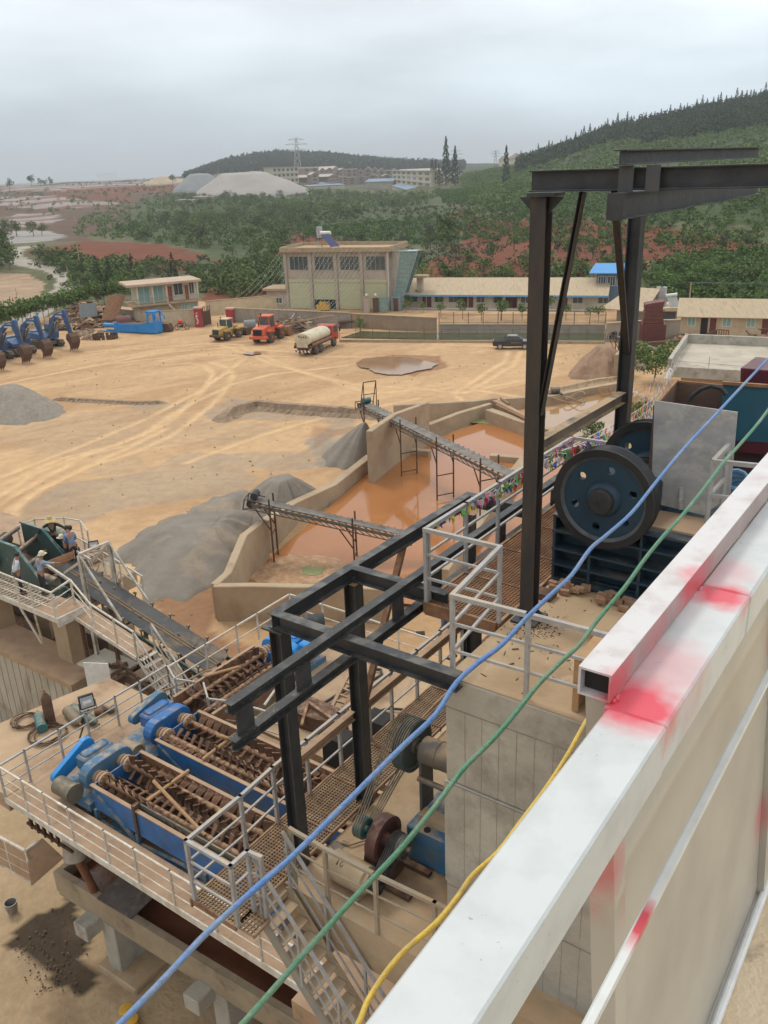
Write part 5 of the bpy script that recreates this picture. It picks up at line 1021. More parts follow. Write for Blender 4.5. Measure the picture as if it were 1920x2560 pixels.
def mk_loader(name_c,body,label,loc,ang,sc=1.0,dark=False):
 t=thing('wheel_loader',label,'wheel loader',(0,0,0));I=Matrix()
 for x in(-1.5,1.7):
  for s_ in(-1,1):wheel(t,I,x,s_*1.05,.78,.6,s_,rim=body,lug=16)
 m=MB();m.prism([(-3.1,.9),(-3.2,1.3),(-3.0,2.1),(-1.2,2.35),(-.7,2.2),(-.7,.7),(-2.4,.7)],-.85,.85);m.build('engine_hood',body,t,bevel=.06)
 m=MB();m.prism([(-3.5,.75),(-3.5,1.15),(-2.5,1.15),(-2.3,.65)],-1.2,1.2);m.build('counterweight',mRustD if dark else body,t,bevel=.05)
 g=MB();g.box(-3.26,-3.12,-.6,.6,1.25,1.98)
 for k in range(6):g.box(-3.29,-3.261,-.55,.55,1.3+k*.11,1.34+k*.11)
 g.build('grille',mDark if not dark else mTeal,t)
 m=MB();m.prism([(-1.0,1.9),(.6,1.9),(.75,2.3),(.55,3.35),(-.95,3.35)],-.72,.72);c=m.build('cab',mGlass,t)
 m=MB();m.box(-1.1,.7,-.85,.85,3.352,3.5)
 for x,y in((-1.0,-.74),(-1.0,.74),(.58,-.74),(.58,.74)):m.bar((x,y,1.9),(x,y,3.35),.1)
 m.box(-1.1,.75,-.78,.78,1.65,1.898);m.build('cab_frame',body if not dark else mCream,t);MB().bar((-.9,.5,3.5),(-.9,.5,3.8),.12).bar((-1.9,.4,2.2),(-1.9,.4,3.0),.1).build('exhaust',mRubber,t)
 m=MB();m.prism([(-.7,.6),(-.7,1.6),(.9,1.6),(1.4,2.2),(1.9,2.1),(2.3,1.0),(2.2,.6)],-.45,.45);m.build('front_frame',body,t,bevel=.04)
 for s_ in(-1,1):
  m=MB();m.prism([(1.2,1.9),(1.5,2.15),(2.6,1.7),(3.6,.7),(3.4,.45),(2.4,1.3)],s_*.62-.09,s_*.62+.09);m.build('lift_arm',body,t)
  m=MB();m.prism([(.9,1.5),(.9,1.75),(2.5,1.75),(2.6,1.5)],s_*1.05-.32,s_*1.05+.32);m.build('fender',body,t);m=MB();m.prism([(-2.3,1.55),(-2.2,1.8),(-.8,1.8),(-.6,1.4)],s_*1.08-.3,s_*1.08+.3);m.build('fender',body,t)
 m=MB();m.prism([(3.3,.9),(3.45,1.35),(4.5,1.3),(4.0,1.15),(3.65,.7),(3.8,.2),(4.9,.08),(3.6,.02),(3.3,.35)],-1.45,1.45)
 for s_ in(-1,1):m.prism([(3.35,.3),(3.45,1.3),(4.4,1.25),(4.7,.1),(3.6,.05)],s_*1.45-.03,s_*1.45+.03)
 m.build('bucket',mRustO if not dark else mRustD,t)
 place(t,loc,ang,sc);return t
mOrange=M('orange_paint',(.62,.10,.035),(.5,.09,.04),2,.45,dust=.25);mYellow=M('yellow_paint',(.48,.31,.06),(.4,.26,.07),2,.5,dust=.4)
p1,p2=P(1,1600,1178),P(2,238,1152);d=(p2-p1).normalized();n_=V((d.y,-d.x,0));c=(p1+p2)/2-n_*1.05
mk_loader('o',mOrange,'orange wheel loader with its engine end towards the yard',c,math.atan2(d.y,d.x),(p2-p1).length/3.2)
p1,p2=P(1,1350,1165),P(1,1418,1145);d=(p2-p1).normalized();n_=V((d.y,-d.x,0));c=(p1+p2)/2-n_*1.05
mk_loader('y',mYellow,'dusty yellow wheel loader with dark grille parked left of the orange one',c,math.atan2(d.y,d.x),(p2-p1).length/3.2,True)
p1,p2=P(2,462,1240),P(2,568,1192);d=(p2-p1).normalized();n_=V((d.y,-d.x,0));wb=(p2-p1).length;S_=wb/5.3
t=thing('tanker_truck','red-cabbed water tanker truck with cream tank, seen from behind','truck',(0,0,0));I=Matrix()
for x in(-2.9,-1.65,2.4):
 for s_ in(-1,1):wheel(t,I,x,s_*1.0,.52,.42 if x>0 else.6,s_)
mTank=M('cream_tank',(.60,.53,.38),(.5,.43,.3),1.2,.5,c3=(.38,.3,.2),s3=1.2,lo3=.55,hi3=.75)
m=MB();n=24
m.lathe([(0,.05),(.001,.98),(.15,1.02),(5.6,1.02),(5.75,.98),(5.751,.05)],(0,0,0),(1,0,0),28);m.v=[V((v.x-4.3,v.y*1.13,v.z*.78+2.0))for v in m.v];m.build('tank',mTank,t,True)
m=MB();m.box(-4.4,1.5,-1.2,1.2,1.05,1.3);m.box(-4.4,3.6,-.45,.45,.75,1.048);m.box(-4.45,-4.3,-1.2,1.2,.95,1.05);m.build('chassis',mRustD,t)
for s_ in(-1,1):MB().box(-4.0,1.4,s_*1.22-.06,s_*1.22+.06,1.3,1.55).build('side_rail',M('truck_red_dust',(.28,.09,.05),(.35,.2,.12),2,.7),t);m=MB();[m.bar((-.9+.7*k,s_*1.15,.55),(-.9+.7*k,s_*1.15,1.1),.06)for k in range(4)];m.bar((-.9,s_*1.15,.58),(1.3,s_*1.15,.58),.08);m.bar((-.9,s_*1.15,.85),(1.3,s_*1.15,.85),.08);m.build('side_guard',mCream,t)
m=MB();m.box(-4.52,-4.46,-.75,.75,1.1,1.6);m.build('rear_board',mTank,t)
m=MB();m.box(-4.56,-4.44,-1.15,1.15,.55,.72);rb=m.build('rear_bumper',mRedP,t);m=MB()
for k in range(5):y=-1.1+k*.5;m.hexa([(-4.6,y,.5),(-4.57,y,.5),(-4.57,y+.2,.5),(-4.6,y+.2,.5),(-4.6,y+.12,.78),(-4.57,y+.12,.78),(-4.57,y+.32,.78),(-4.6,y+.32,.78)])
m.build('stripes',mWhite,rb);m=MB();rr=random.Random(9)
for j in range(4):
 y=-.62+j*.32
 for k in range(5):a=rr.random()*.16;z=2.25+rr.random()*.22;m.box(-4.345,-4.315,y+a*.3,y+a*.3+.1+rr.random()*.12,z,z+.04);
 m.box(-4.345,-4.315,y+.08,y+.12,2.22,2.5)
m.build('lettering',mIron,t);MB().box(-4.6,-4.575,-.25,.25,.32,.48).build('number_plate',mYellow,t)
m=MB();m.prism([(1.75,.9),(1.75,2.75),(3.3,2.75),(3.65,1.9),(3.7,.75),(3.0,.75),(2.95,1.1),(1.9,1.1)],-1.15,1.15);cb=m.build('cab',M('cab_red',(.42,.05,.03),(.35,.045,.03),2,.45,dust=.3),t,bevel=.07)
m=MB();
for s_ in(-1,1):m.prism([(2.3,1.85),(2.3,2.5),(3.2,2.5),(3.45,1.85)],s_*1.155-.01,s_*1.155+.01)
m.box(1.73,1.748,-.7,.7,1.95,2.5);m.hexa([(3.66,-1,1.95),(3.68,-1,1.95),(3.68,1,1.95),(3.66,1,1.95),(3.36,-1,2.6),(3.38,-1,2.6),(3.38,1,2.6),(3.36,1,2.6)]);m.build('windows',mGlass,cb)
for s_ in(-1,1):MB().box(3.4,3.5,s_*1.45-.1,s_*1.45+.1,1.8,2.3).bar((3.45,s_*1.15,2.2),(3.45,s_*1.4,2.2),.04).build('mirror',mRubber,t)
c=p1 .lerp(p2,(2.28)/4.68 if 0 else.43);c=p1+d*(2.28*S_)-n_*1.0*S_;place(t,c,math.atan2(d.y,d.x),S_)
p1,p2=P(3,70,1597),P(3,216,1597);d=(p2-p1).normalized();n_=V((d.y,-d.x,0));S_=(p2-p1).length/3.25;t=thing('pickup_truck','black double-cab pickup parked near the canal kerb','pickup',(0,0,0))
mCar=M('black_car_paint',(.012,.015,.022),(.02,.02,.024),2,.3,coat=.5,dust=.08,dc=(.2,.16,.12))
for x in(-1.65,1.6):
 for s_ in(-1,1):wheel(t,I,x,s_*.78,.38,.25,s_,rim=mSteelPl)
m=MB();m.prism([(-2.6,.5),(-2.65,1.15),(-1.0,1.15),(-.95,1.2),(1.0,1.2),(1.15,1.15),(2.3,1.05),(2.55,.85),(2.55,.45),(-2.0,.4)],-.88,.88);m.build('body',mCar,t,bevel=.05)
m=MB();m.prism([(-.95,1.15),(-.8,1.7),(-.5,1.78),(.55,1.76),(1.3,1.18)],-.74,.74);cb=m.build('cab',mCar,t,bevel=.06)
m=MB()
for s_ in(-1,1):m.prism([(-.78,1.25),(-.68,1.64),(-.08,1.68),(-.08,1.25)],s_*.745-.006,s_*.745+.006);m.prism([(0,1.25),(0,1.68),(.5,1.66),(1.05,1.25)],s_*.745-.006,s_*.745+.006)
m.hexa([(1.32,-.66,1.2),(1.34,-.66,1.2),(1.34,.66,1.2),(1.32,.66,1.2),(.62,-.62,1.73),(.64,-.62,1.73),(.64,.62,1.73),(.62,.62,1.73)]);m.build('windows',mGlass,cb)
MB().box(-2.5,-1.05,-.72,.72,1.152,1.16).build('load_bed',mDark,t);m=MB();m.bar((-1.15,-.75,1.15),(-.9,-.6,1.75),.07).bar((-1.15,.75,1.15),(-.9,.6,1.75),.07).bar((-2.5,-.8,1.2),(-1.1,-.8,1.3),.06).bar((-2.5,.8,1.2),(-1.1,.8,1.3),.06).bar((-.9,-.6,1.75),(-.9,.6,1.75),.07);m.build('roll_bar',mIron,t)
for s_ in(-1,1):MB().box(2.45,2.57,s_*.7-.14,s_*.7+.14,.8,.95).build('headlight',mWhite,t);MB().box(-2.66,-2.62,s_*.8-.07,s_*.8+.07,.75,1.1).build('tail_light',mRedP,t)
m=MB()
for k in range(8):m.box(-.2+k*.17,-.1+k*.17,-.892,-.882,.88,.93)
m.build('door_lettering',mSteelPl,t);MB().box(2.56,2.58,-.5,.5,.5,.75).build('grille',mSteelPl,t)
place(t,(p1+p2)/2-n_*.8*S_+d*.05,math.atan2(d.y,d.x),S_)
t=thing('motorcycle','motorcycle with a bright red bundle on its seat by the cream yard wall','motorcycle',(0,0,0))
for x in(-.65,.65):m=MB();m.tube([(x+.3*math.cos(a*.5236),0,.32+.3*math.sin(a*.5236))for a in range(13)],.055,6,False);m.build('wheel',mTyre,t)
m=MB();m.bar((-.65,0,.32),(-.1,0,.5),.08).bar((-.1,0,.5),(.3,0,.8),.1).bar((.65,0,.32),(.4,0,1.0),.07).bar((.35,-.35,1.05),(.35,.35,1.05),.04);m.cbox((0,0,.45),.4,.25,.3);m.build('frame',mRubber,t)
MB().sphere((.2,0,.82),.18,6,.7).build('fuel_tank',mRedP,t);MB().cbox((-.3,0,.78),.6,.25,.1).build('seat',mRubber,t);place(t,P(1,1080,1100),R(5),1.25)
q=P(1,1080,1100)+V((-.2,0,1.05));o=MB().sphere(q+V((0,0,.3)),.42,6,.75).build('bundle',M('bright_red_cloth',(.7,.06,.03),(.6,.05,.03),4,.7),None,True);tag(o,'bright red bundle resting on the motorcycle seat','bundle')
a,b=P(20,275,470),P(20,990,500);M_=FR(a,b);w_=(b-a).length;X_=lambda x:(x-275)/(990-275)*w_
t=thing('screw_washer','new bright blue screw washer lying in front of the scrap pile','screw washer',a)
MB(M_).box(X_(510),X_(900),0,1.9,.25,1.5).build('tub',mBlueB,t,bevel=.04);MB(M_).prism([(X_(800),.25),(X_(800),1.5),(X_(900),1.9),(w_,1.9),(w_,.2)],-.06,1.96).build('end_box',mBlueB,t)
MB(M_).box(X_(515),X_(860),.1,1.8,1.502,1.56).build('mud_fill',mRustD,t)
m=MB(M_)
for y in(-.03,1.8):m.bar((X_(905),y,1.8),(X_(905),y,3.5),.2);m.bar((X_(980),y,1.8),(X_(980),y,3.5),.2)
for y in(-.03,1.8):m.tube([(X_(895)+1.1*(1-math.cos(k*.5236)),y,2.2+1.2*math.sin(k*.5236))for k in range(7)],.12,6)
m.box(X_(885),X_(990),-.1,1.9,3.4,3.65);m.build('drive_frame',mBlueB,t)
MB(M_).cyl((X_(290),.8,1.1),(X_(430),.8,1.1),.36,14).build('motor',mBlueB,t,True);MB(M_).cbox((X_(475),.8,1.0),1.1,1.2,1.3).build('gearbox',mBlueB,t,bevel=.06)
MB(M_).box(0,w_,.2,.4,.02,.25).box(0,w_,1.4,1.6,.02,.25).build('skid',mBlueB,t);m=MB(M_)
for k in range(7):m.box(X_(540+50*k),X_(550+50*k),-.08,0,.3,1.4)
m.build('ribs',mBlueB,t)
a=P(20,1010,470);o=MB(FA(a,-.2)).prism([(0,0),(0,1.0),(.4,1.5),(1.9,1.3),(2.3,.3),(2.0,0)],0,1.5).build('loose_bucket',mRustD,None,bevel=.05);tag(o,'rusty loose bucket lying right of the blue screw washer','bucket')
a=P(1,545,1165);M_=FR(a,P(1,680,1160));m=MB(M_);L_=(P(1,680,1160)-a).length
pts=[]
for k in range(40):
 u=k/40*2*math.pi;x=L_/2+L_/2*(abs(math.cos(u))**.5)*(1 if math.cos(u)>0 else-1);y=1.2+1.1*(abs(math.sin(u))**.8)*(1 if math.sin(u)>0 else-1);m.cbox((x,y,.4),.45,.25,.75,Matrix.Rotation(u+1.57,3,'Z'))
tag(m.build('track_chain',mRustD),'rusty crawler track chain laid in a ring in front of the scrap','track chain')
def rubble(label,poly,g,z,n,sz,mat,seed=3,name='rubble'):
 r_=random.Random(seed);pp=[P(g,*q,z)for q in poly];c=sum(pp,V())/len(pp);m=MB()
 for i in range(n):
  k=r_.randrange(len(pp));p=c.lerp(pp[k].lerp(pp[(k+1)%len(pp)],r_.random()),r_.random()**.6);s_=sz*r_.uniform(.3,1)
  m.cbox((p.x,p.y,z+s_*.2),s_,s_*r_.uniform(.5,1),s_*.6,Matrix.Rotation(r_.uniform(0,3),3,V((r_.random(),r_.random(),1)).normalized()))
 o=m.build(name,mat);return tag(o,label,'rubble',kind='stuff')
def scrap(label,poly,n,Hm,seed,peak,g,sz=1.6,mats=None,base=True):
 r_=random.Random(seed);t=thing('scrap_pile',label,'scrap pile',P(g,*poly[0]));pp=[P(g,*q)for q in poly];c=P(g,*peak)
 if base:
  h=heap('heap_core','','',pp,c,Hm*.7,mRubbleE,nz=.2,ns=1.5);h.parent=t;h.location=h.location-t.location
 ms=mats or[mRustD,mRust,mGrayD,mRustO,mConcD];bs=[MB()for _ in ms]
 for i in range(n):
  k=r_.randrange(len(pp));u=r_.random()**.5;p=c.lerp(pp[k].lerp(pp[(k+1)%len(pp)],r_.random()),u);z=Hm*(1-u)*r_.uniform(.55,1)+.15;a=r_.uniform(0,6.28);e_=r_.uniform(-.45,.45);L_=r_.uniform(.5,1)*sz;j=r_.randrange(len(ms))
  d=V((math.cos(a)*math.cos(e_),math.sin(a)*math.cos(e_),math.sin(e_)))*L_
  if r_.random()<.35:bs[j].bar(V((p.x,p.y,z))-d/2,V((p.x,p.y,z))+d/2,r_.uniform(.5,1.2),.05,(r_.random()-.5,r_.random()-.5,1))
  else:bs[j].bar(V((p.x,p.y,z))-d,V((p.x,p.y,z))+d,r_.uniform(.06,.18))
 nm=['dark_scrap','rusty_scrap','grey_scrap','orange_scrap','pale_scrap']
 for j,b in enumerate(bs):
  if b.v:b.build(nm[j],ms[j],t)
 return t
scrap('long pile of scrap steel and boards left of the gatehouse',[(310,1100),(330,1040),(440,960),(600,985),(700,1010),(830,1060),(820,1090),(620,1085),(470,1110)],620,3.2,5,(540,1045),1)
rubble('loose stones and scraps scattered in front of the scrap pile',[(400,1120),(520,1100),(620,1110),(560,1165),(430,1160)],1,0.05,160,.5,mRubbleE)
a=P(1,600,1045,1.2);o=MB(FA(a,.3)).hexa([(0,0,0),(2.6,-.2,0),(2.65,-.1,0),(.05,.1,0),(1.8,1.6,3.9),(4.6,1.2,3.9),(4.65,1.3,3.9),(1.85,1.7,3.9)]).build('steel_sheet',mRustO);tag(o,'large orange rusty sheet standing up out of the scrap pile','steel sheet')
o=MB(FA(P(1,475,1030,1.5),.4)).hexa([(0,0,0),(3.0,0,0),(3,.06,0),(0,.06,0),(.2,.9,2.2),(3,.9,2.2),(3,.96,2.2),(.2,.96,2.2)]).build('steel_sheet',M('grey_sheet',(.19,.21,.20),None,2,.6));tag(o,'grey-green sheet leaning on the left of the scrap pile','steel sheet')
o=MB().cyl(P(1,690,1062,1.4),P(1,775,1055,1.4),1.15,18).build('drum',M('maroon_drum',(.14,.045,.04),(.1,.04,.035),2,.7),None,True);tag(o,'big maroon steel drum at the right of the scrap pile','drum')
a=P(1,420,955,1.5);b=P(1,840,1010,1.5);wallrun('weathered boundary wall behind the scrap pile',[V((a.x,a.y,0)),V((b.x,b.y,0))],1.9,.25,mGreyW,True)
scrap('tilted slabs and scrap behind the orange loader',[(205,1070),(300,1050),(420,1035),(460,1085),(330,1125),(280,1120)],60,2.4,8,(350,1090),2,2.4,[mConcD,mGreyW,mRust,mRustD,mPinkW])
o=MB(FR(P(2,225,1085,.8),P(2,430,1062,1.6))).hexa([(0,-.8,.3),(9.5,-.5,2.0),(9.5,.9,1.8),(0,.9,.1),(0,-.8,.5),(9.5,-.5,2.25),(9.5,.9,2.05),(0,.9,.3)]).build('concrete_slab',mConcD,bevel=.03);tag(o,'long tilted concrete slab behind the orange loader','slab')
o=MB().cyl(P(2,25,1075,.9),P(2,90,1070,.9),.85,16).build('steel_tank',M('blue_grey_tank',(.16,.2,.22),(.2,.17,.14),2,.6),None,True);tag(o,'blue-grey steel tank lying between the two loaders','tank')
o=MB(FR(P(2,585,1095,0),P(2,640,1092,0))).box(0,4.3,0,1,.9,1.15).box(.2,.5,.1,.9,0,.9).box(3.8,4.1,.1,.9,0,.9).build('steel_trestle',mRustD);tag(o,'low rusty trestle against the grey wall behind the tanker','trestle')
o=MB(FA(P(2,487,985,.2),0)).box(-1,1.2,0,1,0,.9).cbox((.1,.5,1.15),1.2,.8,.5).build('yellow_machine',M('bright_yellow',(.65,.36,.03),None,3,.5));tag(o,'small yellow machine in front of the half-open warehouse shutter','machine')
for k,(x,lb)in enumerate(((752,'left pale stone pillar with globe lamp in front of the warehouse'),(806,'right dark stone pillar with pale cap in front of the warehouse'))):
 p=P(2,x,1000);t=thing('gate_pillar',lb,'pillar',p);MB(FA(p,0)).box(-.5,.5,0,.9,-.1,2.6).build('shaft',mPinkW if k==0 else mRustD,t);MB(FA(p,0)).box(-.62,.62,-.1,1,2.602,2.8).build('cap',mConcD,t);MB().sphere(p+V((0,.4,3.05)),.25,6).build('lamp_globe',mWhite,t)
a,b=P(3,905,1562),P(3,1048,1562);M_=FR(a,b);w_=(b-a).length;t=thing('scrap_hopper','dark red steel hopper with jagged top standing by the grey wall','hopper',a);mDR=M('dark_red_steel',(.16,.03,.03),(.11,.028,.028),2,.6,dust=.2)
MB(M_).box(0,w_,0,2.6,.3,2.6).build('lower_box',mDR,t);MB(M_).prism([(.1,2.602),(w_*.9,2.602),(w_*.8,4.6),(w_*.86,5.7),(.2,5.3),(.3,4.4)],.2,2.4).build('upper_box',mDR,t);m=MB(M_)
for k in range(7):m.box(.1+k*w_/7,.22+k*w_/7,-.1,0,.3,2.5)
for k in range(5):m.box(0,w_*.9,.1,.2,2.8+k*.55,2.9+k*.55)
m.build('ribs',mRustD,t)
m=MB();a,b=P(3,905,1580),P(3,1130,1562)
for k in range(26):c=a.lerp(b,k/25)+V((0,-1.2,.4));m.cyl(c+V((0,-.3,0)),c+V((0,.3,0)),.42,9)
tag(m.build('roller_row',mRustD),'row of rusty track rollers lying before the dark red hopper','rollers')
scrap('loose scrap parts right of the dark red hopper',[(1060,1540),(1130,1520),(1200,1530),(1210,1560),(1100,1580)],40,1.0,12,(1150,1545),3,1.2)
a,b=P(3,740,1520,2.6),P(3,1105,1632,.8);conveyor('small dark conveyor lying slanted between the gantry leg and the earth mound',a,b,1.0,[(.08,0),(.75,0)],False,18)
t=thing('bar_rack','open rusty frame of upright bars standing behind the roof terrace','steel frame',P(3,1290,1595));a=P(3,1283,1598);b=P(3,1345,1585);zt_=ZT(3,1478,b)
MB().hexa([a,a+V((.08,0,0)),b+V((.08,0,0)),b,a+V((0,0,ZT(3,1500,a))),a+V((.08,0,ZT(3,1500,a))),b+V((.08,0,zt_)),b+V((0,0,zt_))]).build('side_panel',mRustD,t)
m=MB();c=P(3,1415,1590)
for k in range(6):q=b.lerp(c,k/5);m.bar(q,q+V((0,0,zt_)),.12)
m.bar(b+V((0,0,zt_)),c+V((0,0,zt_)),.15);m.bar(c+V((0,0,zt_*.6)),P(3,1510,1600),.15);m.build('bars',mRust,t)
scrap('tangle of rusty bars at the right edge behind the roof terrace',[(1440,1600),(1490,1570),(1659,1560),(1800,1580),(1700,1620),(1500,1615)],80,2.4,14,(1620,1590),3,2.2)
for k,(x,y,lb)in enumerate(((675,1615,'black bag at the top left of the brown earth mound'),(730,1612,'small dark bag right of the other bag on the earth mound'))):
 o=MB().sphere(P(3,x,y,1.4)+V((0,0,.35)),.45-.1*k,6,.7).build('bag',mRubber,None,True);tag(o,lb,'bag')
yp=[];rr=random.Random(31)
m=MB()
for i in range(1500):
 x,y=rr.uniform(-75,34),rr.uniform(40,132);s_=.05+.12*rr.random()**4
 if abs(x)>y*.42 or(x>-6 and y<100)and rr.random()<.8:continue
 m.cbox((x,y,.03+s_*.1),s_,s_*rr.uniform(.5,1),s_*.6,Matrix.Rotation(rr.uniform(0,3),3,V((rr.random(),rr.random(),1)).normalized()))
tag(m.build('loose_stones',M('pale_clods',(.36,.25,.15),(.28,.2,.125),2,.95)),'small loose stones and clods scattered over the sandy yard','stones',kind='stuff')
rubble('broken dark rubble strewn on the ground behind the black frame',[(640,1120),(760,1110),(760,1190),(640,1200),(480,1170)],5,0,500,.55,M('dark_rubble',(.16,.11,.075),(.28,.21,.15),1,.95))
ABI=AB.inverted()
def on(g,x,y,z):return ABI@P(g,x,y,z)
def T_(name,label,cat,b,a,z,group=None):return thing(name,label,cat,ab(b,a,z),group)
def bb(b0,b1,a0,a1,z0,z1):return MB(AB).box(b0,b1,a0,a1,z0,z1)
t=T_('foundation_block','tall board-marked concrete block carrying the jaw crusher','concrete block',-4.25,6.87,2)
m=bb(-4.25,4.5,6.87,15.5,17.42,18.8);m.build('block',mConc,t,bevel=.015)
bb(-4.27,4.5,6.85,15.5,15.9,17.417).build('middle_lift',mConc,t,bevel=.012);bb(-4.25,4.5,6.87,15.5,2,15.898).build('lower_block',mConc,t)
m=MB(AB);rr=random.Random(2)
for z0,z1,zz in((17.43,18.42,0),(16.0,17.4,-.02),(14.5,15.85,0),(13,14.4,0),(11.2,12.9,0)):
 b=-4.0
 while b<3:m.box(b,b+.004,6.87+zz-.003,6.88+zz,z0,z1);b+=.21
 m.box(-4.24,4.4,6.87+zz-.006,6.88+zz,z1-.004,z1+.006)
m.build('form_seams',M('seam_grout',(.27,.245,.20),None,3,.9),t)
tag(heap('dust_bank','','',[ab(-4.1,8.0,0),ab(-3.2,7.3,0),ab(-1,7.2,0),ab(-1,9.6,0),ab(-4.1,9.6,0)],ab(-2.6,8.5,0),.05,mTan,nz=.8,ns=.4),'thin bank of tan dust and crumbs on the block top','dust',kind='stuff');
bpy.data.objects['dust_bank'].location.z+=18.8
tag(MB(AB).box(-4.24,1,6.88,9.69,18.802,18.812).build('dust_layer',mTan),'tan dust lying over the top of the concrete block','dust',kind='stuff')
m=MB(AB);rr=random.Random(5)
for i in range(330):b,a=rr.gauss(-3.85,.16),rr.gauss(8.35,.22);m.cbox((max(-4.2,b),min(9.6,max(6.95,a)),18.816),rr.uniform(.004,.02),rr.uniform(.004,.012),.005,Matrix.Rotation(rr.random()*3,3,'Z'))
for i in range(60):m.cbox((rr.uniform(-4.1,-2.3),rr.uniform(7,9.6),18.817),rr.uniform(.03,.09),.006,.006,Matrix.Rotation(rr.random()*3,3,'Z'))
tag(m.build('weld_litter',mDark),'dark crumbs and twigs littered around the gantry foot','litter',kind='stuff')
for k,(x0,y0,x1,y1)in enumerate(((935,855,1115,912),(775,893,820,890),(738,1003,788,990))):
 p,q=P(12,x0,y0,18.825),P(12,x1,y1,18.825);tag(MB().cyl(p,q,.008,6).build('iron_rod',mRustD),['long thin rusty rod lying on the block top','short rusty rod lying nearest the railing post','shortest rusty rod lying near the front rail of the block'][k],'rod')
for k,(x,y,lb)in enumerate(((1160,500,'broken brick pad at the left foot of the crusher'),(1500,590,'broken brick pad at the right foot of the crusher'))):
 p=on(12,x,y,18.82);m=MB(AB);rr=random.Random(k)
 for i in range(16):m.cbox((p.x+rr.uniform(-.22,.22),p.y+rr.uniform(-.1,.16),18.83+rr.uniform(0,.06)),.12,.07,.06,Matrix.Rotation(rr.uniform(-.4,.4),3,'Z'))
 m.cyl((p.x,p.y,18.83),(p.x,p.y,18.98),.03,8);tag(m.build('brick_pad',M('brick_dust',(.27,.14,.08),(.34,.22,.14),6,.9,bump=.3)),lb,'brick pad')
t=T_('jaw_crusher','dark blue jaw crusher with two big flywheels on the concrete block','jaw crusher',-3.3,10.2,18.8)
m=MB(AB);m.box(-4.2,-1.6,9.75,12.6,18.83,19.75);m.box(-4.2,-1.6,9.66,9.749,18.83,18.9)
m.build('body',mTeal,t,bevel=.015)
m=MB(AB)
for z in(18.86,19.08,19.3,19.55,19.76):m.box(-4.24,-1.56,9.52,9.748,z,z+.03)
for b in(-4.24,-3.75,-3.1,-2.5,-1.9):m.box(b,b+.035,9.54,9.747,18.895,19.76)
m.box(-4.24,-4.202,9.75,12.6,18.86,19.8);m.build('ribs',mTeal,t)
bb(-3.1,-1.6,9.70,10.25,19.792,19.82).build('ledge',mMud,t)
MB(AB).cyl((-3.56,9.3,20.15),(-3.56,11.2,20.12),.12,18).build('shaft',mRubber,t,True)
bb(-3.95,-3.1,9.75,10.75,19.752,20.25).build('pitman_housing',mTeal,t,bevel=.05)
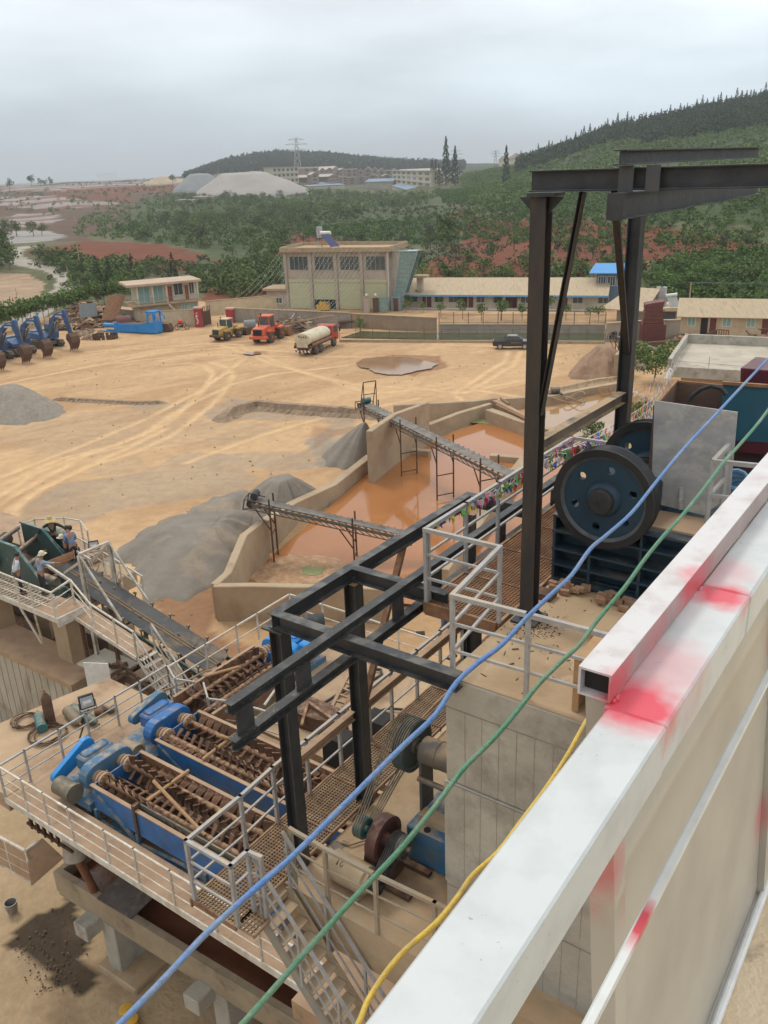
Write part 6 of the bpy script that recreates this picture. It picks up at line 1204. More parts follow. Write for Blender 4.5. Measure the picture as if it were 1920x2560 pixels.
def flywheel(cb,ca,cz,r_,th,nm):
 c=(cb,ca,cz);m=MB(AB);prof=[(0,r_*.86),(0.0,r_),(.02,r_+.005)]
 gr=7
 for k in range(gr):x=.02+(th-.04)*k/gr;w_=(th-.04)/gr;prof+=[(x,r_),(x+w_*.45,r_-.012),(x+w_*.55,r_-.012),(x+w_,r_)]
 prof+=[(th,r_),(th,r_*.86),(0,r_*.86)]
 m.lathe(prof,(cb,ca,cz),(cb,ca+1,cz),72);f=m.build(nm,M('wheel_rim_black',(.018,.02,.024),(.026,.027,.03),5,.45,.2,dust=.03),t,True,angle=30)
 n=6;seg=72;ri,ro=.0,r_*.86;hr=r_*.078;hd=r_*.6;bm=bmesh.new();
 verts=[];R2=[]
 m=MB(AB)
 for side,y in((0,ca+.05),(1,ca+.11)):
  for k in range(n):
   a0=2*math.pi*(k+.12)/n+.2;hc=(hd*math.cos(a0),hd*math.sin(a0));q=[]
   N_=24;out=[]
   s0,s1=a0-math.pi/n,a0+math.pi/n;rin=r_*.2
   cor=[(rin,s0),(ro,s0),(ro,s1),(rin,s1)]
   def outline(u):
    u=u%4;e_=int(u);f_=u-e_
    if e_==0:rr_,aa=rin+(ro-rin)*f_,s0
    elif e_==1:rr_,aa=ro,s0+(s1-s0)*f_
    elif e_==2:rr_,aa=ro+(rin-ro)*f_,s1
    else:rr_,aa=rin,s1+(s0-s1)*f_
    return rr_*math.cos(aa),rr_*math.sin(aa)
   for i in range(N_):out.append(outline(4*i/N_))
   ang0=math.atan2(out[0][1]-hc[1],out[0][0]-hc[0]);iv=[]
   for o_ in out:an=math.atan2(o_[1]-hc[1],o_[0]-hc[0]);iv.append((hc[0]+hr*math.cos(an),hc[1]+hr*math.sin(an)))
   i0=m.addv([(cb+x,y,cz+z)for x,z in out]);i1=m.addv([(cb+x,y,cz+z)for x,z in iv])
   for i in range(N_):m.face((i0+i,i0+(i+1)%N_,i1+(i+1)%N_,i1+i))
   if side==0:
    i2=m.addv([(cb+x,ca+.11,cz+z)for x,z in iv])
    for i in range(N_):m.face((i1+i,i1+(i+1)%N_,i2+(i+1)%N_,i2+i))
 m.build('web',M('flywheel_blue',(.014,.05,.085),(.011,.036,.062),2.5,.5,.1,bump=.05,dust=.05),f)
 m=MB(AB);m.lathe([(.0,r_*.862),(.012,r_*.858),(.04,r_*.80),(.06,r_*.8)],(cb,ca,cz),(cb,ca+1,cz),72,False);m.build('rim_lip',M('worn_lip',(.10,.105,.11),(.05,.055,.06),6,.6),f,True)
 m=MB(AB);m.lathe([(-.11,.01),(-.09,r_*.23),(-.07,r_*.25),(.05,r_*.255),(.05,.02)],(cb,ca,cz),(cb,ca+1,cz),40);m.build('hub',M('hub_black',(.03,.03,.032),(.045,.042,.04),8,.5,.2),f,True)
 MB(AB).lathe([(-.02,r_*.256),(-.01,r_*.29),(.02,r_*.33),(.05,r_*.36)],(cb,ca,cz),(cb,ca+1,cz),40,False).build('hub_collar',MATS['flywheel_blue'],f,True)
 m=MB(AB)
 for k in range(3):a=k*2.094+.5;m.cyl((cb+r_*.07*math.cos(a),ca-.125,cz+r_*.07*math.sin(a)),(cb+r_*.07*math.cos(a),ca-.108,cz+r_*.07*math.sin(a)),.02,6)
 m.build('bolts',mRubber,f);bm.free();return f
flywheel(-3.56,9.4,20.15,.635,.24,'flywheel');flywheel(-3.56,10.95,20.1,.635,.2,'flywheel')
t=T_('guard_plate','large bare grey steel plate standing behind the front flywheel','steel plate',-2.8,10.3,19.9)
c=[PL(6,x,y,'a',10.25)for x,y in((1005,695),(1482,762),(1440,1240),(1290,1355),(1020,1290),(985,1270))]
m=MB();i0=m.addv([p for p in c]);i1=m.addv([p+AX*.02 for p in c]);n=len(c);m.face([i0+k for k in range(n)]);m.face([i1+k for k in reversed(range(n))])
for k in range(n):m.face((i0+k,i0+(k+1)%n,i1+(k+1)%n,i1+k))
m.build('plate',mSteelPl,t)
for x0,y0,x1,y1 in((1012,1170,1022,1290),(1160,1195,1155,1320)):
 p,q=PL(6,x0,y0,'a',10.21),PL(6,x1,y1,'a',10.21);s_=MB();s_.bar(p,q,.05,.03);s_.cyl(p.lerp(q,.55)-AX*.06,p.lerp(q,.55)+AX*.03,.022,8);s_.cyl(p.lerp(q,.8)-AX*.05,p.lerp(q,.8)+AX*.03,.018,8);s_.build('bolt_bracket',mGalv,t)
t=T_('brown_hopper','open brown primed feed hopper behind the grey plate','hopper',-3.2,10.8,20.2)
ct=[PL(6,1008,690,'a',10.3),PL(6,1130,612,'a',11.7),ab(-2.55,11.7,21.12),ab(-2.3,10.3,21.1)]
for p in ct:p.z=21.14
for k,nm in enumerate(('left_side','back_side')):
 p,q=ct[k],ct[k+1];d=V((0,0,-1.0));n_=(q-p).cross(V((0,0,1))).normalized()*.012
 MB().hexa([p+d-n_,q+d-n_,q+d+n_,p+d+n_,p-n_,q-n_,q+n_,p+n_]).build(nm,mBrownPl,t)
m=MB()
for k in range(2):m.bar(ct[k],ct[k+1],.03)
m.build('rim',mRustO,t)
p=PL(6,1210,690,'a',11.2);m=MB();q=[PL(6,x,y,'a',11.2)for x,y in((1205,700),(1225,665),(1270,630),(1330,610),(1390,625),(1420,660))]
tag(m.tube(q,.028,8).build('hose',mRubber),'thick black hose arching over the brown hopper','hose')
t=T_('blue_hopper','teal-blue steel hopper wall at the right beside the brown hopper','hopper',-2,11.6,20)
c=[PL(6,x,y,'a',11.5)for x,y in((1400,590),(2100,640),(2100,960),(1460,925),(1392,740))]
m=MB();i0=m.addv(c);i1=m.addv([p+AX*.03 for p in c]);n=5;m.face([i0+k for k in range(n)]);m.face([i1+k for k in reversed(range(n))])
for k in range(n):m.face((i0+k,i0+(k+1)%n,i1+(k+1)%n,i1+k))
m.build('front_wall',mHopBlue,t);MB().bar(c[0]-AX*.02,c[1]-AX*.02,.05,.04).build('rim',mRustO,t)
c=[PL(6,x,y,'a',11.51)for x,y in((1460,925),(2100,960),(2100,1040),(1465,990))];MB().hexa([c[3],c[2],c[2]+AX*.1,c[3]+AX*.1,c[0],c[1],c[1]+AX*.1,c[0]+AX*.1]).build('red_skirt',mMaroon,t)
c=[PL(6,x,y,'a',11.62)for x,y in((1462,970),(2100,1030),(2100,1400),(1440,1240))];MB().hexa([c[3],c[2],c[2]+AX*.4,c[3]+AX*.4,c[0],c[1],c[1]+AX*.4,c[0]+AX*.4]).build('lower_chute',M('dark_chute',(.05,.03,.03),(.08,.045,.04),3,.7),t)
t=T_('maroon_box','maroon steel box behind the blue hopper at the right edge','steel box',-2,12.2,21)
c=[PL(6,x,y,'a',12.2)for x,y in((1500,505),(2100,560),(2100,760),(1495,700))];MB().hexa([c[3],c[2],c[2]+AX*.8,c[3]+AX*.8,c[0],c[1],c[1]+AX*.8,c[0]+AX*.8]).build('box',mMaroon,t,bevel=.01)
t=T_('blue_drum','pale blue drum with hoops half hidden behind the white rail','drum',-1.6,10.4,19.9);p=PL(6,1475,1150,'a',10.4)
m=MB()
for k in range(4):m.tube([p+V((.03*k,0,-.06*k))+(BX*math.cos(q*.5236)*.14+V((0,0,1))*math.sin(q*.5236)*.10+AX*math.sin(q*.5236)*.05)for q in range(13)],.028,6,False)
m.build('hose_coil',M('pale_blue_hose',(.09,.2,.33),(.12,.26,.4),8,.45),t)
p=on(12,1190,1312,18.81);q=on(12,1215,915,18.81);t=T_('wooden_crate','raw wooden formwork box at the right of the block top behind the rail','wooden box',p.x,p.y,18.81)
b0,a0=-2.82,7.02;zt_=19.42;a1=7.45
for nm,x0,x1,y0,y1,z0,z1 in(('side',b0,b0+.03,a0,a1,18.82,zt_),('back',b0+.032,b0+.9,a1-.03,a1,18.82,zt_),('shelf',b0+.032,b0+.9,a0,a1-.032,19.06,19.085),('shelf',b0+.032,b0+.9,a0,a1-.032,19.25,19.27),('top',b0,b0+.9,a0-.01,a1+.12,zt_+.002,zt_+.03)):bb(x0,x1,y0,y1,z0,z1).build(nm,mWood,t)
m=MB(AB);m.box(b0-.005,b0+.06,a0-.03,a0-.001,18.82,zt_);m.box(b0+.062,b0+.9,a0-.03,a0-.001,19.3,19.36);m.build('battens',mWood,t)
p,q=P(12,1305,770,18.9),P(12,1440,800,18.9);tag(MB().bar(p,q+(q-p)*.6,.16,.04).build('plank',mWood),'raw wooden plank lying behind the wooden box','plank')
t=T_('grating_platform','rusty steel grating platform between the block and the double beam','platform',-4.85,8.2,18.7)
for k in range(5):g_=grating('grating_panel',-5.33,-4.33,8.22+k*1.0,9.20+k*1.0,18.8,mRustO,.045,.010,t)
m=MB(AB);m.box(-5.38,-5.34,8.18,13.2,18.66,18.83);m.box(-4.32,-4.28,8.18,9.5,18.66,18.83);m.box(-5.339,-4.321,8.15,8.19,18.66,18.83)
for k in range(1,5):m.box(-5.33,-4.33,8.19+k*1.0,8.215+k*1.0,18.68,18.81)
m.build('edge_channel',mRust,t)
bb(-4.27,-4.0,9.0,9.2,18.815,18.9).build('support_angle',mRustD,t)
railing('grey railing round the corner of the block and platform nearest the viewer',[ab(-5.34,8.2,18.82),ab(-4.3,8.2,18.82),ab(-4.17,6.9,18.8),ab(-3.31,6.94,18.8),ab(-1.9,6.98,18.8)],1.0,(.34,.67),mGalv,.045,.05,.03)
t=railing('grey railing hung with coloured flags along the far side of the platform',[ab(-5.34,8.26,18.82),ab(-5.34,9.2,18.82),ab(-5.34,10.1,18.82),ab(-5.34,11.0,18.82),ab(-5.34,12.6,18.82),ab(-4.6,12.6,18.82)],1.0,(.34,.67),mGalv,.045,.05,.03)
p=on(6,1318,1330,18.9)
t=thing('railing','short grey railing between the steel plate and the near white rail','railing',PL(6,1310,1345,'a',9.9));cc=[PL(6,1345,1045,'a',9.9),PL(6,1435,948,'a',10.25),PL(6,1760,1085,'a',9.85)]
for c_ in(cc[0],cc[1]):MB().bar(V((c_.x,c_.y,18.9)),c_,.045).build('post',mGalv,t)
MB().bar(cc[0],cc[1],.05).bar(cc[0],cc[2],.05).build('top_rail',mGalv,t);d=V((0,0,-.42));MB().bar(cc[0]+d,cc[1]+d,.04).bar(cc[0]+d,cc[2]+d,.04).build('mid_rail',mGalv,t)
t=T_('steel_gantry','tall black steel gantry of two posts carrying a beam and crane rails','gantry',-4.05,8.5,18.8)
m=MB(AB);m.ibeam((-4.05,8.5,18.83),(-4.05,8.5,23.66),.17,.17,.014,(0,1,0));m.build('post',mBlackR,t)
m=MB(AB);m.ibeam((-4.0,11.15,18.83),(-4.0,11.15,23.66),.17,.17,.014,(1,0,0));m.build('post',mBlack,t)
m=MB(AB);m.box(-4.2,-3.88,8.3,8.68,18.815,18.84);m.box(-4.15,-3.85,8.36,8.62,23.665,23.7);m.prism([(-4.3,23.66),(-4.14,23.66),(-4.14,23.5)],8.49,8.51).prism([(-3.8,23.66),(-3.96,23.66),(-3.96,23.5)],8.49,8.51);m.prism([(-3.78,18.84),(-3.96,18.84),(-3.96,19.0)],8.49,8.505);m.build('base_and_cap_plates',mBlack,t)
m=MB(AB);m.ibeam((-4.14,8.45,23.81),(1.5,8.45,23.81),.14,.2,.012);m.build('main_beam',mBlack,t)
m=MB(AB);m.ibeam((-3.12,8.15,24.0),(-3.12,13.2,24.0),.13,.13,.01);m.build('upper_crane_rail',mBlack,t)
m=MB(AB);m.ibeam((-3.12,8.12,23.58),(-3.12,13.3,23.58),.14,.235,.012);m.box(-3.2,-3.04,8.1,8.118,23.46,23.70);m.build('lower_crane_rail',mBlack,t)
m=MB(AB);m.box(-3.19,-3.05,8.33,8.345,23.7,23.93);m.box(-2.93,-2.8,8.33,8.345,23.7,23.93);m.build('hanger_plates',M('hanger_grey',(.075,.077,.082),None,3,.5),t)
m=MB(AB);m.chan((-3.59,8.45,23.7),(-3.97,8.47,21.4),.07,.05,.008);m.build('knee_brace',mBlackR,t)
m=MB(AB);m.chan((-3.27,8.45,23.7),(-3.98,11.08,21.6),.07,.06,.008);m.build('diagonal_brace',mBlackR,t)
m=MB(AB);m.ibeam((-4.03,8.6,21.0),(-4.0,11.06,21.0),.12,.15,.01);m.build('tie_beam',M('dusty_black_steel',(.06,.055,.05),(.15,.12,.09),3,.7,dust=.7),t)
t=T_('beam_structure','black steel beam frame projecting from the block over the walkway','steel frame',-6.65,6.8,14.9)
Zf=18.85
for(p,q,nm)in(((-6.65,6.72,Zf),(-6.65,11.62,Zf),'outer_beam'),((-6.58,11.55,Zf),(-5.4,11.55,Zf),'end_beam'),((-6.58,8.33,Zf),(-5.1,8.33,Zf),'cross_beam'),((-6.58,6.79,Zf),(-4.02,6.79,Zf),'cross_beam')):
 MB(AB).ibeam(p,q,.14,.2,.012).build(nm,mBlack,t)
for b,a,z1 in((-6.65,6.84,18.70),(-6.6,8.3,18.74)):
 MB(AB).ibeam((b,a,14.93),(b,a,z1),.19,.19,.014,(1,0,0)).build('column',mBlack,t)
for b,a in((-5.1,9.0),(-5.25,11.5),(-6.6,11.5)):MB(AB).ibeam((b,a,14.93 if b>-6 else 9),(b,a,18.6),.16,.16,.012,(1,0,0)).build('column',mBlack,t)
bb(-6.83,-6.5,6.7,7.0,18.705,18.73).build('cap_plate',mBlack,t);bb(-6.72,-6.48,8.18,8.42,18.742,18.75).build('cap_plate',mRustO,t)
MB(AB).ibeam((-6.66,6.95,16.6),(-6.66,8.2,16.6),.1,.14,.01).build('tie_beam',mMud,t);MB(AB).ibeam((-6.66,8.4,16.6),(-6.66,13.2,16.6),.1,.14,.01).build('tie_beam',mMud,t)
MB(AB).bar((-6.65,9.6,18.74),(-6.62,8.45,16.7),.09,.07).build('knee_brace',mRust,t)
t=T_('double_beam','pair of stacked black beams joined by plates, splashed with pale grout','double beam',-5.6,4.95,18.5)
mSpl=M('splashed_black_steel',(.034,.035,.037),(.05,.05,.05),3,.5,.2,dust=.3,dc=(.15,.14,.12),c3=(.22,.2,.18),s3=26,lo3=.6,hi3=.68)
MB(AB).ibeam((-5.6,4.92,19.02),(-5.6,13.4,19.02),.12,.12,.01).build('upper_beam',mSpl,t);MB(AB).ibeam((-5.6,4.92,18.58),(-5.6,13.4,18.58),.12,.12,.01).build('lower_beam',mSpl,t)
for k in range(9):a=5.02+k*.93;bb(-5.61,-5.59,a,a+.24,18.641,18.959).build('web_plate',mBlack,t)
FC=[M('flag_'+n_,c,None,3,.8)for n_,c in(('green',(.12,.42,.08)),('yellow',(.60,.50,.06)),('red',(.55,.035,.05)),('blue',(.05,.11,.45)),('pink',(.6,.22,.3)),('white',(.6,.6,.6)))]
def flags(label,p,q,sag,n,sz,seed,wob=.0,group='strings of coloured pennants'):
 t=thing('flag_string',label,'flag string',p,group);rr=random.Random(seed);pts=[p.lerp(q,i/24)-V((0,0,sag*math.sin(math.pi*i/24)))+V((rr.uniform(-wob,wob),rr.uniform(-wob,wob),rr.uniform(-wob,wob)))for i in range(25)]
 MB().tube(pts,min(.006,sz*.04),3,False).build('cord',mWhite,t);bs=[MB()for _ in FC]
 for i in range(n):
  u=(i+rr.random()*.6)/n*24;k=min(23,int(u));c=pts[k].lerp(pts[k+1],u-k);e_=(pts[k+1]-pts[k]).normalized()*sz*.5;d=V((rr.uniform(-.5,.5),rr.uniform(-.5,.5),-1)).normalized()*sz*rr.uniform(.8,1.4);th=V((.002,.002,0));b=bs[rr.randrange(len(FC))]
  md=c+d*.5+V((rr.uniform(-.2,.2),rr.uniform(-.2,.2),0))*sz
  i0=b.addv([c-e_,c+e_,md+e_*.5,c+d,md-e_*.5]);b.face((i0,i0+1,i0+2,i0+4));b.face((i0+4,i0+2,i0+3))
 for b,m_ in zip(bs,FC):
  if b.v:b.build('pennants',m_,t)
LBF='string of small coloured pennants stretched from the platform rail to the roof terrace'
for k in range(9):
 p=PL(6,470+22*k,985-8*k,'a',11.8+.1*k);q=P(23,1150-26*k,375+24*k,7.3);flags(LBF,p,q,1.2+.35*k,150,.42+.03*(k%3),k)
for k in range(4):p=ab(-5.34,8.3+.25*k,19.82);q=ab(-5.32,12.6,19.84);flags('tangled coloured pennants wound along the top rail of the far platform railing',p,q,.03+.05*k,44,.11,40+k,.03,'pennants wound on the platform rail')
flags('tight bunch of coloured pennants knotted at the rail corner beside the flywheel',ab(-5.34,11.0,19.85),ab(-4.75,12.6,19.8),.05,60,.11,77,.07,'pennants wound on the platform rail')
t=T_('machine_deck','dusty concrete deck carrying the belt-driven machines','deck',-4,6.5,14.2)
bb(-6.55,3,6.45,6.8,14.2,14.9).build('edge_beam',mConcD,t);bb(-6.55,3,6.8,14.5,14.5,14.9-.003).build('slab',mTan,t)
t=T_('walkway','long steel grating walkway with dusty mesh beside the black columns','walkway',-7,5.5,14.9)
for k in range(9):grating('grating_panel',-7.38,-6.6,5.5+k*1.0,6.48+k*1.0,15.0,M('dusty_grating',(.32,.22,.13),(.22,.14,.085),6,.75),.05,.012,t)
grating('grating_panel',-6.6,-6.3,5.5,5.8,15.0,MATS['dusty_grating'],.05,.012,t)
m=MB(AB)
for k in range(10):m.box(-7.38,-6.58,5.47+k*1.0,5.5+k*1.0,14.93,15.012)
m.box(-7.42,-7.39,5.46,14.5,14.88,15.02);m.build('edge_angle',mRust,t)
railing('grey railing with corner at the near end of the grating walkway',[ab(-7.4,12.6,15),ab(-7.4,11.8,15),ab(-7.4,11.0,15),ab(-7.4,10.2,15),ab(-7.4,9.55,15),ab(-7.4,8.75,15),ab(-7.4,7.95,15),ab(-7.4,7.2,15),ab(-7.36,6.5,15),ab(-7.36,5.5,15),ab(-6.56,5.5,15),ab(-6.56,5.8,15),ab(-6.35,5.82,15)],1.0,(.34,.67),mGalv,.05,.05,.028)
railing('dusty railing along the edge of the machine deck',[ab(-6.42,6.46,14.95),ab(-5.85,6.47,14.9),ab(-5.05,6.47,14.9),ab(-4.2,6.5,14.9),ab(-3.2,6.5,14.9)],.98,(.33,.66),M('dusty_grey_paint',(.36,.31,.24),(.3,.24,.17),4,.7,dust=.5),.05,.05,.022)
m=MB(AB);m.tube([(-6.65,12.8,15.5),(-6.65,10.6,15.5),(-6.62,9.9,15.5),(-6.6,9.1,15.5),(-4.4,9.1,15.5)],.02,6);tag(m.build('conduit',mMud),'dusty pipe rail running along the inner edge of the walkway','pipe')
t=T_('steel_stair','steep dusty steel stair going down from the grating walkway','stairs',-6.5,6.1,12)
mSt=M('dusty_tread',(.42,.34,.24),(.33,.26,.18),5,.8,dust=.5)
db,dz,n=.152,.19,14
for k in range(n):b=-6.5+k*db;z=14.96-(k+1)*dz;bb(b+.02,b+db+.05,5.86,6.36,z-.02,z).build('tread',mSt,t);
for a in(5.83,6.39):MB(AB).bar((-6.52,a,14.93),(-6.52+n*db,a,14.93-n*dz),.03,.16).build('stringer',M('blue_grey_stringer',(.20,.215,.225),(.28,.25,.2),4,.6)if a<6 else mSt,t)
for a in(5.83,6.39):
 m=MB(AB)
 for k in(0,4,8,12):b=-6.45+k*db;z=14.9-k*dz;m.bar((b,a,z-.05),(b,a,z+.95),.035)
 m.bar((-6.5,a,15.9),(-6.5+n*db,a,15.9-n*dz),.04);m.bar((-6.5,a,15.58),(-6.5+n*db,a,15.58-n*dz),.022);m.bar((-6.5,a,15.26),(-6.5+n*db,a,15.26-n*dz),.022);m.build('handrail',mGalv,t)
z=14.96-n*dz;bb(-6.5+n*db,-3,5.3,6.4,z-.1,z).build('landing',mSt,t)
for b,a in((-5.15,5.7),(-4.4,6.35)):MB(AB).bar((b,a,2),(b,a,12.3),.12).build('support_leg',mGalv,t)
bb(-6.62,-6.5,5.8,6.42,14.8,14.9).build('top_plate',mSt,t)
m=MB(AB);rr=random.Random(3)
for i in range(30):b,a,z=rr.uniform(-5.4,-3.5),rr.uniform(6.9,8.4),rr.uniform(12,13);m.bar((b,a,z),(b+rr.uniform(-.6,.6),a+rr.uniform(-.6,.6),z+rr.uniform(-.2,.2)),rr.uniform(.03,.2))
tag(m.build('scrap_heap',mRustD),'dark tangle of parts in the shade under the machine deck','scrap')
bb(-7.3,3,7.0,13,11.2,11.6).build('lower_floor',mMud);tag(bpy.data.objects['lower_floor'],'dusty floor in the shade below the machine deck','floor')
def pulley(t,b0,b1,a,z,r_,mat,nm='pulley',gr=5):
 m=MB(AB);pr=[(0,.01),(0,r_)];w_=b1-b0
 for k in range(gr):pr+=[(w_*(k+.25)/gr,r_),(w_*(k+.5)/gr,r_*.94),(w_*(k+.75)/gr,r_)]
 pr+=[(w_,r_),(w_,r_*.86),(w_-.03,r_*.84),(w_-.03,r_*.3),(w_+.02,r_*.28),(w_+.02,.01)]
 m.lathe(pr,(b0,a,z),(b0+1,a,z),40);return m.build(nm,mat,t,True,angle=30)
def belts(t,b,a0,z0,r0,a1,z1,r1,n=4,sp=.03,mat=None):
 d=math.hypot(a1-a0,z1-z0);an=math.atan2(z1-z0,a1-a0);be=math.acos((r0-r1)/d);mt=mat or M('drive_belt',(.10,.09,.07),(.16,.13,.09),5,.8,dust=.3)
 for k in range(n):
  bb_=b+k*sp;pts=[]
  for i in range(17):f=an+be+(2*math.pi-2*be)*i/16;pts.append((bb_,a0+r0*math.cos(f),z0+r0*math.sin(f)))
  for i in range(17):f=an-be+2*be*i/16;pts.append((bb_,a1+r1*math.cos(f),z1+r1*math.sin(f)))
  pts.append(pts[0]);MB(AB).tube(pts,.011,5,False).build('belt',mt,t)
t=T_('drum_crusher','grey roll crusher with large grooved pulley beside the concrete block','roll crusher',-5.0,8.2,14.9)
pulley(t,-5.72,-5.54,8.2,16.5,.38,M('pulley_teal',(.055,.10,.11),(.12,.1,.075),4,.6,dust=.3));m=MB(AB);m.lathe([(0,.06),(.12,.06),(.121,.19),(.35,.19),(.36,.2),(.38,.2),(.39,.19),(1.2,.19)],(-5.54,8.2,16.5),(-4.5,8.2,16.5),30);m.build('drum_housing',M('housing_brown',(.16,.13,.10),(.11,.1,.085),4,.6,dust=.6),t,True,angle=35)
m=MB(AB)
for bb0 in(-5.42,-4.6):m.prism([(bb0-.001,15.55),(bb0+.04,15.55),(bb0+.04,16.6),(bb0-.001,16.6)],8.05,8.35)
m.cyl((-5.4,8.0,16.15),(-4.3,8.0,16.15),.04,10);m.build('bearing_stand',mGrayD,t)
m=bb(-5.46,-4.26,7.75,8.7,14.905,15.5);m.build('base',mBlueW,t,bevel=.02);bb(-5.35,-4.26,7.9,8.1,15.502,15.62).build('mount_plate',mConcD,t);MB(AB).cyl((-5.15,7.82,15.5),(-5.15,7.82,15.515),.05,12).build('plug',mDark,t)
t=T_('countershaft','rusty flywheel countershaft with pulleys standing on the dusty deck','countershaft',-5.6,7.4,14.9)
pulley(t,-5.86,-5.72,7.2,15.72,.15,mTealL,gr=4);
m=MB(AB);m.lathe([(0,.02),(0,.33),(.16,.33),(.16,.26),(.11,.25),(.11,.1),(.2,.09),(.2,.02)],(-5.68,7.42,15.42),(-4.6,7.42,15.42),40);m.v=[v+(AB.to_3x3()@V((0,-.02,.05)))for v in m.v];m.build('flywheel',M('flywheel_rust',(.13,.055,.045),(.09,.04,.035),4,.6,bump=.15,dust=.35),t,True,angle=30)
MB(AB).cyl((-5.8,7.4,15.47),(-5.15,7.4,15.47),.04,12).build('shaft',mGrayD,t);pulley(t,-5.36,-5.22,7.4,15.47,.17,M('pulley_grey',(.08,.085,.08),(.12,.11,.09),4,.5),gr=4)
m=MB(AB);m.box(-5.45,-5.38,7.25,7.55,14.905,15.42);m.box(-5.9,-5.0,7.1,7.2,14.905,14.97);m.box(-5.9,-5.0,7.6,7.7,14.905,14.97);m.prism([(-5.9,14.905),(-5.7,14.905),(-5.7,15.5),(-5.8,15.5)],7.3,7.5);m.build('stand',mRustD,t)
belts(t,-5.84,7.2,15.72,.15,8.2,16.5,.37,4,.035);
t=T_('electric_motor','dust-covered cream electric motor driving black belts on the deck','motor',-5.9,6.85,14.9)
m=MB(AB);m.lathe([(0,.02),(0,.17),(.03,.2),(.3,.205),(.6,.2),(.62,.16),(.66,.15),(.66,.02)],(-6.12,6.9,15.17),(-5,6.9,15.17),28);mb_=m.build('body',M('dusty_motor',(.42,.35,.24),(.35,.28,.19),5,.8,dust=.6),t,True,angle=35)
bb(-6.1,-5.55,6.68,7.12,14.905,14.97).build('feet',mMud,t);m=MB(AB)
for k,(x,w_)in enumerate(((-5.93,.012),(-5.86,.045))):m.tube([(x+w_*math.cos(q*.9)*.5,6.9-.206*math.sin(.5+.04*math.sin(q*.9)*5),15.17+.206*math.cos(.5+.04*math.sin(q*.9)*5))for q in range(7)],.004,4)
m.build('chalk_marks',mDark,mb_);pulley(t,-5.44,-5.3,6.9,15.17,.12,mRubber,gr=4);belts(t,-5.42,6.9,15.17,.12,7.4,15.47,.17,4,.03,mRubber)
p0=on(11,600,490,14.92);m=MB(AB);m.tube([(p0 .x,p0 .y,14.93),(p0 .x+.15,p0 .y+.02,14.94),(p0 .x+.3,p0 .y+.25,14.94),(p0 .x+.28,p0 .y+.45,14.94)],.014,6);tag(m.build('cable',mMud),'short dusty cable curling on the deck left of the countershaft','cable')
p0=on(11,760,620,14.91);m=MB(AB);
tag(blob('oil_stain',[ab(*on(11,x,y,14.9))for x,y in((530,505),(560,480),(640,485),(650,515),(560,530))],14.904,M('oil_dark',(.10,.09,.08),(.2,.16,.11),6,.7),.004,.03,3),'dark oily stain on the deck beside the walkway','stain')
mHose=M('slab_dust',(.44,.31,.19),(.36,.245,.15),.9,.9,bump=.3,bs=6,c3=(.25,.16,.1),s3=1.0,lo3=.52,hi3=.68)
t=T_('hose_slab','raised dusty concrete slab with hoses and gas cylinders','slab',-20.5,10.5,8.5)
MB(AB).slab([(-22.6,8.85),(-19.03,8.85),(-19.03,14.0),(-21.4,14.0),(-21.8,12.5),(-22.3,10)],8.5,9.0).build('top',mHose,t);MB(AB).slab([(-21.7,12.7),(-19.1,12.7),(-19.1,13.8),(-21.5,13.8)],1.5,8.5).build('base',mConcD,t)
t=T_('rear_slab','raised dusty slab behind the washers ringed by a white rail','slab',-13,17,8.5);MB(AB).box(-18.7,-7.5,16.9,20.4,8.6,9.0).build('top',mHose,t);MB(AB).box(-18.5,-7.5,17.2,20.2,0,8.6).build('base',mConcD,t)
MB(AB).box(-15.9,-7.5,14.6,16.9,8.6,8.997).build('side_top',mHose,t)
t=T_('washer_pit','dark wet pit floor below the screw washers','pit',-13,12,6);bb(-18.7,-7.6,11.2,16.85,5.6,6.6).build('floor',M('wet_mud',(.085,.05,.033),(.14,.085,.055),1.2,.5,bump=.3),t)
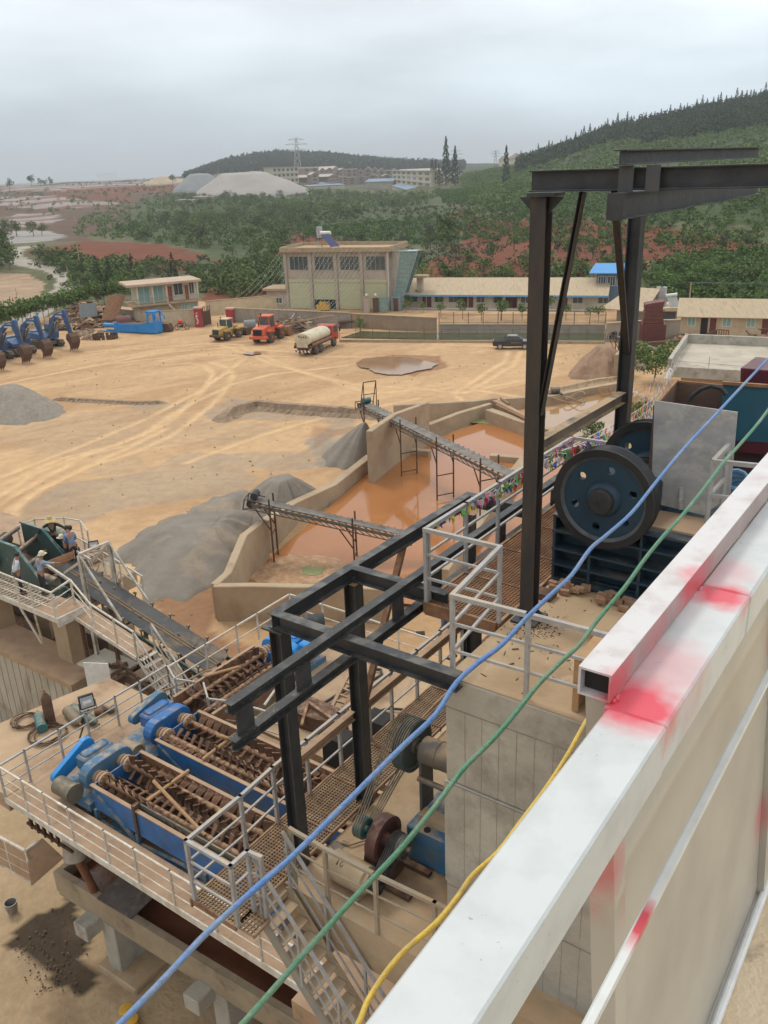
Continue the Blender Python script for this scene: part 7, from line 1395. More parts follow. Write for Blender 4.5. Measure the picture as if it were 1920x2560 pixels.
def washer(label,M_,L_,W2,gear_col,seed,blades=True):
 t=thing('screw_washer',label,'screw washer',M_@V((0,W2,-1.0)))
 side=[(0,0),(L_,0),(L_,-.85),(L_*.33,-.85),(0,-.75)]
 for y,nm in((0,'tub_side'),(2*W2,'tub_side')):
  m=MB(M_);m.prism([(0,0),(L_,0),(L_,-.78),(0,-.72)],y-.015,y+.015);m.build(nm,[mBlue,mRust][0]if y==0 else mRust,t)
  MB(M_).box(-.02,L_,y-.05,y+.05,0.002,.03).build('rim',mMud,t)
  MB(M_).box(0,L_,y+(.017 if y==0 else-.03),y+(.03 if y==0 else-.017),-.7,-.01).build('lining',mRustO,t)
 m=MB(M_)
 for s_ in(0,1):
  c=W2*(.5+s_);m.tube([(x_,c,-.2)for x_ in(0,L_)],.01,3)
 pr=[];n=12
 for s_ in(0,1):
  c=W2*(.5+s_)
  for k in range(n+1):a=math.pi*k/n;pr.append((c-W2*.47*math.cos(a),-.28-.45*math.sin(a)))
 i0=m.addv([(0,y,z)for y,z in pr]);i1=m.addv([(L_,y,z)for y,z in pr])
 for k in range(len(pr)-1):m.face((i0+k,i1+k,i1+k+1,i0+k+1))
 m.build('trough',mRustD,t)
 MB(M_).box(-.04,0,0.02,2*W2-.02,-.75,-.02).build('end_plate',mBlue,t)
 for s_ in(0,1):
  c=W2*(.5+s_);sh=MB(M_);sh.cyl((-.3,c,-.12),(L_,c,-.12),.085,14);so_=sh.build('screw_shaft',M('shaft_rust',(.22,.11,.058),(.13,.065,.036),7,.8,dust=.5),t,True)
  fl=MB(M_);fl.lathe([(0,.05),(0,.2),(.06,.2),(.06,.14),(.12,.14),(.12,.22),(.2,.22),(.2,.1)],(-.15,c,-.12),(1,c,-.12),20)
  for k in range(10):a=k*.628;fl.cyl((.05,c+.18*math.cos(a),-.12+.18*math.sin(a)),(.09,c+.18*math.cos(a),-.12+.18*math.sin(a)),.02,6)
  fl.build('flange',mMud,so_)
  proto=None;n=int((L_-.3)/.098);m_=MB();
  m_.hexa([(-.07,-.02,.08),(.07,-.02,.08),(.07,.015,.08),(-.07,.015,.08),(-.115,-.035,.345),(.10,-.035,.345),(.11,.0,.345),(-.10,.0,.345)]);m_.cbox((0,.02,.22),.04,.04,.04)
  for k in range(n):
   a=k*2.0944*(1 if s_ else-1)+k*.035+seed;X4=M_@Matrix.Translation((.2+k*.098,c,-.12))@Matrix.Rotation(a,4,'X')@Matrix.Rotation(.5*(1 if s_ else-1),4,'Z')
   if proto is None:
    proto=m_.build('blade',mRustBl,so_,org=None);me=proto.data;rl=rootloc(so_)
    for v in me.vertices:v.co=v.co+rl
    o=proto
   else:o=proto.copy();COL.objects.link(o);o.parent=so_
   o.matrix_local=Matrix.Translation(-rootloc(so_))@X4
 return t
mRustBl=M('mud_caked_blade',(.15,.065,.034),(.06,.03,.019),9,.8,bump=.3,dust=.4,dc=(.36,.20,.105),rand=.3)
M1=AB@Matrix.Translation((-16.55,9.8,9.8));w1=washer('nearest blue double screw washer beside the mud-covered walkway',M1,6.3,.79,None,0)
M2=AB@Matrix.Translation((-16.6,11.95,9.8));w2=washer('middle double screw washer with thick rust-brown paddles',M2,6.6,.78,None,1)
M3=AB@Matrix.Translation((-17.75,17.0,9.8))@Matrix.Rotation(-math.pi/2,4,'Z');w3=washer('farthest screw washer turned towards the white rail corner',M3,3.4,.8,None,2)
for w_,Mw_,L_ in((w1,M1,6.3),(w2,M2,6.6)):
 m=MB(Mw_);
 for x in(0.05,1.65,4.0,5.5):m.bar((x,-.03,-.7),(x,-.03,-1.05),.09);m.bar((x,.05,.0),(x,.05,-.8),.08)
 m.bar((0,-.03,-1.05),(L_,-.03,-1.05),.08);m.bar((.1,-.04,-.1),(1.6,-.04,-1.0),.07);m.bar((1.7,-.04,-1.0),(4.0,-.04,-.75),.06);m.build('side_truss',mBlueW,w_)
MB(M1).box(1.72,5.6,.12,.16,-.45,.12).build('splash_plate',M('grey_green_plate',(.13,.13,.095),(.09,.09,.07),2,.7,dust=.3),w1)
MB(M1).box(1.62,1.72,-.06,.12,-.8,.16).build('plate_post',mRustD,w1)
def gearbox(t,M_,W2,col,motor_side=-1,mc=None,old=False):
 m=MB(M_)
 pr=[];r_=.36
 for k in range(9):a=math.pi*.5+math.pi*k/8*.9;pr.append((W2*.5+r_*math.cos(a),-.12+r_*math.sin(a)))
 for k in range(9):a=-math.pi*.4+math.pi*k/8*.9;pr.append((W2*1.5+r_*math.cos(a),-.12+r_*math.sin(a)))
 i0=m.addv([(-.62,y,z)for y,z in pr]);i1=m.addv([(-.3,y,z)for y,z in pr]);n=len(pr);m.face([i0+k for k in range(n)]);m.face([i1+k for k in reversed(range(n))])
 for k in range(n):m.face((i0+k,i0+(k+1)%n,i1+(k+1)%n,i1+k))
 m.build('gear_case',col,t,bevel=.02)
 MB(M_).cbox((-.85,W2*1.0,.05),.42,.95,.42).cbox((-.85,W2,.28),.3,.75,.06).build('reducer',col,t,bevel=.05)
 m=MB(M_)
 for y in(W2*.5,W2*1.5):m.cyl((-.3,y,-.12),(-.22,y,-.12),.17,16);m.cbox((-.25,y,-.12),.1,.34,.12)
 m.build('bearing',mMud,t)
 m=MB(M_);m.box(-1.55,-.1,-.1,2*W2+.1,-.82,-.6);m.box(-1.5,-.2,.1,.2,-1.0,-.82);m.box(-1.5,-.2,2*W2-.2,2*W2-.1,-1.0,-.82);m.build('bed_frame',mBlueW,t)
gearbox(w1,M1,.79,mBlueW);gearbox(w2,M2,.78,mBlue);gearbox(w3,M3,.8,mBlueB)
m=MB(M1)
pts=[(-1.25,.5+.12),(-1.25,1.5)]
def guard(M_,x,y0,y1,z0,z1,r0,r1,w_,mat,t,nm='belt_guard'):
 m=MB(M_);an=math.atan2(z1-z0,y1-y0);pr=[(y0+r0*math.cos(an+math.pi/2+math.pi*k/8),z0+r0*math.sin(an+math.pi/2+math.pi*k/8))for k in range(9)]+[(y1+r1*math.cos(an-math.pi/2+math.pi*k/8),z1+r1*math.sin(an-math.pi/2+math.pi*k/8))for k in range(9)]
 i0=m.addv([(x,y,z)for y,z in pr]);i1=m.addv([(x+w_,y,z)for y,z in pr]);n=len(pr);m.face([i0+k for k in range(n)]);m.face([i1+k for k in reversed(range(n))])
 for k in range(n):m.face((i0+k,i0+(k+1)%n,i1+(k+1)%n,i1+k))
 return m.build(nm,mat,t,bevel=.012)
guard(M1,-1.42,-.1,.85,-.25,.12,.17,.24,.16,mBlueB,w1)
m=MB(M1);m.lathe([(0,.02),(0,.2),(.04,.24),(.6,.24),(.62,.26),(.72,.26),(.72,.22)],(-1.2,-.2,-.35),(0,-.2,-.35),26);m.build('motor',M('motor_grey_olive',(.12,.115,.085),(.16,.14,.1),5,.6,dust=.3),w1,True)
m=MB(M2);m.lathe([(0,.02),(0,.17),(.04,.2),(.45,.2),(.47,.24),(.62,.24),(.62,.19),(.58,.18),(.58,.02)],(-1.0,-.35,-.35),(0,-.35,-.35),26);m.build('motor',M('motor_cream_dust',(.30,.26,.18),(.24,.2,.14),5,.7,dust=.5),w2,True)
guard(M2,-1.35,.3,1.2,.05,.15,.16,.26,.2,mBlueW,w2)
guard(M3,-1.3,.2,1.3,-.05,.1,.3,.38,.34,mBlueB,w3);MB(M3).cbox((-.9,1.7,.1),.8,.5,.45).build('motor',mBlueB,w3,bevel=.05)
q=M3@V((-1.5,1.3,.5));o=MB().cyl(q+V((-.3,0,0)),q+V((.35,.1,0)),.3,14).build('covered_drum',mRubber,None,True);tag(o,'black wrapped drum beyond the bright blue gearbox','drum')
for k,(g,x0,y0,x1,y1,z0,z1,lb)in enumerate(((8,870,718,1118,535,9.9,9.9,'rusty pipe laid across the nearest washer tub'),(8,908,597,1215,920,10.5,9.8,'longest tan pipe slanting over the nearest washer'),(8,1200,470,1400,318,9.9,9.9,'tan pipe laid across the middle washer tub'),(8,1285,328,1390,355,10.1,9.9,'short bent pipe end over the middle washer'),(9,145,690,350,632,10.0,10.0,'tan pipe lying over the farthest washer'))):
 tag(MB().cyl(P(g,x0,y0,z0),P(g,x1,y1,z1),.045,8).build('pipe',mWood if k<5 else mMud),lb,'pipe')
t=T_('mud_walkway','long sheet-metal walkway caked with brown mud along the washers','walkway',-13,9.1,8.9)
bb(-19.0,-7.2,8.8,9.6,8.94,9.0).build('deck_plate',mMud,t);bb(-19.02,-17.3,9.602,13.95,8.94,9.001).build('gear_deck',mMud,t);m=MB(AB);m.box(-19,-7.2,8.76,8.8,8.85,9.03);m.build('toe_edge',mWhiteR,t)
m=MB(AB)
for k in range(6):b=-18.5+k*2.1;m.bar((b,8.85,8.93),(b,9.6,8.93),.08);m.bar((b,9.5,8.9),(b,9.5,8.2),.08)
m.build('supports',mRustD,t)
railing('mud-splashed railing along the outer edge of the brown walkway',[ab(b,8.8,9)for b in(-19.0,-18.0,-17.1,-16.1,-14.75,-13.7,-12.5,-11.2,-9.9,-8.6,-7.3)],1.0,(.35,.68),mWhiteR,.045,.045,.022)
railing('white railing between the hose slab and the screw washers',[ab(-19.0,a,9)for a in(8.8,9.55,10.6,11.5,12.5,13.4)]+[ab(-19.0,14.5,9)],1.0,(.35,.68),mGalv,.05,.05,.03)
railing('white railing round the corner between the belt conveyor and the farthest washer',[ab(-19.0,14.5,9),ab(-18.2,14.1,9),ab(-17.6,14.3,9)],1.0,(.35,.68),mGalv,.05,.05,.03)
railing('small grey railing on the bridge between the middle and farthest washers',[ab(-17.3,14.4,9.0),ab(-16.6,13.9,9.0),ab(-15.8,14.2,9.0),ab(-14.2,14.4,9.0)],1.0,(.35,.68),mGalv,.05,.05,.03)
bb(-17.6,-14.0,13.75,14.5,8.9,8.99).build('bridge_plate',mMud);tag(bpy.data.objects['bridge_plate'],'mud-covered plate bridge between the middle and farthest washers','plate')
railing('long white railing round the rear slab behind the farthest washer',[ab(-18.9,a,9)for a in(14.5,16.0,17.4,18.4,20.1)]+[ab(b,20.1,9)for b in(-17.4,-15.8,-14.2,-12.6)],1.0,(.5,),mWhiteR,.05,.05,.03)
for k,(x0,y0,x1,y1)in enumerate(((455,880,540,910),(500,860,620,690))):
 tag(MB().cyl(P(9,x0,y0,9.6),P(9,x1,y1,9.9),.04,8).build('white_pipe',mWhiteO),['short white pipe lying beside the double beam','longer white pipe slanting up beside the black column'][k],'pipe')
t=T_('platform_box','open mud-coated sheet box hanging outside the walkway corner','sheet box',-18.5,8.6,7.2)
c=[P(8,x,y,8.3)for x,y in((-80,890),(150,1012),(232,950),(10,840))]
dn=[V((0,0,-1.0))]*4
m=MB();i0=m.addv(c);i1=m.addv([p+V((0,0,-1.05))for p in c])
m.face((i0,i0+1,i1+1,i1));m.face((i0+1,i0+2,i1+2,i1+1));m.face([i1+k for k in range(4)]);m.build('sheet_sides',mMud,t)
MB().bar(c[0],c[1],.06).bar(c[1],c[2],.06).bar(c[1],c[1]-V((0,0,1.05)),.05).bar(c[0]-V((0,0,1.05)),c[1]-V((0,0,1.05)),.05).bar(c[0].lerp(c[1],.45),c[0].lerp(c[1],.45)-V((0,0,1.05)),.03).bar(c[0].lerp(c[1],0)-V((0,0,.4)),c[1]-V((0,0,.4)),.02).bar(c[0]-V((0,0,.75)),c[1]-V((0,0,.75)),.02).build('rim_frame',mWhiteR,t)
c2=[c[1]-V((0,0,.1)),P(8,250,935,8.3),P(8,375,1050,7.6),P(8,185,1215,7.3)];m=MB();i0=m.addv(c2);m.face(range(i0,i0+4));i0=m.addv([p-V((0,0,.04))for p in c2]);m.face(range(i0,i0+4));m.build('sloping_sheet',mMud,t)
t=T_('outfall_pipe','pale elbow pipe pouring brown mud into the launder','pipe',-18.4,10.1,5.5);p=on(8,440,990,6.6)
m=MB(AB);m.tube([(p.x-.3,p.y+.9,7.7),(p.x-.1,p.y+.4,7.3),(p.x,p.y,6.8),(p.x+.05,p.y-.08,6.3)],[.3,.3,.3,.31],20,False);m.build('elbow',M('pale_pipe',(.46,.43,.38),(.36,.3,.24),3,.6),t,True)
m=MB(AB);m.tube([(p.x,p.y,6.6),(p.x+.08,p.y+.02,6.1),(p.x+.2,p.y+.12,5.4),(p.x+.3,p.y+.25,4.5)],[.2,.13,.11,.16],12);m.build('mud_stream',M('mud_stream',(.19,.075,.035),(.14,.055,.028),5,.35,bump=.4),t,True)
m=bb(-18.5,-16.8,9.9,12.4,7.3,8.1);tag(m.build('blue_chute',mBlueW),'worn blue chute box under the walkway above the outfall pipe','chute')
m=MB(AB)
for i in range(5):m.bar((-19.0+i*.3,9.3,7.6),(-19.0+i*.3,9.3,8.8),.07)
m.bar((-19.2,9.3,8.1),(-17.2,9.3,8.1),.07).bar((-19.2,9.3,7.7),(-17.2,9.3,7.7),.07);tag(m.build('angle_frame',mRustD),'rusty angle frame under the start of the brown walkway','frame')
t=T_('launder','raised concrete launder carrying red-brown slurry on stout piers','launder',-14,10.5,2)
mLa=M('launder_concrete',(.34,.27,.18),(.25,.195,.13),1.1,.85,bump=.3,bs=6,dust=.3,c3=(.12,.095,.07),s3=1.2,lo3=.55,hi3=.75,stretch=(1,1,1))
LM=AB@Matrix.Translation((-19.9,10.02,0))@Matrix.Rotation(R(2.0),4,'Z');L_=14.5
for nm,x0,x1,y0,y1,z0,z1 in(('front_wall',0,L_,0,.24,4.25,5),('back_wall',2.9,L_,1.3,1.5,4.25,5.0),('end_wall',0,.2,.243,1.5,4.25,4.998),('floor',0,L_,.05,1.45,4.05,4.248)):MB(LM).box(x0,x1,y0,y1,z0,z1).build(nm,mLa,t,bevel=.02)
MB(LM).box(2.9,5.4,1.3,1.5,5.002,5.35).build('back_upstand',mLa,t)
MB(LM).box(.2,L_,.24,1.32,4.3,4.55).build('slurry',M('red_slurry',(.15,.055,.026),(.12,.045,.022),1.5,.25,bump=.25,bs=4),t)
for x,i in((2.3,0),(6.7,1),(11.3,2)):
 MB(LM).box(x-.95,x-.4,-.5,.4,3.72,4.24).build('cantilever_head',mConc,t,bevel=.03);MB(LM).box(x-.55,x,.1,1.2,1.9,4.04).build('pier',mConc,t,bevel=.03);MB(LM).box(x-.9,x+.8,-.1,1.6,1.85,2.2).build('footing',mConcD,t,bevel=.05)
o=MB(LM).hexa([(2.0,-.02,5.01),(3.4,.0,5.01),(3.35,1.25,5.03),(1.9,1.2,5.03),(2.0,-.02,5.04),(3.4,0,5.04),(3.35,1.25,5.06),(1.9,1.2,5.06)]).build('cover_plate',M('dark_cover',(.16,.13,.11),(.11,.09,.08),3,.7,c3=(.25,.19,.14),s3=5));tag(o,'dark steel plate lying across the launder','steel plate')
o=MB(AB).box(-18.6,-17.4,12.3,12.36,5.0,7.2).build('sheet',mMud)
tag(o,'mud-coloured sheet hanging below the gear deck','sheet')
p=on(10,65,470,2.1);o=MB(AB).lathe([(0,.01),(0,.16),(.36,.205),(.36,.18),(.1,.15)],(p.x,p.y,2.1),(p.x,p.y,3),20).build('bucket',M('zinc_bucket',(.2,.2,.19),(.27,.25,.21),6,.5,.3),None,True);tag(o,'grey metal bucket standing alone on the muddy ground','bucket')
for k,(x,y,lb)in enumerate(((655,985,'yellow plastic tub at the bottom edge beside the blue cable'),(680,1035,'second yellow tub just below the first at the bottom edge'))):
 p=on(10,x,y,2.3);o=MB(AB).lathe([(0,.01),(0,.15),(.22,.2),(.24,.2),(.25,.17),(.25,.01)],(p.x,p.y,2.1),(p.x,p.y,3),20).build('tub',M('yellow_plastic',(.65,.38,.04),(.5,.28,.04),4,.4,c3=(.3,.2,.1),s3=3),None,True);tag(o,lb,'tub')
rubble('wet clods and mud crumbs around the launder piers',[(160,930),(260,870),(420,920),(480,560),(280,420),(60,620)],10,2.03,150,.07,M('wet_clod',(.07,.05,.035),(.16,.11,.07),3,.8))
def coil(label,g,x,y,r_,n,seed):
 p=P(g,x,y,9.03);rr=random.Random(seed);pts=[]
 for k in range(n*14):a=k*6.283/14;q=r_*(1+.12*math.sin(k*.31+seed));pts.append(p+V((q*math.cos(a)+.06*math.sin(k*.17),q*math.sin(a),.012*k/14+.02)))
 tag(MB().tube(pts,.018,6).build('hose_coil',mRustD),label,'hose')
coil('neat dark hose coil at the far left of the hose slab',8,160,248,.36,5,1);coil('larger rusty hose coil lying nearer the white railing',8,285,330,.48,5,2)
def cylinder(label,p,q,r_,mat):
 d=(q-p).normalized();m=MB();m.lathe([(0,.01),(0,r_),((q-p).length*.82,r_),((q-p).length*.93,r_*.6),((q-p).length,r_*.25),((q-p).length,.01)],p,q,16);t=thing('gas_cylinder',label,'gas cylinder',p);m.build('body',mat,t,True);MB().cyl(q,q+d*.12,.03,8).build('valve',mRustO,t)
p=P(8,302,255,9.0);cylinder('brown gas cylinder standing upright between the hose coils',p,p+V((0,0,1.05)),.15,mRustD)
cylinder('blue-grey gas cylinder lying between the two hose coils',P(8,250,290,9.15),P(8,225,195,9.15),.15,mTealL)
cylinder('tan gas cylinder lying left of the floodlight',P(8,400,180,9.16),P(8,470,255,9.16),.17,M('tan_cyl',(.24,.18,.12),None,4,.6))
cylinder('green gas cylinder lying under the floodlight',P(8,430,165,9.16),P(8,575,255,9.16),.15,mGreenS)
cylinder('short brown cylinder lying right of the floodlight',P(8,560,185,9.14),P(8,620,175,9.14),.14,mRust)
cylinder('olive cylinder lying farthest right on the hose slab',P(8,610,150,9.14),P(8,680,175,9.14),.13,mGrayD)
def floodlight(label,base,top,yaw,sz=.34,flip=0):
 t=thing('floodlight',label,'floodlight',top);M_=Matrix.Translation(top)@Matrix.Rotation(yaw,4,'Z')@Matrix.Rotation(R(-12),4,'X')
 MB(M_).cbox((0,.06,0),sz,.1,sz*.95).build('housing',mRubber,t,bevel=.012);m=MB(M_)
 for k in range(6):m.cbox((-sz*.4+k*sz*.16,.13,0),.012,.06,sz*.8)
 m.build('fins',mRubber,t);MB(M_).cbox((0,.004,0),sz*.82,.02,sz*.72).build('reflector',mSteelPl,t);MB(M_).cbox((.0,-.008,0),sz*.55,.01,sz*.22).build('led_panel',mWhite,t)
 m=MB(M_);m.bar((-sz*.54,.05,0),(-sz*.54,.05,-sz*.65),.02).bar((sz*.54,.05,0),(sz*.54,.05,-sz*.65),.02).bar((-sz*.54,.05,-sz*.65),(sz*.54,.05,-sz*.65),.02);m.build('bracket',mIron,t)
 if base:MB().bar(base,top-V((0,0,sz*.6)),.04).build('stand',mIron,t)
p=P(8,460,385,9.0);q=PL(8,515,130,'b',-19.05);floodlight('black floodlight on a slanting stand over the hose slab railing',p,q,R(30),.42)
q=PL(16,1495,665,'a',18.6);floodlight('black floodlight fixed on the white frame above the belt conveyor',None,q,R(20),.40)
o=MB(FA(P(7,610,1340,7.4),R(-8))).box(0,.9,0,.03,0,1.1).build('white_board',mWhite);tag(o,'small white board standing under the belt conveyor','board')
m=MB()
pts=[P(7,x,y,9.4)for x,y in((1060,1370),(1250,1300),(1420,1210),(1659,1180))];tag(m.tube(pts,.03,6).build('bent_pipe',mWood),'tan bent pipe lying beside the foot of the white stair','pipe')
t=T_('retaining_wall','pale form-marked concrete retaining wall at the left under the screen','wall',-31,15.6,3);mRet=M('retaining_concrete',(.46,.41,.33),(.36,.31,.24),.8,.9,c3=(.24,.19,.14),s3=1.4,lo3=.5,hi3=.7,stretch=(1,1,.5))
bb(-40,-26.4,15.6,16.4,1.5,6).build('face',mRet,t);m=MB(AB)
for k in range(28):b=-39.5+k*.48;m.box(b,b+.02,15.585,15.6,1.6,5.9)
m.build('form_marks',M('form_mark',(.3,.26,.2),None,3,.9),t);bb(-40,-26.2,15.5,17.2,6.003,6.2).build('ledge',mMud,t)
t=T_('screen_foundation','massive dusty concrete table under the vibrating screen','foundation',-31,17.5,6);bb(-40,-27.0,16.2,19.8,8.35,9.05).build('table',mConcD,t,bevel=.03)
for b in(-27.9,-33,-38):bb(b-.45,b+.45,16.5,17.3,4.5,8.35).build('pillar',mConcD,t);bb(b-.45,b+.45,18.8,19.6,4.5,8.35).build('pillar',mConcD,t)
bb(-40,-27.5,17.4,19.6,4.0,4.6).build('lower_slab',mRustD,t)
bb(-40,-20,19.4,19.8,0,5.2).build('back_wall',M('dark_wet_wall',(.13,.1,.075),(.2,.15,.11),.6,.9),t)
bb(-26,-19.2,15.8,20.5,4.6,5.4).build('pit_floor',mRubbleE,t)
tag(MB(AB).box(-26.2,-24.2,15.9,17.2,6.9,6.96).build('white_sheet',M('pale_sheet',(.5,.46,.38),(.42,.38,.3),1,.7)),'large pale sheet lying in the pit beneath the conveyor stair','sheet')
m=MB(AB);rr=random.Random(8)
for i in range(12):m.bar((rr.uniform(-25,-20),15.6+rr.uniform(0,.8),6.8+rr.uniform(0,.6)),(rr.uniform(-25,-19.5),15.7+rr.uniform(0,.8),7+rr.uniform(0,.6)),rr.uniform(.08,.22))
tag(m.build('timber_pile',mRustD),'dark pipes and timbers piled beneath the white stair','timber')
t=T_('screen_platform','steel bar platform with brown plate beside the vibrating screen','platform',-27,15.5,9.4)
m=MB(AB)
for k in range(46):b=-37+k*.22;m.box(b,b+.04,15.1,16.2,9.42,9.46)
for a in(15.15,15.6,16.1):m.box(-37,-26.9,a,a+.05,9.36,9.418)
m.build('bar_grating',mWhiteR,t);bb(-26.9,-25.5,15.08,16.2,9.42,9.47).build('mud_plate',mMud,t);m=MB(AB);m.box(-37,-25.5,15.02,15.08,9.3,9.5);m.box(-25.5,-25.42,15.02,16.2,9.15,9.5);m.build('edge_beam',mWhiteR,t)
m=MB(AB)
for b in(-27.8,-33.5):m.bar((b,15.05,9.3),(b+.35,15.4,7.7),.07).bar((b+.9,15.05,9.3),(b+.4,15.4,7.7),.07)
m.build('brackets',mWhiteR,t)
bb(-37,-29,18.3,20.2,9.1,9.46).build('rear_deck',mMud,t)
t=T_('ramp','sloping mud-stained ramp leading down beside the belt conveyor','ramp',-24,16,9);MB(AB).hexa([(-26.4,15.75,9.42),(-22.2,15.75,8.55),(-22.2,16.45,8.55),(-26.4,16.45,9.42),(-26.4,15.75,9.47),(-22.2,15.75,8.6),(-22.2,16.45,8.6),(-26.4,16.45,9.47)]).build('plate',mMud,t)
MB(AB).bar((-26.4,15.72,9.42),(-22.2,15.72,8.55),.05,.14).build('edge_beam',mWhiteR,t)
zr=lambda b:9.47-(b+26.4)*.207
railing('white railing bordering the screen platform and its ramp',[ab(b,15.08,9.48)for b in(-36.5,-34.5,-32.6,-30.6,-29.0,-27.8,-26.9,-25.6)]+[ab(-25.9,16.1,9.47),ab(-24.4,15.75,zr(-24.4)),ab(-23.2,15.75,zr(-23.2)),ab(-22.2,15.75,zr(-22.2))],1.0,(.34,.67),mWhiteR,.055,.055,.032)
t=T_('white_stair','white steel stair going down from the ramp to the washers','stairs',-21.5,16,7)
for k in range(8):b=-22.2+k*.19;z=8.5-k*.22;bb(b,b+.2,15.8,16.5,z-.03,z).build('tread',mWhiteR,t)
for a in(15.77,16.53):
 MB(AB).bar((-22.25,a,8.55),(-20.6,a,6.6),.04,.14).build('stringer',mWhiteO,t);m=MB(AB);m.bar((-22.2,a,9.55),(-20.6,a,7.7),.055).bar((-22.2,a,9.2),(-20.6,a,7.35),.03).bar((-22.2,a,8.9),(-20.6,a,7.0),.03)
 for k in range(3):b=-22.2+k*.8;m.bar((b,a,8.5-k*.93),(b,a,9.55-k*.93),.05)
 m.build('handrail',mWhiteO,t)
t=T_('inclined_conveyor','wide dark belt conveyor sloping down from the screen to the washers','conveyor',-24.6,17.6,7.5)
bA,bB,zA,zB=-28.9,-20.3,9.75,7.95
zc=lambda b:zA+(zB-zA)*(b-bA)/(bB-bA)
m=MB(AB);cs=[(17.0,.12),(17.25,.0),(17.95,.0),(18.2,.12)];mBelt=M('black_belt',(.028,.03,.033),(.045,.045,.046),2,.6,dust=.12,dc=(.16,.12,.08),stretch=(1,1,1),c3=(.17,.115,.065),s3=.35,lo3=.56,hi3=.66)
N_=30;rows=[]
for i in range(N_+1):b=bA+(bB-bA)*i/N_;rows.append(m.addv([(b,a,zc(b)+z)for a,z in cs]+[(b,a,zc(b)+z-.02)for a,z in cs]))
for r0,r1 in zip(rows,rows[1:]):
 for k in range(3):m.face((r0+k,r1+k,r1+k+1,r0+k+1));m.face((r0+4+k,r0+5+k,r1+5+k,r1+4+k))
m.build('belt',mBelt,t,True)
m=MB(AB)
for a in(17.55,17.68):
 m.hexa([(bA+.6,a,zc(bA+.6)+.004),(bB,a,zc(bB)+.004),(bB,a+.07,zc(bB)+.004),(bA+.6,a+.07,zc(bA+.6)+.004),(bA+.6,a,zc(bA+.6)+.02),(bB,a,zc(bB)+.02),(bB,a+.07,zc(bB)+.02),(bA+.6,a+.07,zc(bA+.6)+.02)])
m.build('sand_streak',M('wet_sand_streak',(.20,.13,.06),(.12,.08,.045),3,.8),t)
for a in(16.9,18.3):MB(AB).chan((bA,a,zc(bA)-.18),(bB,a,zc(bB)-.18),.08,.2,.015,1 if a>17 else-1).build('side_frame',mGreenS,t)
for k in range(9):
 b=bA+.8+k*.95;m=MB(AB)
 for a0,s_ in((16.92,1),(18.28,-1)):m.bar((b,a0,zc(b)-.1),(b,a0-s_*.02,zc(b)+.16),.04).cyl((b-.06,a0,zc(b)+.16),(b+.06,a0,zc(b)+.16),.05,10)
 m.bar((b,16.95,zc(b)-.12),(b,18.25,zc(b)-.12),.06);m.build('idler',mGrayD,t)
for b,z0 in((-27,5),(-25,5),(-23,5),(-21,5)):
 for a in(16.9,18.3):MB(AB).bar((b,a,z0),(b,a,zc(b)-.25),.12).build('leg',mRustD,t)
MB(AB).cyl((bA-.05,17.0,zA-.12),(bA-.05,18.2,zA-.12),.2,16).build('tail_pulley',mRustO,t)
rr=random.Random(1);m=MB(AB)
for i in range(14):b=rr.uniform(bA+1,bB);a=rr.uniform(17.1,18.1);s_=rr.uniform(.04,.08);m.cbox((b,a,zc(b)+.05),s_,s_,s_,Matrix.Rotation(rr.random()*3,3,'Y'))
m.build('stones',mSandG,t)
t=T_('portal_frame','white steel portal frame braced over the head of the conveyor','frame',-27,16.7,5)
pT=PL(7,548,412,'a',16.75);pB=V((pT.x,pT.y,5.2));qT=PL(7,752,325,'a',18.4);rT=PL(7,840,862,'a',16.75);sT=PL(7,1020,718,'a',18.4)
MB().ibeam(pB,pT,.14,.14,.02,AX).build('post',mWhiteO,t);MB().ibeam(V((qT.x,qT.y,8.0)),qT,.14,.14,.02,AX).build('post',mWhiteO,t)
MB().bar(pT+V((0,0,.04)),qT+V((0,0,.04)),.12,.1).build('top_beam',mWhiteO,t);MB().bar(pT,rT,.07).build('brace',mWhiteO,t);MB().bar(qT,sT,.07).build('brace',mWhiteO,t)
MB().bar(pT-V((0,0,.25)),PL(7,430,545,'a',16.95),.09).build('brace',mWhiteR,t);MB().bar(qT-V((0,0,.05)),PL(7,640,445,'a',18.3),.09).build('brace',mWhiteR,t)
t=T_('vibrating_screen','dark green vibrating screen with thick cross tubes on the left platform','vibrating screen',-30,17,9)
for a,zz,nm in((16.3,10.86,'side_plate'),(18.1,10.75,'side_plate')):
 m=MB(AB);m.prism([(-37 if a<17 else-31.95,9.3),(-37 if a<17 else-31.95,zz-.1*(a<17)),(-31.9,zz),(-29.5-(.9 if a>17 else 0),zz),(-28.2-(.6 if a>17 else 0),9.75),(-28.2-(.6 if a>17 else 0),9.1)],a,a+.05);m.build(nm,mGreenS,t)
 m=MB(AB);e0=-29.5-(.9 if a>17 else 0);m.bar((-37 if a<17 else-31.95,a,zz-.07*(a<17)),(-31.9,a,zz+.02),.1,.06).bar((-31.9,a,zz+.02),(e0,a,zz+.02),.12,.06).bar((e0,a,zz+.02),(e0+1.35,a,9.75),.12,.06);m.build('edge_angle',mTealL,t)
m_tube=[(-33.2,10.55),(-31.4,10.4),(-30.2,10.2),(-29.6,9.75)]
for b,z in m_tube:MB(AB).cyl((b,16.3,z),(b-.9,18.15,z),.10,14).build('cross_tube',mGrayD,t,True)
bb(-37,-28.9,16.4,18.05,9.15,9.3).build('screen_deck',mRustD,t)
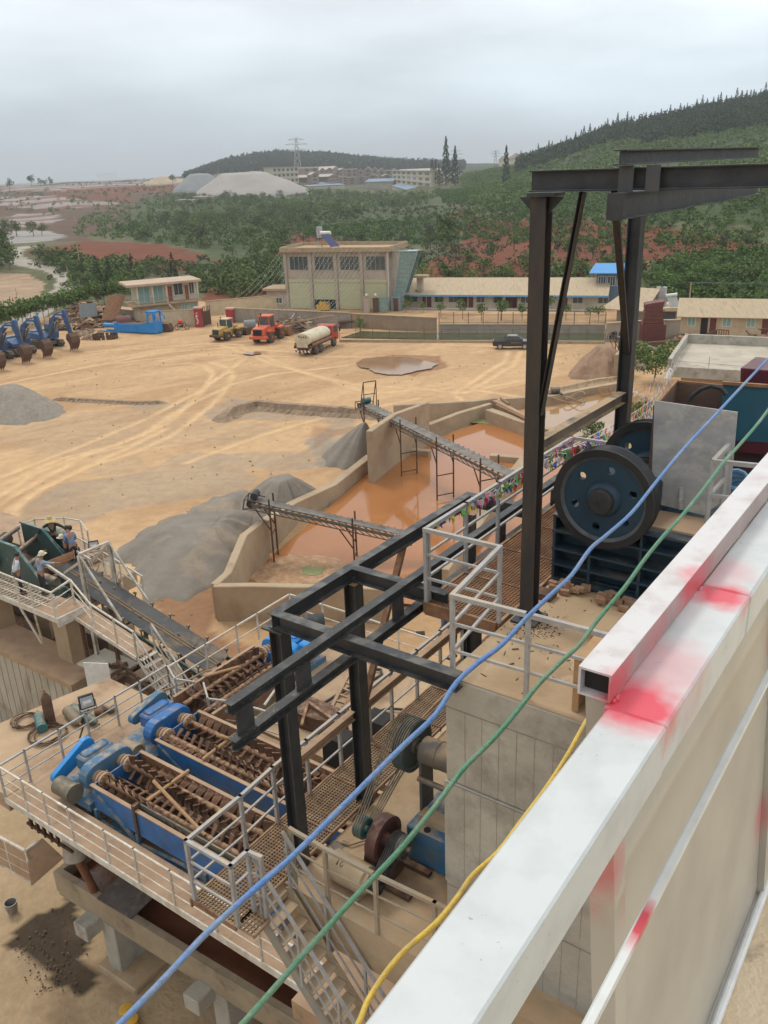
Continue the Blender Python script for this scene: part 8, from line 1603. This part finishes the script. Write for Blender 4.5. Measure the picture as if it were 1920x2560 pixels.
MB(AB).cyl((-31.2,16.25,10.1),(-31.2,16.02,10.1),.42,26).build('drive_wheel',M('teal_wheel',(.02,.16,.2),(.03,.12,.14),3,.5),t);MB(AB).lathe([(0,.33),(-.02,.33),(-.05,.28),(-.08,.12),(-.1,.01)],(-31.2,16.0,10.1),(-31.2,17,10.1),24).build('wheel_cover',M('brass_cover',(.3,.27,.19),(.22,.19,.13),5,.5,.3),t,True)
MB(AB).cyl((-31.9,16.25,9.4),(-31.9,16.02,9.4),.4,26).build('drive_wheel',MATS['teal_wheel'],t);MB(AB).lathe([(0,.3),(-.04,.28),(-.08,.12),(-.1,.01)],(-31.9,16.0,9.4),(-31.9,17,9.4),24).build('wheel_cover',MATS['brass_cover'],t,True)
MB(AB).cyl((-32.5,17.2,9.9),(-32.9,17.9,9.9),.28,16).build('exciter',mRubber,t)
c=[PL(16,700,930,'b',-28.6),PL(16,1185,740,'b',-28.6),PL(16,1180,860,'b',-28.55),PL(16,830,1010,'b',-28.5)];m=MB();i0=m.addv(c);i1=m.addv([p+BX*.03 for p in c]);m.face([i0+k for k in range(4)]);m.face([i1+3-k for k in range(4)])
for k in range(4):m.face((i0+k,i0+(k+1)%4,i1+(k+1)%4,i1+k))
m.build('chute_plate',mRustO,t)
c0,c1=PL(16,680,930,'a',16.75),PL(16,1110,1220,'a',16.75);MB().bar(c0,c1,.08,.1).build('chute_edge',mWhiteR,t);MB().bar(PL(16,1195,740,'a',18.3),PL(16,1450,895,'a',18.3),.06,.1).build('chute_edge',mWhiteR,t)
m=bb(-28.6,-27.4,16.5,16.8,8.9,9.5);m.build('motor_mount',mGreenS,t);MB(AB).cyl((-28.3,16.6,9.75),(-27.6,16.6,9.75),.16,12).build('small_motor',mGrayD,t)
m=bb(-31.4,-30.0,18.6,19.0,9.5,10.4);m.build('control_box',mGreenS,t);c=[PL(16,x,y,'a',18.8)for x,y in((830,490),(930,445),(1005,470),(1010,540),(905,560))];m=MB();i0=m.addv(c);m.face(range(i0,i0+5));i0=m.addv([p+AX*.02+V((0,0,-.02))for p in c]);m.face(range(i0,i0+5));m.build('pale_cover',M('pale_cover',(.34,.31,.25),None,3,.7),t)
zz=9.48;railing('white railing round the back of the screen platform',[V((*P(16,345,680,zz).xy,zz)),V((*P(16,610,570,zz).xy,zz)),V((*P(16,1075,545,zz).xy,zz)),V((*P(16,1335,590,zz).xy,zz)),V((*P(16,1450,760,zz).xy,zz))],.95,(.5,),mWhiteR,.05,.05,.03)
railing('white railing on the far side of the conveyor head',[ab(-29.9,18.9,9.47),ab(-28.9,18.9,9.3),ab(-27.8,18.9,9.1),ab(-26.8,18.9,8.9),ab(-25.5,18.9,8.6)],.95,(.5,),mWhiteR,.05,.05,.03)
m=MB(AB);rr=random.Random(12)
for i in range(30):b=rr.uniform(-28.8,-26.6);m.bar((b,18.6+rr.uniform(0,.3),8.6+rr.uniform(0,.6)),(b+rr.uniform(-.4,.4),18.6+rr.uniform(0,.4),8.6+rr.uniform(0,.9)),.04)
tag(m.build('bar_clutter',mWhiteR),'clutter of pale bars beyond the conveyor head','bars')
c=[P(9,x,y,9.2)for x,y in((700,830),(760,850),(950,930),(1000,1010),(820,1000),(700,960))];t=thing('feed_chute','dark rusty feed chute under the black frame','chute',c[0])
MB().slab(c,8.4,9.5).build('trough',mRustD,t);MB().bar(P(9,760,845,9.6),P(9,925,960,9.6),.08).bar(P(9,760,845,9.6),P(9,720,980,9.4),.08).build('rim',mRust,t)
t=thing('cable_ladder','rusty ladder-like cable tray lying between the black columns','ladder',P(9,900,930,9.2));a0,a1=P(9,870,930,9.2),P(9,1040,600,9.6);b0,b1=P(9,945,940,9.2),P(9,1090,640,9.6)
MB().bar(a0,a1,.1).build('rail',mMud,t);MB().bar(b0,b1,.1).build('rail',mRustO,t);
for k in range(9):f=(k+.5)/9;MB().bar(a0 .lerp(a1,f),b0 .lerp(b1,f),.06).build('rung',mMud,t)
t=thing('cable_ladder','second rusty ladder frame right of the first, between the black columns','ladder',P(9,1010,930,9.2));a0,a1=P(9,985,900,9.3),P(9,1110,560,10);b0,b1=P(9,1020,930,9.3),P(9,1135,600,10)
MB().bar(a0,a1,.07).build('rail',mRustO,t);MB().bar(b0,b1,.07).build('rail',mMud,t)
for k in range(7):f=(k+.5)/7;MB().bar(a0 .lerp(a1,f),b0 .lerp(b1,f),.05).build('rung',mMud,t)
pts=[P(9,x,y,9.1)for x,y in((790,860),(850,850),(930,800),(1040,740),(1130,720),(1195,680),(1190,650),(1140,645))];tag(MB().tube(pts,.05,6).build('hose',mRubber),'black hose winding over the rear slab behind the black columns','hose')
pts=[P(9,x,y,9.1)for x,y in((760,855),(830,870),(880,910),(960,900),(1100,920),(1230,880),(1320,885))];tag(MB().tube(pts,.04,6).build('hose',mRubber),'second black hose running low towards the grating walkway','hose')
t=thing('shovel','long-handled shovel lying on the tan slab','shovel',P(9,1310,400,9.05));MB().cyl(P(9,1310,398,9.08),P(9,1415,430,9.08),.02,6).build('handle',mWood,t);p=P(9,1425,434,9.08);MB().cbox(p,.3,.22,.04).build('blade',mDark,t)
for k,(x,y,lb)in enumerate(((1165,905,'black steel box below the walkway between the railing posts'),(930,1010,'dark square duct opening under the rail left of the walkway'))):
 p=P(9,x,y,10.0);tag(MB(Matrix.Translation((p.x,p.y,0))@Matrix.Rotation(-AZ,4,'Z')).box(-.3,.4,-.3,.3,9.0,9.9).build('duct',mDark),lb,'duct')
t=T_('lower_railing','dusty tube railing below the tan tie beam','railing',-9,12,9)
m=MB(AB)
for k in range(6):m.bar((-9.5,10.5+k*1.0,9.4),(-9.5,10.5+k*1.0,10.6),.05)
m.bar((-9.5,10.4,10.6),(-9.5,15.6,10.6),.06).bar((-9.5,10.4,10.2),(-9.5,15.6,10.2),.04).bar((-9.5,10.4,9.8),(-9.5,15.6,9.8),.04);m.build('bars',mMud,t)
bb(-9.6,-7.5,10.2,14.6,9.2,9.35).build('lower_walk',mMud);tag(bpy.data.objects['lower_walk'],'mud-covered lower walk below the tan tie beam','walkway')
m=MB(AB);rr=random.Random(21)
for i in range(26):b,a=rr.uniform(-11,-8),rr.uniform(10.4,14.4);m.bar((b,a,8.6+rr.uniform(0,.8)),(b+rr.uniform(-1,1),a+rr.uniform(-1,1),8.6+rr.uniform(0,.8)),rr.uniform(.04,.14))
tag(m.build('pipe_tangle',mRust),'tangle of rusty pipes and angles between the washers and walkway','pipes')
def skinmesh(name,nodes,edges,root,mat,M_,parent,sub=1):
 ks=list(nodes);me=bpy.data.meshes.new(name);me.from_pydata([nodes[k][0]for k in ks],[(ks.index(a),ks.index(b))for a,b in edges],[])
 ob=bpy.data.objects.new(name,me);COL.objects.link(ob);sk=ob.modifiers.new('s','SKIN');
 if not me.skin_vertices:me.attributes
 sv=me.skin_vertices[0].data if me.skin_vertices else None
 if sv is None:
  bpy.context.view_layer.objects.active=ob;bm=bmesh.new();bm.from_mesh(me);ly=bm.verts.layers.skin.verify();bm.to_mesh(me);bm.free();sv=me.skin_vertices[0].data
 for k,v in zip(ks,sv):v.radius=(nodes[k][1],)*2 if not isinstance(nodes[k][1],tuple)else nodes[k][1];v.use_root=(k==root)
 su=ob.modifiers.new('u','SUBSURF');su.levels=sub;su.render_levels=sub
 dg=bpy.context.evaluated_depsgraph_get();ev=ob.evaluated_get(dg);m2=bpy.data.meshes.new_from_object(ev);bpy.data.objects.remove(ob)
 m2 .transform(M_);m2 .transform(Matrix.Translation(-rootloc(parent)));m2 .materials.clear();m2 .materials.append(mat);m2 .polygons.foreach_set('use_smooth',[True]*len(m2 .polygons))
 o=bpy.data.objects.new(name,m2);COL.objects.link(o);o.parent=parent;return o
def person(label,loc,rz,shirt,trousers,arms,bend=0.,head=(0,0),hat=None,hatmat=None,legs=None,hair=True,H=1.7):
 t=thing('person',label,'person',loc);M_=Matrix.Translation(loc)@Matrix.Rotation(rz,4,'Z')@Matrix.Scale(H/1.7,4)
 cb,sb=math.cos(bend),math.sin(bend);hip=V((0,0,.92))
 def up(x,y,z):y0,z0=y,z-.92;return V((x,y0*cb+z0*sb,.92-y0*sb+z0*cb))
 hd=V((head[0],head[1],0))
 nd={'pel':(hip,(.13,.10)),'spi':(up(0,0,1.13),(.125,.095)),'che':(up(0,0,1.33),(.145,.105)),'nek':(up(0,.005,1.46),.05),'hea':(up(0,.02,1.575)+hd*.5,(.075,.09)),'top':(up(0,.01,1.66)+hd,(.068,.08)),'nos':(up(0,.115,1.57)+hd*.5,.016)}
 ed=[('pel','spi'),('spi','che'),('che','nek'),('nek','hea'),('hea','top'),('hea','nos')]
 sh_n={k:(nd[k][0],tuple(r_*1.1 for r_ in nd[k][1]))for k in('spi','che')};sh_n['pel']=(nd['pel'][0]+V((0,0,.0)),(.145,.115));sh_n['nek']=(up(0,0,1.43),.065);sh_e=[('pel','spi'),('spi','che'),('che','nek')]
 tr_n={'pel':(hip+V((0,0,.06)),(.135,.108)),'cr':(hip-V((0,0,.05)),(.13,.10))};tr_e=[('pel','cr')];shoes=[]
 for s_,(el,wr)in zip((-1,1),arms):
  k='L' if s_<0 else 'R';sh=up(s_*.175,0,1.39);el=V(el);wr=V(wr)
  nd[k+'s']=(sh,.055);nd[k+'e']=(el,.042);nd[k+'w']=(wr,.028);d=(wr-el).normalized();pm=wr+d*.07;nd[k+'p']=(pm,(.034,.018));ed+=[('che',k+'s'),(k+'s',k+'e'),(k+'e',k+'w'),(k+'w',k+'p')]
  sd=d.cross(V((0,0,1)));sd=sd.normalized()if sd.length>.1 else V((1,0,0));dn=V((0,0,-.02))
  for i in range(4):nd[k+'f%d'%i]=(pm+d*(.075-abs(i-1.3)*.008)+sd*(i-1.5)*.02+dn,.009);ed.append((k+'p',k+'f%d'%i))
  nd[k+'th']=(wr+d*.05+sd*.05,.010);ed.append((k+'w',k+'th'))
  sh_n[k+'s']=(sh,.072);sh_n[k+'e']=(el,.058);sh_n[k+'c']=(el.lerp(wr,.85),.042);sh_e+=[('che',k+'s'),(k+'s',k+'e'),(k+'e',k+'c')]
  lg=legs[0 if s_<0 else 1]if legs else(V((s_*.10,.02,.48)),V((s_*.10,0,.09)))
  kn,an=V(lg[0]),V(lg[1]);hp=hip+V((s_*.09,0,-.06));nd[k+'h']=(hp,.08);nd[k+'k']=(kn,.055);nd[k+'a']=(an,.038);nd[k+'t']=(an+V((0,.14,-.05)),.032);ed+=[('pel',k+'h'),(k+'h',k+'k'),(k+'k',k+'a'),(k+'a',k+'t')]
  tr_n[k+'h']=(hp,.092);tr_n[k+'k']=(kn,.07);tr_n[k+'a']=(an+V((0,0,.03)),.058);tr_e+=[('cr',k+'h'),(k+'h',k+'k'),(k+'k',k+'a')];shoes.append(an)
 skinmesh('body',nd,ed,'pel',mSkin,M_,t,2)
 skinmesh('shirt',sh_n,sh_e,'pel',shirt,M_,t,2);skinmesh('trousers',tr_n,tr_e,'pel',trousers,M_,t,2)
 m=MB(M_)
 for a in shoes:m.tube([a+V((0,-.05,-.045)),a+V((0,.05,-.04)),a+V((0,.17,-.055))],[.045,.05,.035],8)
 m.build('shoes',mRubber,t,True);tp=nd['top'][0]
 if hair:m=MB(M_);m.lathe2([(-.07,.083),(-.02,.094),(.03,.09),(.07,.06),(.09,.01)],tp+V((0,-.015,0)),14);m.build('hair',mHair,t,True)
 if hat=='helmet':m=MB(M_);m.lathe2([(-.035,.145),(-.03,.118),(.03,.115),(.08,.09),(.11,.05),(.12,.01)],tp,18);m.cbox(tp+V((0,.14,-.03)),.16,.08,.015);m.build('hard_hat',hatmat,t,True)
 if hat=='straw':m=MB(M_);m.lathe2([(-.055,.24),(-.05,.24),(-.0,.14),(.02,.105),(.08,.1),(.13,.07),(.15,.01)],tp,22);m.build('straw_hat',hatmat,t,True)
 return t
mShW=M('shirt_white',(.55,.57,.62),(.46,.48,.54),9,.8,bump=.3,bs=20);mShL=M('shirt_lilac',(.40,.37,.55),(.33,.31,.48),9,.8,bump=.3,bs=20);mShB=M('shirt_pale_blue',(.27,.34,.44),(.20,.27,.37),9,.8,bump=.3,bs=20);mShD=M('shirt_plaid_blue',(.12,.18,.32),(.2,.26,.4),22,.8)
mShG=M('jacket_dark_green',(.018,.04,.028),(.012,.03,.022),7,.8,bump=.3,bs=20);mCamo=M('camouflage',(.05,.06,.035),(.10,.10,.065),16,.85,c3=(.02,.022,.018),s3=14,lo3=.5,hi3=.55);mTrD=M('trousers_dark',(.018,.018,.026),(.028,.027,.033),7,.8);mHelm=M('helmet_cream',(.62,.58,.40),(.55,.5,.35),4,.4);mStraw=M('straw',(.55,.42,.18),(.45,.33,.14),22,.8,bump=.4)
def hp_(x,y,z):return P(16,x,y,z)
p=hp_(212,785,11.18);person('man in white shirt with hands behind his back by the green side plate',(p.x,p.y,9.47),R(-62+0),mShW,mTrD,(((-.26,-.06,1.12),(-.05,-.15,.98)),((.26,-.06,1.12),(.05,-.16,1.0))),.12,(0,.03))
p=hp_(590,860,11.0);person('worker in pale blue shirt and cream hard hat reaching to the conveyor edge',(p.x,p.y,9.47),R(-42),mShB,mTrD,(((-.26,.0,1.12),(-.2,.18,.95)),((.30,.24,1.30),(.42,.50,1.26))),.22,(0,.03),'helmet',mHelm)
p=hp_(795,160,11.3);person('man in straw hat and dark green jacket spreading his arms on the back railing',(p.x,p.y,9.5),R(190),mShG,mTrD,(((-.42,.08,1.22),(-.64,.18,1.0)),((.42,.08,1.22),(.64,.18,1.0))),.18,(0,.06),'straw',mStraw)
p=hp_(985,385,11.1);person('man in lilac shirt leaning over beside the control box',(p.x,p.y,9.47),R(-70),mShL,mTrD,(((-.22,.2,1.15),(-.12,.36,.95)),((.24,.2,1.15),(.12,.38,.95))),.35,(0,.05))
p=hp_(1110,420,11.05);person('man in blue plaid shirt looking down between the lilac shirt and the hard hat',(p.x,p.y,9.47),R(40),mShD,mTrD,(((-.22,.16,1.12),(-.12,.34,.95)),((.24,.16,1.12),(.12,.36,.95))),.3,(0,.08))
p=hp_(1195,500,10.65);person('crouching worker in camouflage with a cream hard hat',(p.x,p.y,9.2),R(100),mCamo,mCamo,(((-.24,.25,1.05),(-.1,.45,.9)),((.24,.25,1.05),(.1,.45,.9))),.75,(0,.02),'helmet',mHelm)
p=P(12,370,960,15.0);person('worker in blue-grey shirt bending on the walkway behind the grey railing',(p.x,p.y,15.0),R(60),M('shirt_blue_grey',(.10,.13,.20),(.15,.18,.26),9,.8),mTrD,(((-.22,.2,1.1),(-.1,.36,.9)),((.24,.2,1.1),(.1,.36,.9))),.5,(0,.02),H=1.2)
def redmat(name,base,base2,spots,rough=.35,sc=18,bump=.4,metal=0):
 m=bpy.data.materials.new(name);m.use_nodes=True;t=m.node_tree;n=t.nodes;l=t.links;b=n['Principled BSDF'];tc=n.new('ShaderNodeTexCoord');src=tc.outputs['Object']
 nz=n.new('ShaderNodeTexNoise');nz.inputs['Scale'].default_value=sc;nz.inputs['Detail'].default_value=8;l.new(src,nz.inputs[0]);rg=n.new('ShaderNodeMapRange');rg.inputs['From Min'].default_value=.45;rg.inputs['From Max'].default_value=.75;l.new(nz.outputs[0],rg.inputs[0])
 mx=n.new('ShaderNodeMixRGB');mx.inputs[1].default_value=(*base,1);mx.inputs[2].default_value=(*base2,1);l.new(rg.outputs[0],mx.inputs[0]);col=mx.outputs[0]
 vo=n.new('ShaderNodeTexNoise');vo.inputs['Scale'].default_value=110;vo.inputs['Detail'].default_value=3;l.new(src,vo.inputs[0]);v2=n.new('ShaderNodeMapRange');v2 .inputs['From Min'].default_value=.68;v2 .inputs['From Max'].default_value=.74;l.new(vo.outputs[0],v2 .inputs[0])
 n4=n.new('ShaderNodeTexNoise');n4 .inputs['Scale'].default_value=9;l.new(src,n4 .inputs[0]);r4=n.new('ShaderNodeMapRange');r4 .inputs['From Min'].default_value=.5;r4 .inputs['From Max'].default_value=.62;l.new(n4 .outputs[0],r4 .inputs[0]);mu=n.new('ShaderNodeMath');mu.operation='MULTIPLY';l.new(v2 .outputs[0],mu.inputs[0]);l.new(r4 .outputs[0],mu.inputs[1])
 ms=n.new('ShaderNodeMixRGB');ms.inputs[2].default_value=(.33,.33,.31,1);l.new(mu.outputs[0],ms.inputs[0]);l.new(col,ms.inputs[1]);col=ms.outputs[0]
 nr=n.new('ShaderNodeTexNoise');nr.inputs['Scale'].default_value=24;nr.inputs['Detail'].default_value=6;l.new(src,nr.inputs[0])
 for c,r_,st in spots:
  vm=n.new('ShaderNodeVectorMath');vm.operation='DISTANCE';l.new(src,vm.inputs[0]);vm.inputs[1].default_value=tuple(c)
  ad=n.new('ShaderNodeMath');ad.operation='MULTIPLY_ADD';l.new(nr.outputs[0],ad.inputs[0]);ad.inputs[1].default_value=r_*.9;l.new(vm.outputs['Value'],ad.inputs[2])
  mr=n.new('ShaderNodeMapRange');mr.inputs['From Min'].default_value=r_*.95;mr.inputs['From Max'].default_value=r_*1.75;mr.inputs['To Min'].default_value=st;mr.inputs['To Max'].default_value=0;l.new(ad.outputs[0],mr.inputs[0])
  m3=n.new('ShaderNodeMixRGB');m3 .inputs[2].default_value=(.62,.055,.085,1);l.new(mr.outputs[0],m3 .inputs[0]);l.new(col,m3 .inputs[1]);col=m3 .outputs[0]
 l.new(col,b.inputs['Base Color']);b.inputs['Roughness'].default_value=rough;b.inputs['Metallic'].default_value=metal
 bn=n.new('ShaderNodeTexNoise');bn.inputs['Scale'].default_value=60;bn.inputs['Detail'].default_value=6;l.new(src,bn.inputs[0]);bp=n.new('ShaderNodeBump');bp.inputs['Strength'].default_value=bump;bp.inputs['Distance'].default_value=.002;l.new(bn.outputs[0],bp.inputs['Height']);l.new(bp.outputs[0],b.inputs['Normal']);return m
O_=(0,0,0)
sp1=ab(-.315,1.01,23.3);sp2=ab(-.305,1.40,23.3)
mRail=redmat('white_rail_red_primer',(.535,.56,.555),(.46,.48,.475),[(sp1,.062,.97),(sp2,.05,.95),(ab(-.325,1.12,23.3),.09,.35),(ab(-.335,1.5,23.3),.06,.3)])
mRail2=redmat('upper_tube_paint',(.58,.56,.55),(.45,.38,.36),[(ab(-.338,1.0,23.31),.035,.8),(ab(-.328,1.36,23.31),.05,.75),(ab(-.325,1.16,23.29),.045,.35)])
mCreamP=redmat('cream_panel_paint',(.46,.43,.365),(.34,.31,.26),[(ab(-.355,1.0,23.0),.06,.6),(ab(-.365,2.1,22.85),.05,.6),(ab(-.365,2.1,22.3),.09,.8),(ab(-.36,1.05,22.9),.05,.5)],.3,3,.1)
t=T_('balcony_rail','near white steel handrail with red primer blotches, crossing the lower right','handrail',-.3,1,22)
def nb(nm,x0,x1,y0,y1,z0,z1,mat,par,bev=.004):
 m=bb(x0,x1,y0,y1,z0,z1);o=m.build(nm,mat,None,bevel=bev,org=O_);o.parent=par;o.location=-rootloc(par);return o
m=MB(AB);W0,W1=-.346,-.263
nb('main_tube',W0,W1,-1.2,.985,23.215,23.295,mRail,t,.003);nb('main_tube',W0-.006,W1-.001,.984,1.42,23.216,23.2957,mRail,t,.003);nb('main_tube',W0-.002,W1-.0,1.422,4.2,23.214,23.295,mRail,t,.005)
m=MB(AB);x0,x1,y0,y1,z0,z1,w_=-.393,-.345,.99,3.4,23.298,23.343,.0035
m.box(x0,x1,y0,y1,z1-w_,z1).box(x0,x1,y0,y1,z0,z0+w_).box(x0,x0+w_,y0,y1,z0+w_,z1-w_).box(x1-w_,x1,y0,y1,z0+w_,z1-w_);o=m.build('upper_tube',mRail2,None,org=O_);o.parent=t;o.location=-rootloc(t)
nb('tube_inner_shade',x0+.005,x1-.005,1.005,1.012,z0+.005,z1-.005,mDark,t,0)  # near-black sheet painting in the shade inside the open tube end
m=MB(AB);rr=random.Random(4)
for(b,a,z,r_)in((-.343,1.0,23.297,.004),(-.342,1.007,23.297,.005),(-.343,1.015,23.296,.004),(-.342,1.40,23.296,.004),(-.342,1.407,23.296,.004)):
 m.sphere((b,a,z),r_,5)
o=m.build('weld_beads',mRail,None,True,org=O_);o.parent=t;o.location=-rootloc(t)
def lean(nm,x0,x1,y0,y1,z0,z1,mat,par):
 k=.075*(z1-z0);m=MB(AB);m.hexa([(x0+k,y0,z0),(x1+k,y0,z0),(x1+k,y1,z0),(x0+k,y1,z0),(x0,y0,z1),(x1,y0,z1),(x1,y1,z1),(x0,y1,z1)]);o=m.build(nm,mat,None,org=O_);o.parent=par;o.location=-rootloc(par);return o
nb('tube_side_primer',-.345,-.3445,.99,3.4,23.299,23.342,redmat('primer_brown',(.40,.29,.27),(.30,.2,.19),[(ab(-.345,1.0,23.32),.07,.7),(ab(-.345,1.37,23.32),.09,.8),(ab(-.345,1.18,23.32),.06,.4)]),t,0)
lean('post',-.385,-.345,1.0,1.045,21.0,23.296,mCreamP,t);lean('post',-.38,-.345,2.12,2.18,22.0,23.296,mCreamP,t)
nb('mid_rod',-.276,-.265,-1.0,2.6,22.93,22.945,redmat('rod_paint',(.68,.70,.69),(.6,.6,.58),[(ab(-.27,.98,22.94),.045,.95),(ab(-.27,1.9,22.94),.04,.9)]),t,0)
nb('mid_rod_leg',-.2785,-.276,-1.0,2.6,22.925,22.945,mRail,t,0)
t=T_('fence_panel','smooth cream sheet panel below the white handrail','sheet panel',-.36,1.4,22);lean('sheet',-.366,-.36,1.047,2.118,22.02,23.25,mCreamP,t);lean('sheet',-.366,-.36,2.182,3.2,22.02,23.25,mCreamP,t)
m=MB(AB);m.cyl((-.25,-1,22.03),(-.25,3.5,22.03),.011,10);m.box(-.30,-.262,-1,3.5,22.0,22.02);o=m.build('bottom_rebar',redmat('rebar_paint',(.7,.71,.70),(.6,.6,.6),[(ab(-.31,1.72,22.05),.06,.9)],bump=1),t);
mFl=M('balcony_concrete',(.72,.58,.40),(.64,.50,.33),6,.9,bump=.3,bs=60,c3=(.45,.36,.26),s3=9,lo3=.6,hi3=.7)
o=bb(-.30,3.0,-2,5,21.8,21.995).build('balcony_floor',mFl);tag(o,'tan speckled concrete floor of the viewer\'s balcony at the lower right','floor')
m=MB(AB)
for k in range(120):a=-1+k*.0375;m.cyl((-.30,a,22.026),(-.30,a+.006,22.026+.0),.0145,8)
def cable(name,label,pts,r_,mat,smooth_n=4):
 q=[]
 for x,y,d in pts:rr_=ray(0,x,y);q.append(CAM+rr_*d)
 out=[]
 for i in range(len(q)-1):
  p0,p1,p2,p3=q[max(i-1,0)],q[i],q[i+1],q[min(i+2,len(q)-1)]
  for k in range(smooth_n):t_=k/smooth_n;out.append(.5*((2*p1)+(p2-p0)*t_+(2*p0-5*p1+4*p2-p3)*t_**2+(3*p1-p0-3*p2+p3)*t_**3))
 out.append(q[-1]);o=MB().tube(out,r_,10).build(name,mat,None,True,angle=60);return tag(o,label,'cable')
def dep(pts,d0,d1):
 n=len(pts);return[(x,y,1/((1/d0)*(1-i/(n-1))+(1/d1)*i/(n-1)))for i,(x,y)in enumerate(pts)]
cable('cable','blue cable stretched across the whole view, leftmost of the three',dep([(1740,690),(1659,775),(1590,848),(1540,902),(1480,966),(1420,1038),(1365,1107),(1310,1156),(1275,1186),(1235,1242),(1195,1280),(1140,1332),(1085,1392),(1035,1430),(985,1476),(940,1545),(870,1612),(760,1722),(640,1842),(560,1912),(450,2012),(360,2108),(255,2216),(120,2350)],6.0,1.85),.0078,M('cable_blue',(.08,.20,.50),(.14,.24,.42),9,.5,bump=.3,bs=60,c3=(.25,.29,.34),s3=3,lo3=.5,hi3=.7))
cable('cable','green cable running between the blue and the yellow one',dep([(1740,760),(1659,886),(1600,958),(1562,1000),(1520,1056),(1470,1118),(1440,1150),(1395,1205),(1350,1268),(1292,1338),(1252,1392),(1205,1436),(1160,1482),(1110,1545),(1060,1602),(1000,1662),(940,1742),(860,1840),(760,1945),(640,2080),(530,2205),(400,2340)],4.8,2.0),.0076,M('cable_green',(.05,.23,.13),(.12,.24,.15),9,.5,bump=.3,bs=60,c3=(.26,.30,.22),s3=3,lo3=.5,hi3=.7))
cable('cable','yellow cable hanging just left of the white handrail',dep([(1320,1470),(1266,1558),(1225,1632),(1180,1702),(1120,1782),(1075,1842),(1022,1890),(985,1942),(940,1996),(862,2066),(800,2152),(770,2220),(700,2340)],3.3,2.1),.0080,M('cable_yellow',(.66,.46,.06),(.55,.38,.08),12,.5,bump=.3,bs=60,c3=(.4,.3,.12),s3=8,lo3=.55,hi3=.7))
if HAZE:
 m=bpy.data.materials.new('haze');m.use_nodes=True;n=m.node_tree.nodes;l=m.node_tree.links;n.remove(n['Principled BSDF']);pv=n.new('ShaderNodeVolumePrincipled');pv.inputs['Color'].default_value=(.84,.88,.92,1);pv.inputs['Density'].default_value=HAZE;pv.inputs['Anisotropy'].default_value=.1
 l.new(pv.outputs[0],n['Material Output'].inputs['Volume']);o=MB().box(-9500,9500,-9500,9500,-62,190).build('haze',m);tag(o,'thin bluish haze filling the valley air','haze',kind='stuff')
